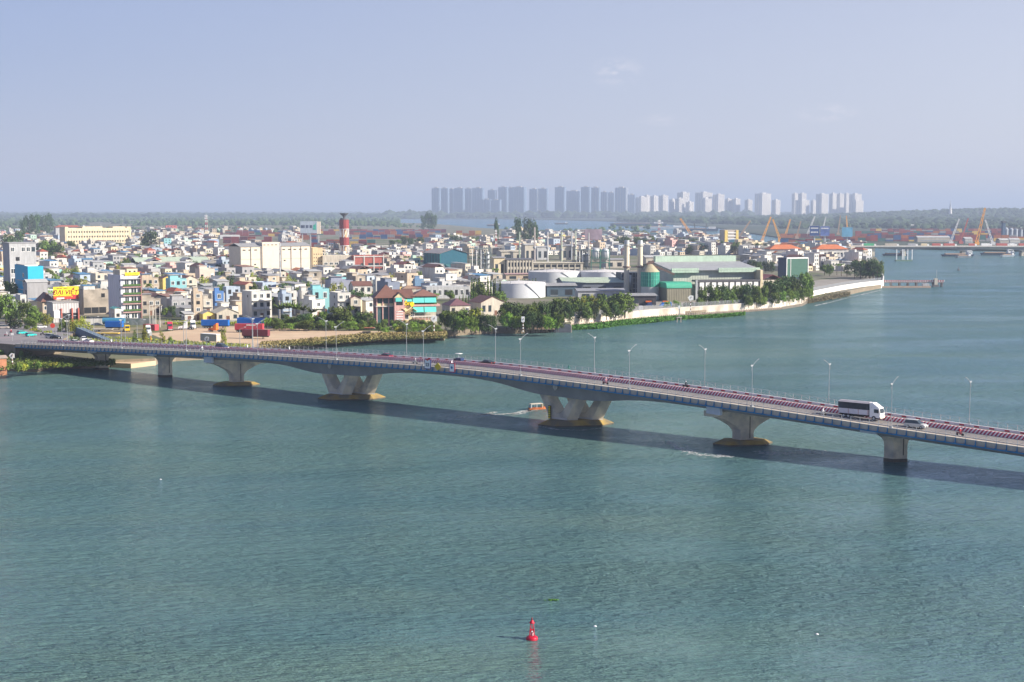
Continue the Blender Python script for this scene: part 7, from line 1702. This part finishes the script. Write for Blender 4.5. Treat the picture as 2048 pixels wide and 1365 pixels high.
# utility poles in the yard edge
for i,(px,py,yt) in enumerate(((300,655,606),(306,655,610),(312,656,608),(320,655,612),(560,650,600),(850,655,625),(857,655,625))):
    P=G(px,py,LAND); h=ZT(P,yt)-LAND; t=thing('utility_pole','concrete utility pole with a crossarm, %s from left among the yard poles'%ORD[i],'pole',P,0,'utility poles'); MB().cyl(0,0,0,h,.18,.11,n=7).build('pole',CONCW,t); MB().box(-1,1,-.08,.08,h-1,h-.8).build('crossarm',BRN,t)
# ---------------- lorries and boat shaped trailers by the factory
t=thing('lorry','white box lorry parked behind the stained river wall','lorry',G(1268,622,LAND),-.1); MB().box(-4,2.4,-1.2,1.2,1,3.6).build('cargo_box',OFFW,t); MB().box(2.6,4.4,-1.15,1.15,.5,2.6).build('cab',CWHT,t); MB().box(4.41,4.46,-1,1,1.5,2.3).build('windscreen',GLASS,t); wheels(t,(-3,-2,3.4),.45,1.1,.28)
for lab,px,w_,m in (('blue tarpaulin covered heap left of the bushes by the factory',1331,26,BLC),('dark blue tarpaulin heap beside the lorry shelter',1297,16,CNVY)):
    P=G(px,612,LAND); k=PXM(P); ln=w_/k; t=thing('covered_heap',lab,'tarpaulin',P); MB().hexa([(-ln/2,-2,0),(ln/2,-2,0),(ln/2,2,0),(-ln/2,2,0),(-ln/2+2,-1,1.9),(ln/2-.6,-1,2.2),(ln/2-.6,1,2.2),(-ln/2+2,1,1.9)]).build('cover',m,t); MB().box(-1.6,1.6,-.9,.9,2.0,2.7).build('load',ORNG,t)
# ---------------- buoy
P=G(1064,1279,0); t=thing('channel_buoy','red lattice channel buoy with a lamp on top, alone in the foreground water','buoy',P)
BRED=mat('buoy_red',(0.48,0.01,0.035),0.45,0.15,1.5); RBL=mat('buoy_rust',(0.18,0.03,0.03),0.7,0.3,2.0)
MB().lathe([(.01,-.5),(.62,-.45),(.74,-.1),(.76,.12),(.72,.30),(.55,.42),(.3,.47),(.01,.48)],28).build('float',BRED,t)
mb=MB(); c4=[(math.cos(PI/4+PI/2*q),math.sin(PI/4+PI/2*q)) for q in range(4)]
for q in range(4): a=c4[q]; b=c4[(q+1)%4]; mb.bar((a[0]*.46,a[1]*.46,.42),(a[0]*.24,a[1]*.24,2.15),.06); mb.bar((a[0]*.46,a[1]*.46,.45),(b[0]*.37,b[1]*.37,1.1),.04); mb.bar((a[0]*.34,a[1]*.34,1.35),(b[0]*.25,b[1]*.25,2.1),.04); mb.bar((a[0]*.24,a[1]*.24,2.15),(b[0]*.24,b[1]*.24,2.15),.06); mb.bar((a[0]*.36,a[1]*.36,1.3),(b[0]*.36,b[1]*.36,1.3),.05)
mb.build('lattice',BRED,t)
MB().hexa([(x*.40,y*.40,.98) for x,y in c4]+[(x*.36,y*.36,1.26) for x,y in c4]).build('number_panel',mat('buoy_panel',(0.5,0.02,0.03)),t); MB().box(-.08,.14,-.31,-.28,1.02,1.2).build('number',WHITE,t)
mb=MB(); mb.cyl(0,0,2.14,2.2,.36,n=16); mb.cyl(0,0,2.2,2.5,.30,.16,n=12,m=0); mb.build('gallery',BRED,t); MB().cyl(0,0,2.5,2.72,.09,n=8).cyl(0,0,2.72,2.9,.12,.02,n=8).build('lantern',RBL,t)
MB().cyl(0,0,.42,.95,.2,n=10).build('bell_drum',mat('buoy_pink',(0.6,0.35,0.36)),t)
# small far buoy, floating bits
P=G(1917,541,0); t=thing('channel_buoy','small dark buoy far out in the river left of the right edge','buoy',P); MB().lathe([(.01,-.3),(1.5,0),(1.4,.8),(.01,.9)],12).build('float',RDK,t); MB().bar((0,0,.8),(0,0,3.6),.7,w2=.3).build('mast',RDK,t)
for px,py,m,lab in ((321,960,CLW,'tiny white bird resting on the water at left'),(1190,1254,CLW,'tiny white bird on the water right of the red buoy'),(1634,1270,CLW,'tiny white bird on the water at lower right')):
    P=G(px,py,0); o=MB().lathe([(.01,-.05),(.13,0),(.16,.08),(.07,.17),(.01,.2)],8).build('water_bird',m,None,P); o.scale=(1.6,.8,1); tag(o,lab,'bird')
scatter_leaves('floating_weed','small patch of green floating weed above the red buoy',lambda:G(TR.gauss(1104,6),TR.gauss(1200.5,.7),.03),60,.16,HY,41)
# ---------------- passenger boat and wake
P=G(1076,819,0); t=thing('river_boat','small wooden passenger boat with a pale canopy passing beside the V pier','boat',P,math.radians(22)); t.scale=(.8,.8,.62)
mb=MB(); st=[(-3.4,.9,.1,.9),(-1.5,1.15,0,.8),(1.0,1.1,0,.85),(2.8,.7,.1,1.1),(4.0,.08,.4,1.5)]; vs=[]
for x,hw,zb,zt in st: vs+=[(x,-hw,zt),(x,-hw*.7,zb-.3),(x,hw*.7,zb-.3),(x,hw,zt)]
mb.add(vs,[(i*4+k,i*4+k+1,(i+1)*4+k+1,(i+1)*4+k) for i in range(4) for k in range(3)]+[(0,1,2,3)]+[(i*4,(i+1)*4,(i+1)*4+3,i*4+3) for i in range(4)]); mb.build('hull',mat('boat_wood',(0.50,0.15,0.05),.6,.3,2),t)
mb=MB()
for x in (-2.8,-.8,1.2):
    for y in (-.95,.95): mb.bar((x,y,.8),(x,y,2.5),.09)
mb.build('post',WHITE,t); MB().hexa([(-3.1,-1.15,2.5),(1.5,-1.15,2.5),(1.5,1.15,2.5),(-3.1,1.15,2.5),(-3.0,-.7,2.75),(1.4,-.7,2.75),(1.4,.7,2.75),(-3.0,.7,2.75)]).build('canopy',OFFW,t); MB().box(-3.05,-2.95,-.95,.95,.9,2.0).build('stern_screen',LBLUE,t); MB().box(1.5,1.56,-.9,.9,1.0,2.4).build('banner',YELW,t)
for i,(dx,dy,m,lab) in enumerate(((2.1,.3,CLP,'person in pink standing at the bow of the river boat'),(1.8,-.35,CLR,'person in red beside the canopy of the river boat'))):
    r=rider_mesh(m); a=math.radians(22); put(r,Vector((P.x+dx*math.cos(a)-dy*math.sin(a),P.y+dx*math.sin(a)+dy*math.cos(a),.35)),a); tag(r,lab,'person')
FOAM=mat('foam',(0.75,0.77,0.76),0.8,0.1)
def wake(label,pts,n,size,seed,wd,taper=True):
    TR.seed(seed); V=[];F=[]
    for _ in range(n):
        u=TR.random()**1.3 if taper else TR.random(); i=min(int(u*(len(pts)-1)),len(pts)-2); v=u*(len(pts)-1)-i; x=pts[i][0]+(pts[i+1][0]-pts[i][0])*v; y=pts[i][1]+(pts[i+1][1]-pts[i][1])*v
        p=G(x,y,.035); p.x+=TR.gauss(0,wd); p.y+=TR.gauss(0,wd); s=size*TR.uniform(.4,1.4)*(1-.6*u if taper else 1); o=len(V); k=TR.uniform(.2,.45)
        V+=[(p.x-s,p.y,p.z),(p.x,p.y-s*k,p.z),(p.x+s,p.y,p.z),(p.x,p.y+s*k,p.z)]; F.append((o,o+1,o+2,o+3))
    me=bpy.data.meshes.new('wake'); me.from_pydata(V,[],F); me.materials.append(FOAM); me.update(); o=bpy.data.objects.new('wake',me); COL.objects.link(o); tag(o,label,'foam',kind='stuff')
wake('white foam wake trailing left behind the river boat',[(1066,820),(1045,824),(1020,828),(990,829),(965,829)],420,.55,51,.5)
wake('second line of foam from the river boat, lower',[(1060,822),(1040,828),(1020,832)],120,.4,52,.4); wake('small curl of foam left of the wake',[(992,824),(978,827),(964,830)],110,.45,53,.3,False)
wake('pale current line curling past the column pier',[(1335,883),(1350,893),(1375,903),(1410,911),(1460,913)],330,.36,54,.9,False); wake('pale current ripples right of the column pier',[(1520,905),(1570,908),(1640,904)],220,.4,55,1.4,False)
wake('thin white surf line at the foot of the river wall scrub',[(1632,612),(1660,605),(1690,597),(1730,588),(1760,581)],260,.9,56,.6,False)
wake('faint trail of foam flecks far behind the river boat',[(965,829),(930,834),(890,841),(850,846)],160,.35,57,.8); wake('foam fringe around the footing of the V pier',[(1078,852),(1110,859),(1160,861),(1205,856)],160,.25,58,.3,False)
# ---------------- red jetty, pontoon and mooring platform
P=G(1766,574,0); k=PXM(P); L=(1888-1766)/k; t=thing('pier_jetty','long jetty with red railings and dark legs sticking out from the white wall','jetty',P); z=3.0
MB().box(0,L,0,4,z,z+.5).build('deck',mat('jetty_deck',(0.30,0.22,0.20)),t); mb=MB(); n=26
for i in range(n+1): mb.bar((L*i/n,0,z+.5),(L*i/n,0,z+1.9),.3)
mb.build('white_post',WHITE,t); MB().box(0,L,-.1,.1,z+.9,z+1.6).build('red_railing',mat('rail_red',(0.36,0.07,0.09)),t); lg=MB(); lg.box(-.5,.5,0,3.6,-1,z); lg=lg.mesh('leg',RDK)
for i in range(1,8): inst('leg',lg,t,(L*i/7.2,0,0))
P=G(1752,576.5,0); k=PXM(P); L=(1862-1752)/k; t=thing('pontoon','long low brown pontoon in front of the red railed jetty','pontoon',P,.01); MB().box(0,L,0,5,-.4,1.0).build('hull',mat('pontoon_brown',(0.34,0.27,0.22)),t); MB().box(0,L,-.05,0,1.001,1.4).build('kerb',mat('pontoon_tan',(0.5,0.35,0.25)),t); MB().box(L*.86,L*.98,1,4,1.01,3.0).build('cabin',LGREY,t)
P=G(1871,574,0); t=thing('mooring_dolphin','white mooring block with a thin mast at the end of the red railed jetty','mooring',P); MB().box(-2,2,-2,2,-1,1.5).build('base',RDK,t); MB().box(-1.1,1.1,-1.4,1.4,1.51,6).build('tower',OFFW,t); MB().bar((.6,0,6),(.6,0,12),.25).build('mast',GREYP,t)
P=G(1792,523,0); k=PXM(P); L=33/k; t=thing('mooring_platform','low green platform with five tall white posts before the far bridge','mooring',P); MB().box(0,L,0,6,-.5,1.6).build('deck',mat('platform_green',(0.16,0.24,0.18)),t); h=ZT(P,499)
for i,x in enumerate((.03,.38,.47,.70,.97)): MB().bar((L*x,0,1.6),(L*x,0,h),.8).build('white_post',WHITE,t)
# ---------------- labels for repeated things, by what stands nearest
LM+= [('sandy lot',700,668),('container yard',380,665),('junction',90,665),('river wall bend',1618,600),('sky blue billboard',1693,490),('telecom mast',413,480),('red maroon stack',500,480),('yellow orange stack',940,470),('stilt jetty',1070,660),('dark tree group',1050,480),('bridge ramp',200,690),('far left bank',40,725),('weathered cement wall',190,600),('beige tower house',396,615)]
LM=[l for i,l in enumerate(LM) if l[0] not in [q[0] for q in LM[:i]]]
G_=defaultdict(list)
for o,desc,grp in PENDING:
    px,py=project(o.location); best=min(LM,key=lambda l:math.hypot(px-l[1],(py-l[2])*2.2)); dx,dy=px-best[1],(py-best[2])
    rel=('left of' if dx<0 else 'right of') if abs(dx)>22 else ('behind' if dy<4 else 'below')
    if abs(dx)>22 and dy<-9: rel='behind and '+rel
    G_[(desc,rel,best[0])].append((px,py,o))
for (desc,rel,lm),L in G_.items():
    L.sort(key=lambda q:q[0])
    for i,(px,py,o) in enumerate(L):
        if len(L)==1: o['label']=('%s, %s the %s'%(desc,rel,lm))
        elif len(L)<=30: o['label']='%s, %s from left, %s %s'%(desc,ORD[i],rel,lm)
        else: o['label']='%s, %s from left, %s %s'%(desc,ORD[i%30],rel,lm)

for o,desc,grp in PENDING:      # keep every wording within sixteen words
    if len(o['label'].replace('-',' ').split())>16: o['label']=o['label'].replace(' and left of',' left of').replace(' and right of',' right of')
# ================================================================ haze
hz=MB(); hz.box(-62000,62000,-420,78000,-3,330)
hm=bpy.data.materials.new('haze_air'); hm.use_nodes=True; nt=hm.node_tree; nt.nodes.remove(nt.nodes['Principled BSDF'])
pv=nt.nodes.new('ShaderNodeVolumePrincipled'); pv.inputs['Color'].default_value=(0.58,0.70,0.91,1); pv.inputs['Density'].default_value=HAZE; pv.inputs['Anisotropy'].default_value=0.05
nt.links.new(pv.outputs[0],nt.nodes['Material Output'].inputs['Volume'])
tag(hz.build('haze',hm),'thin blue haze over the river and far plain','haze',kind='stuff')
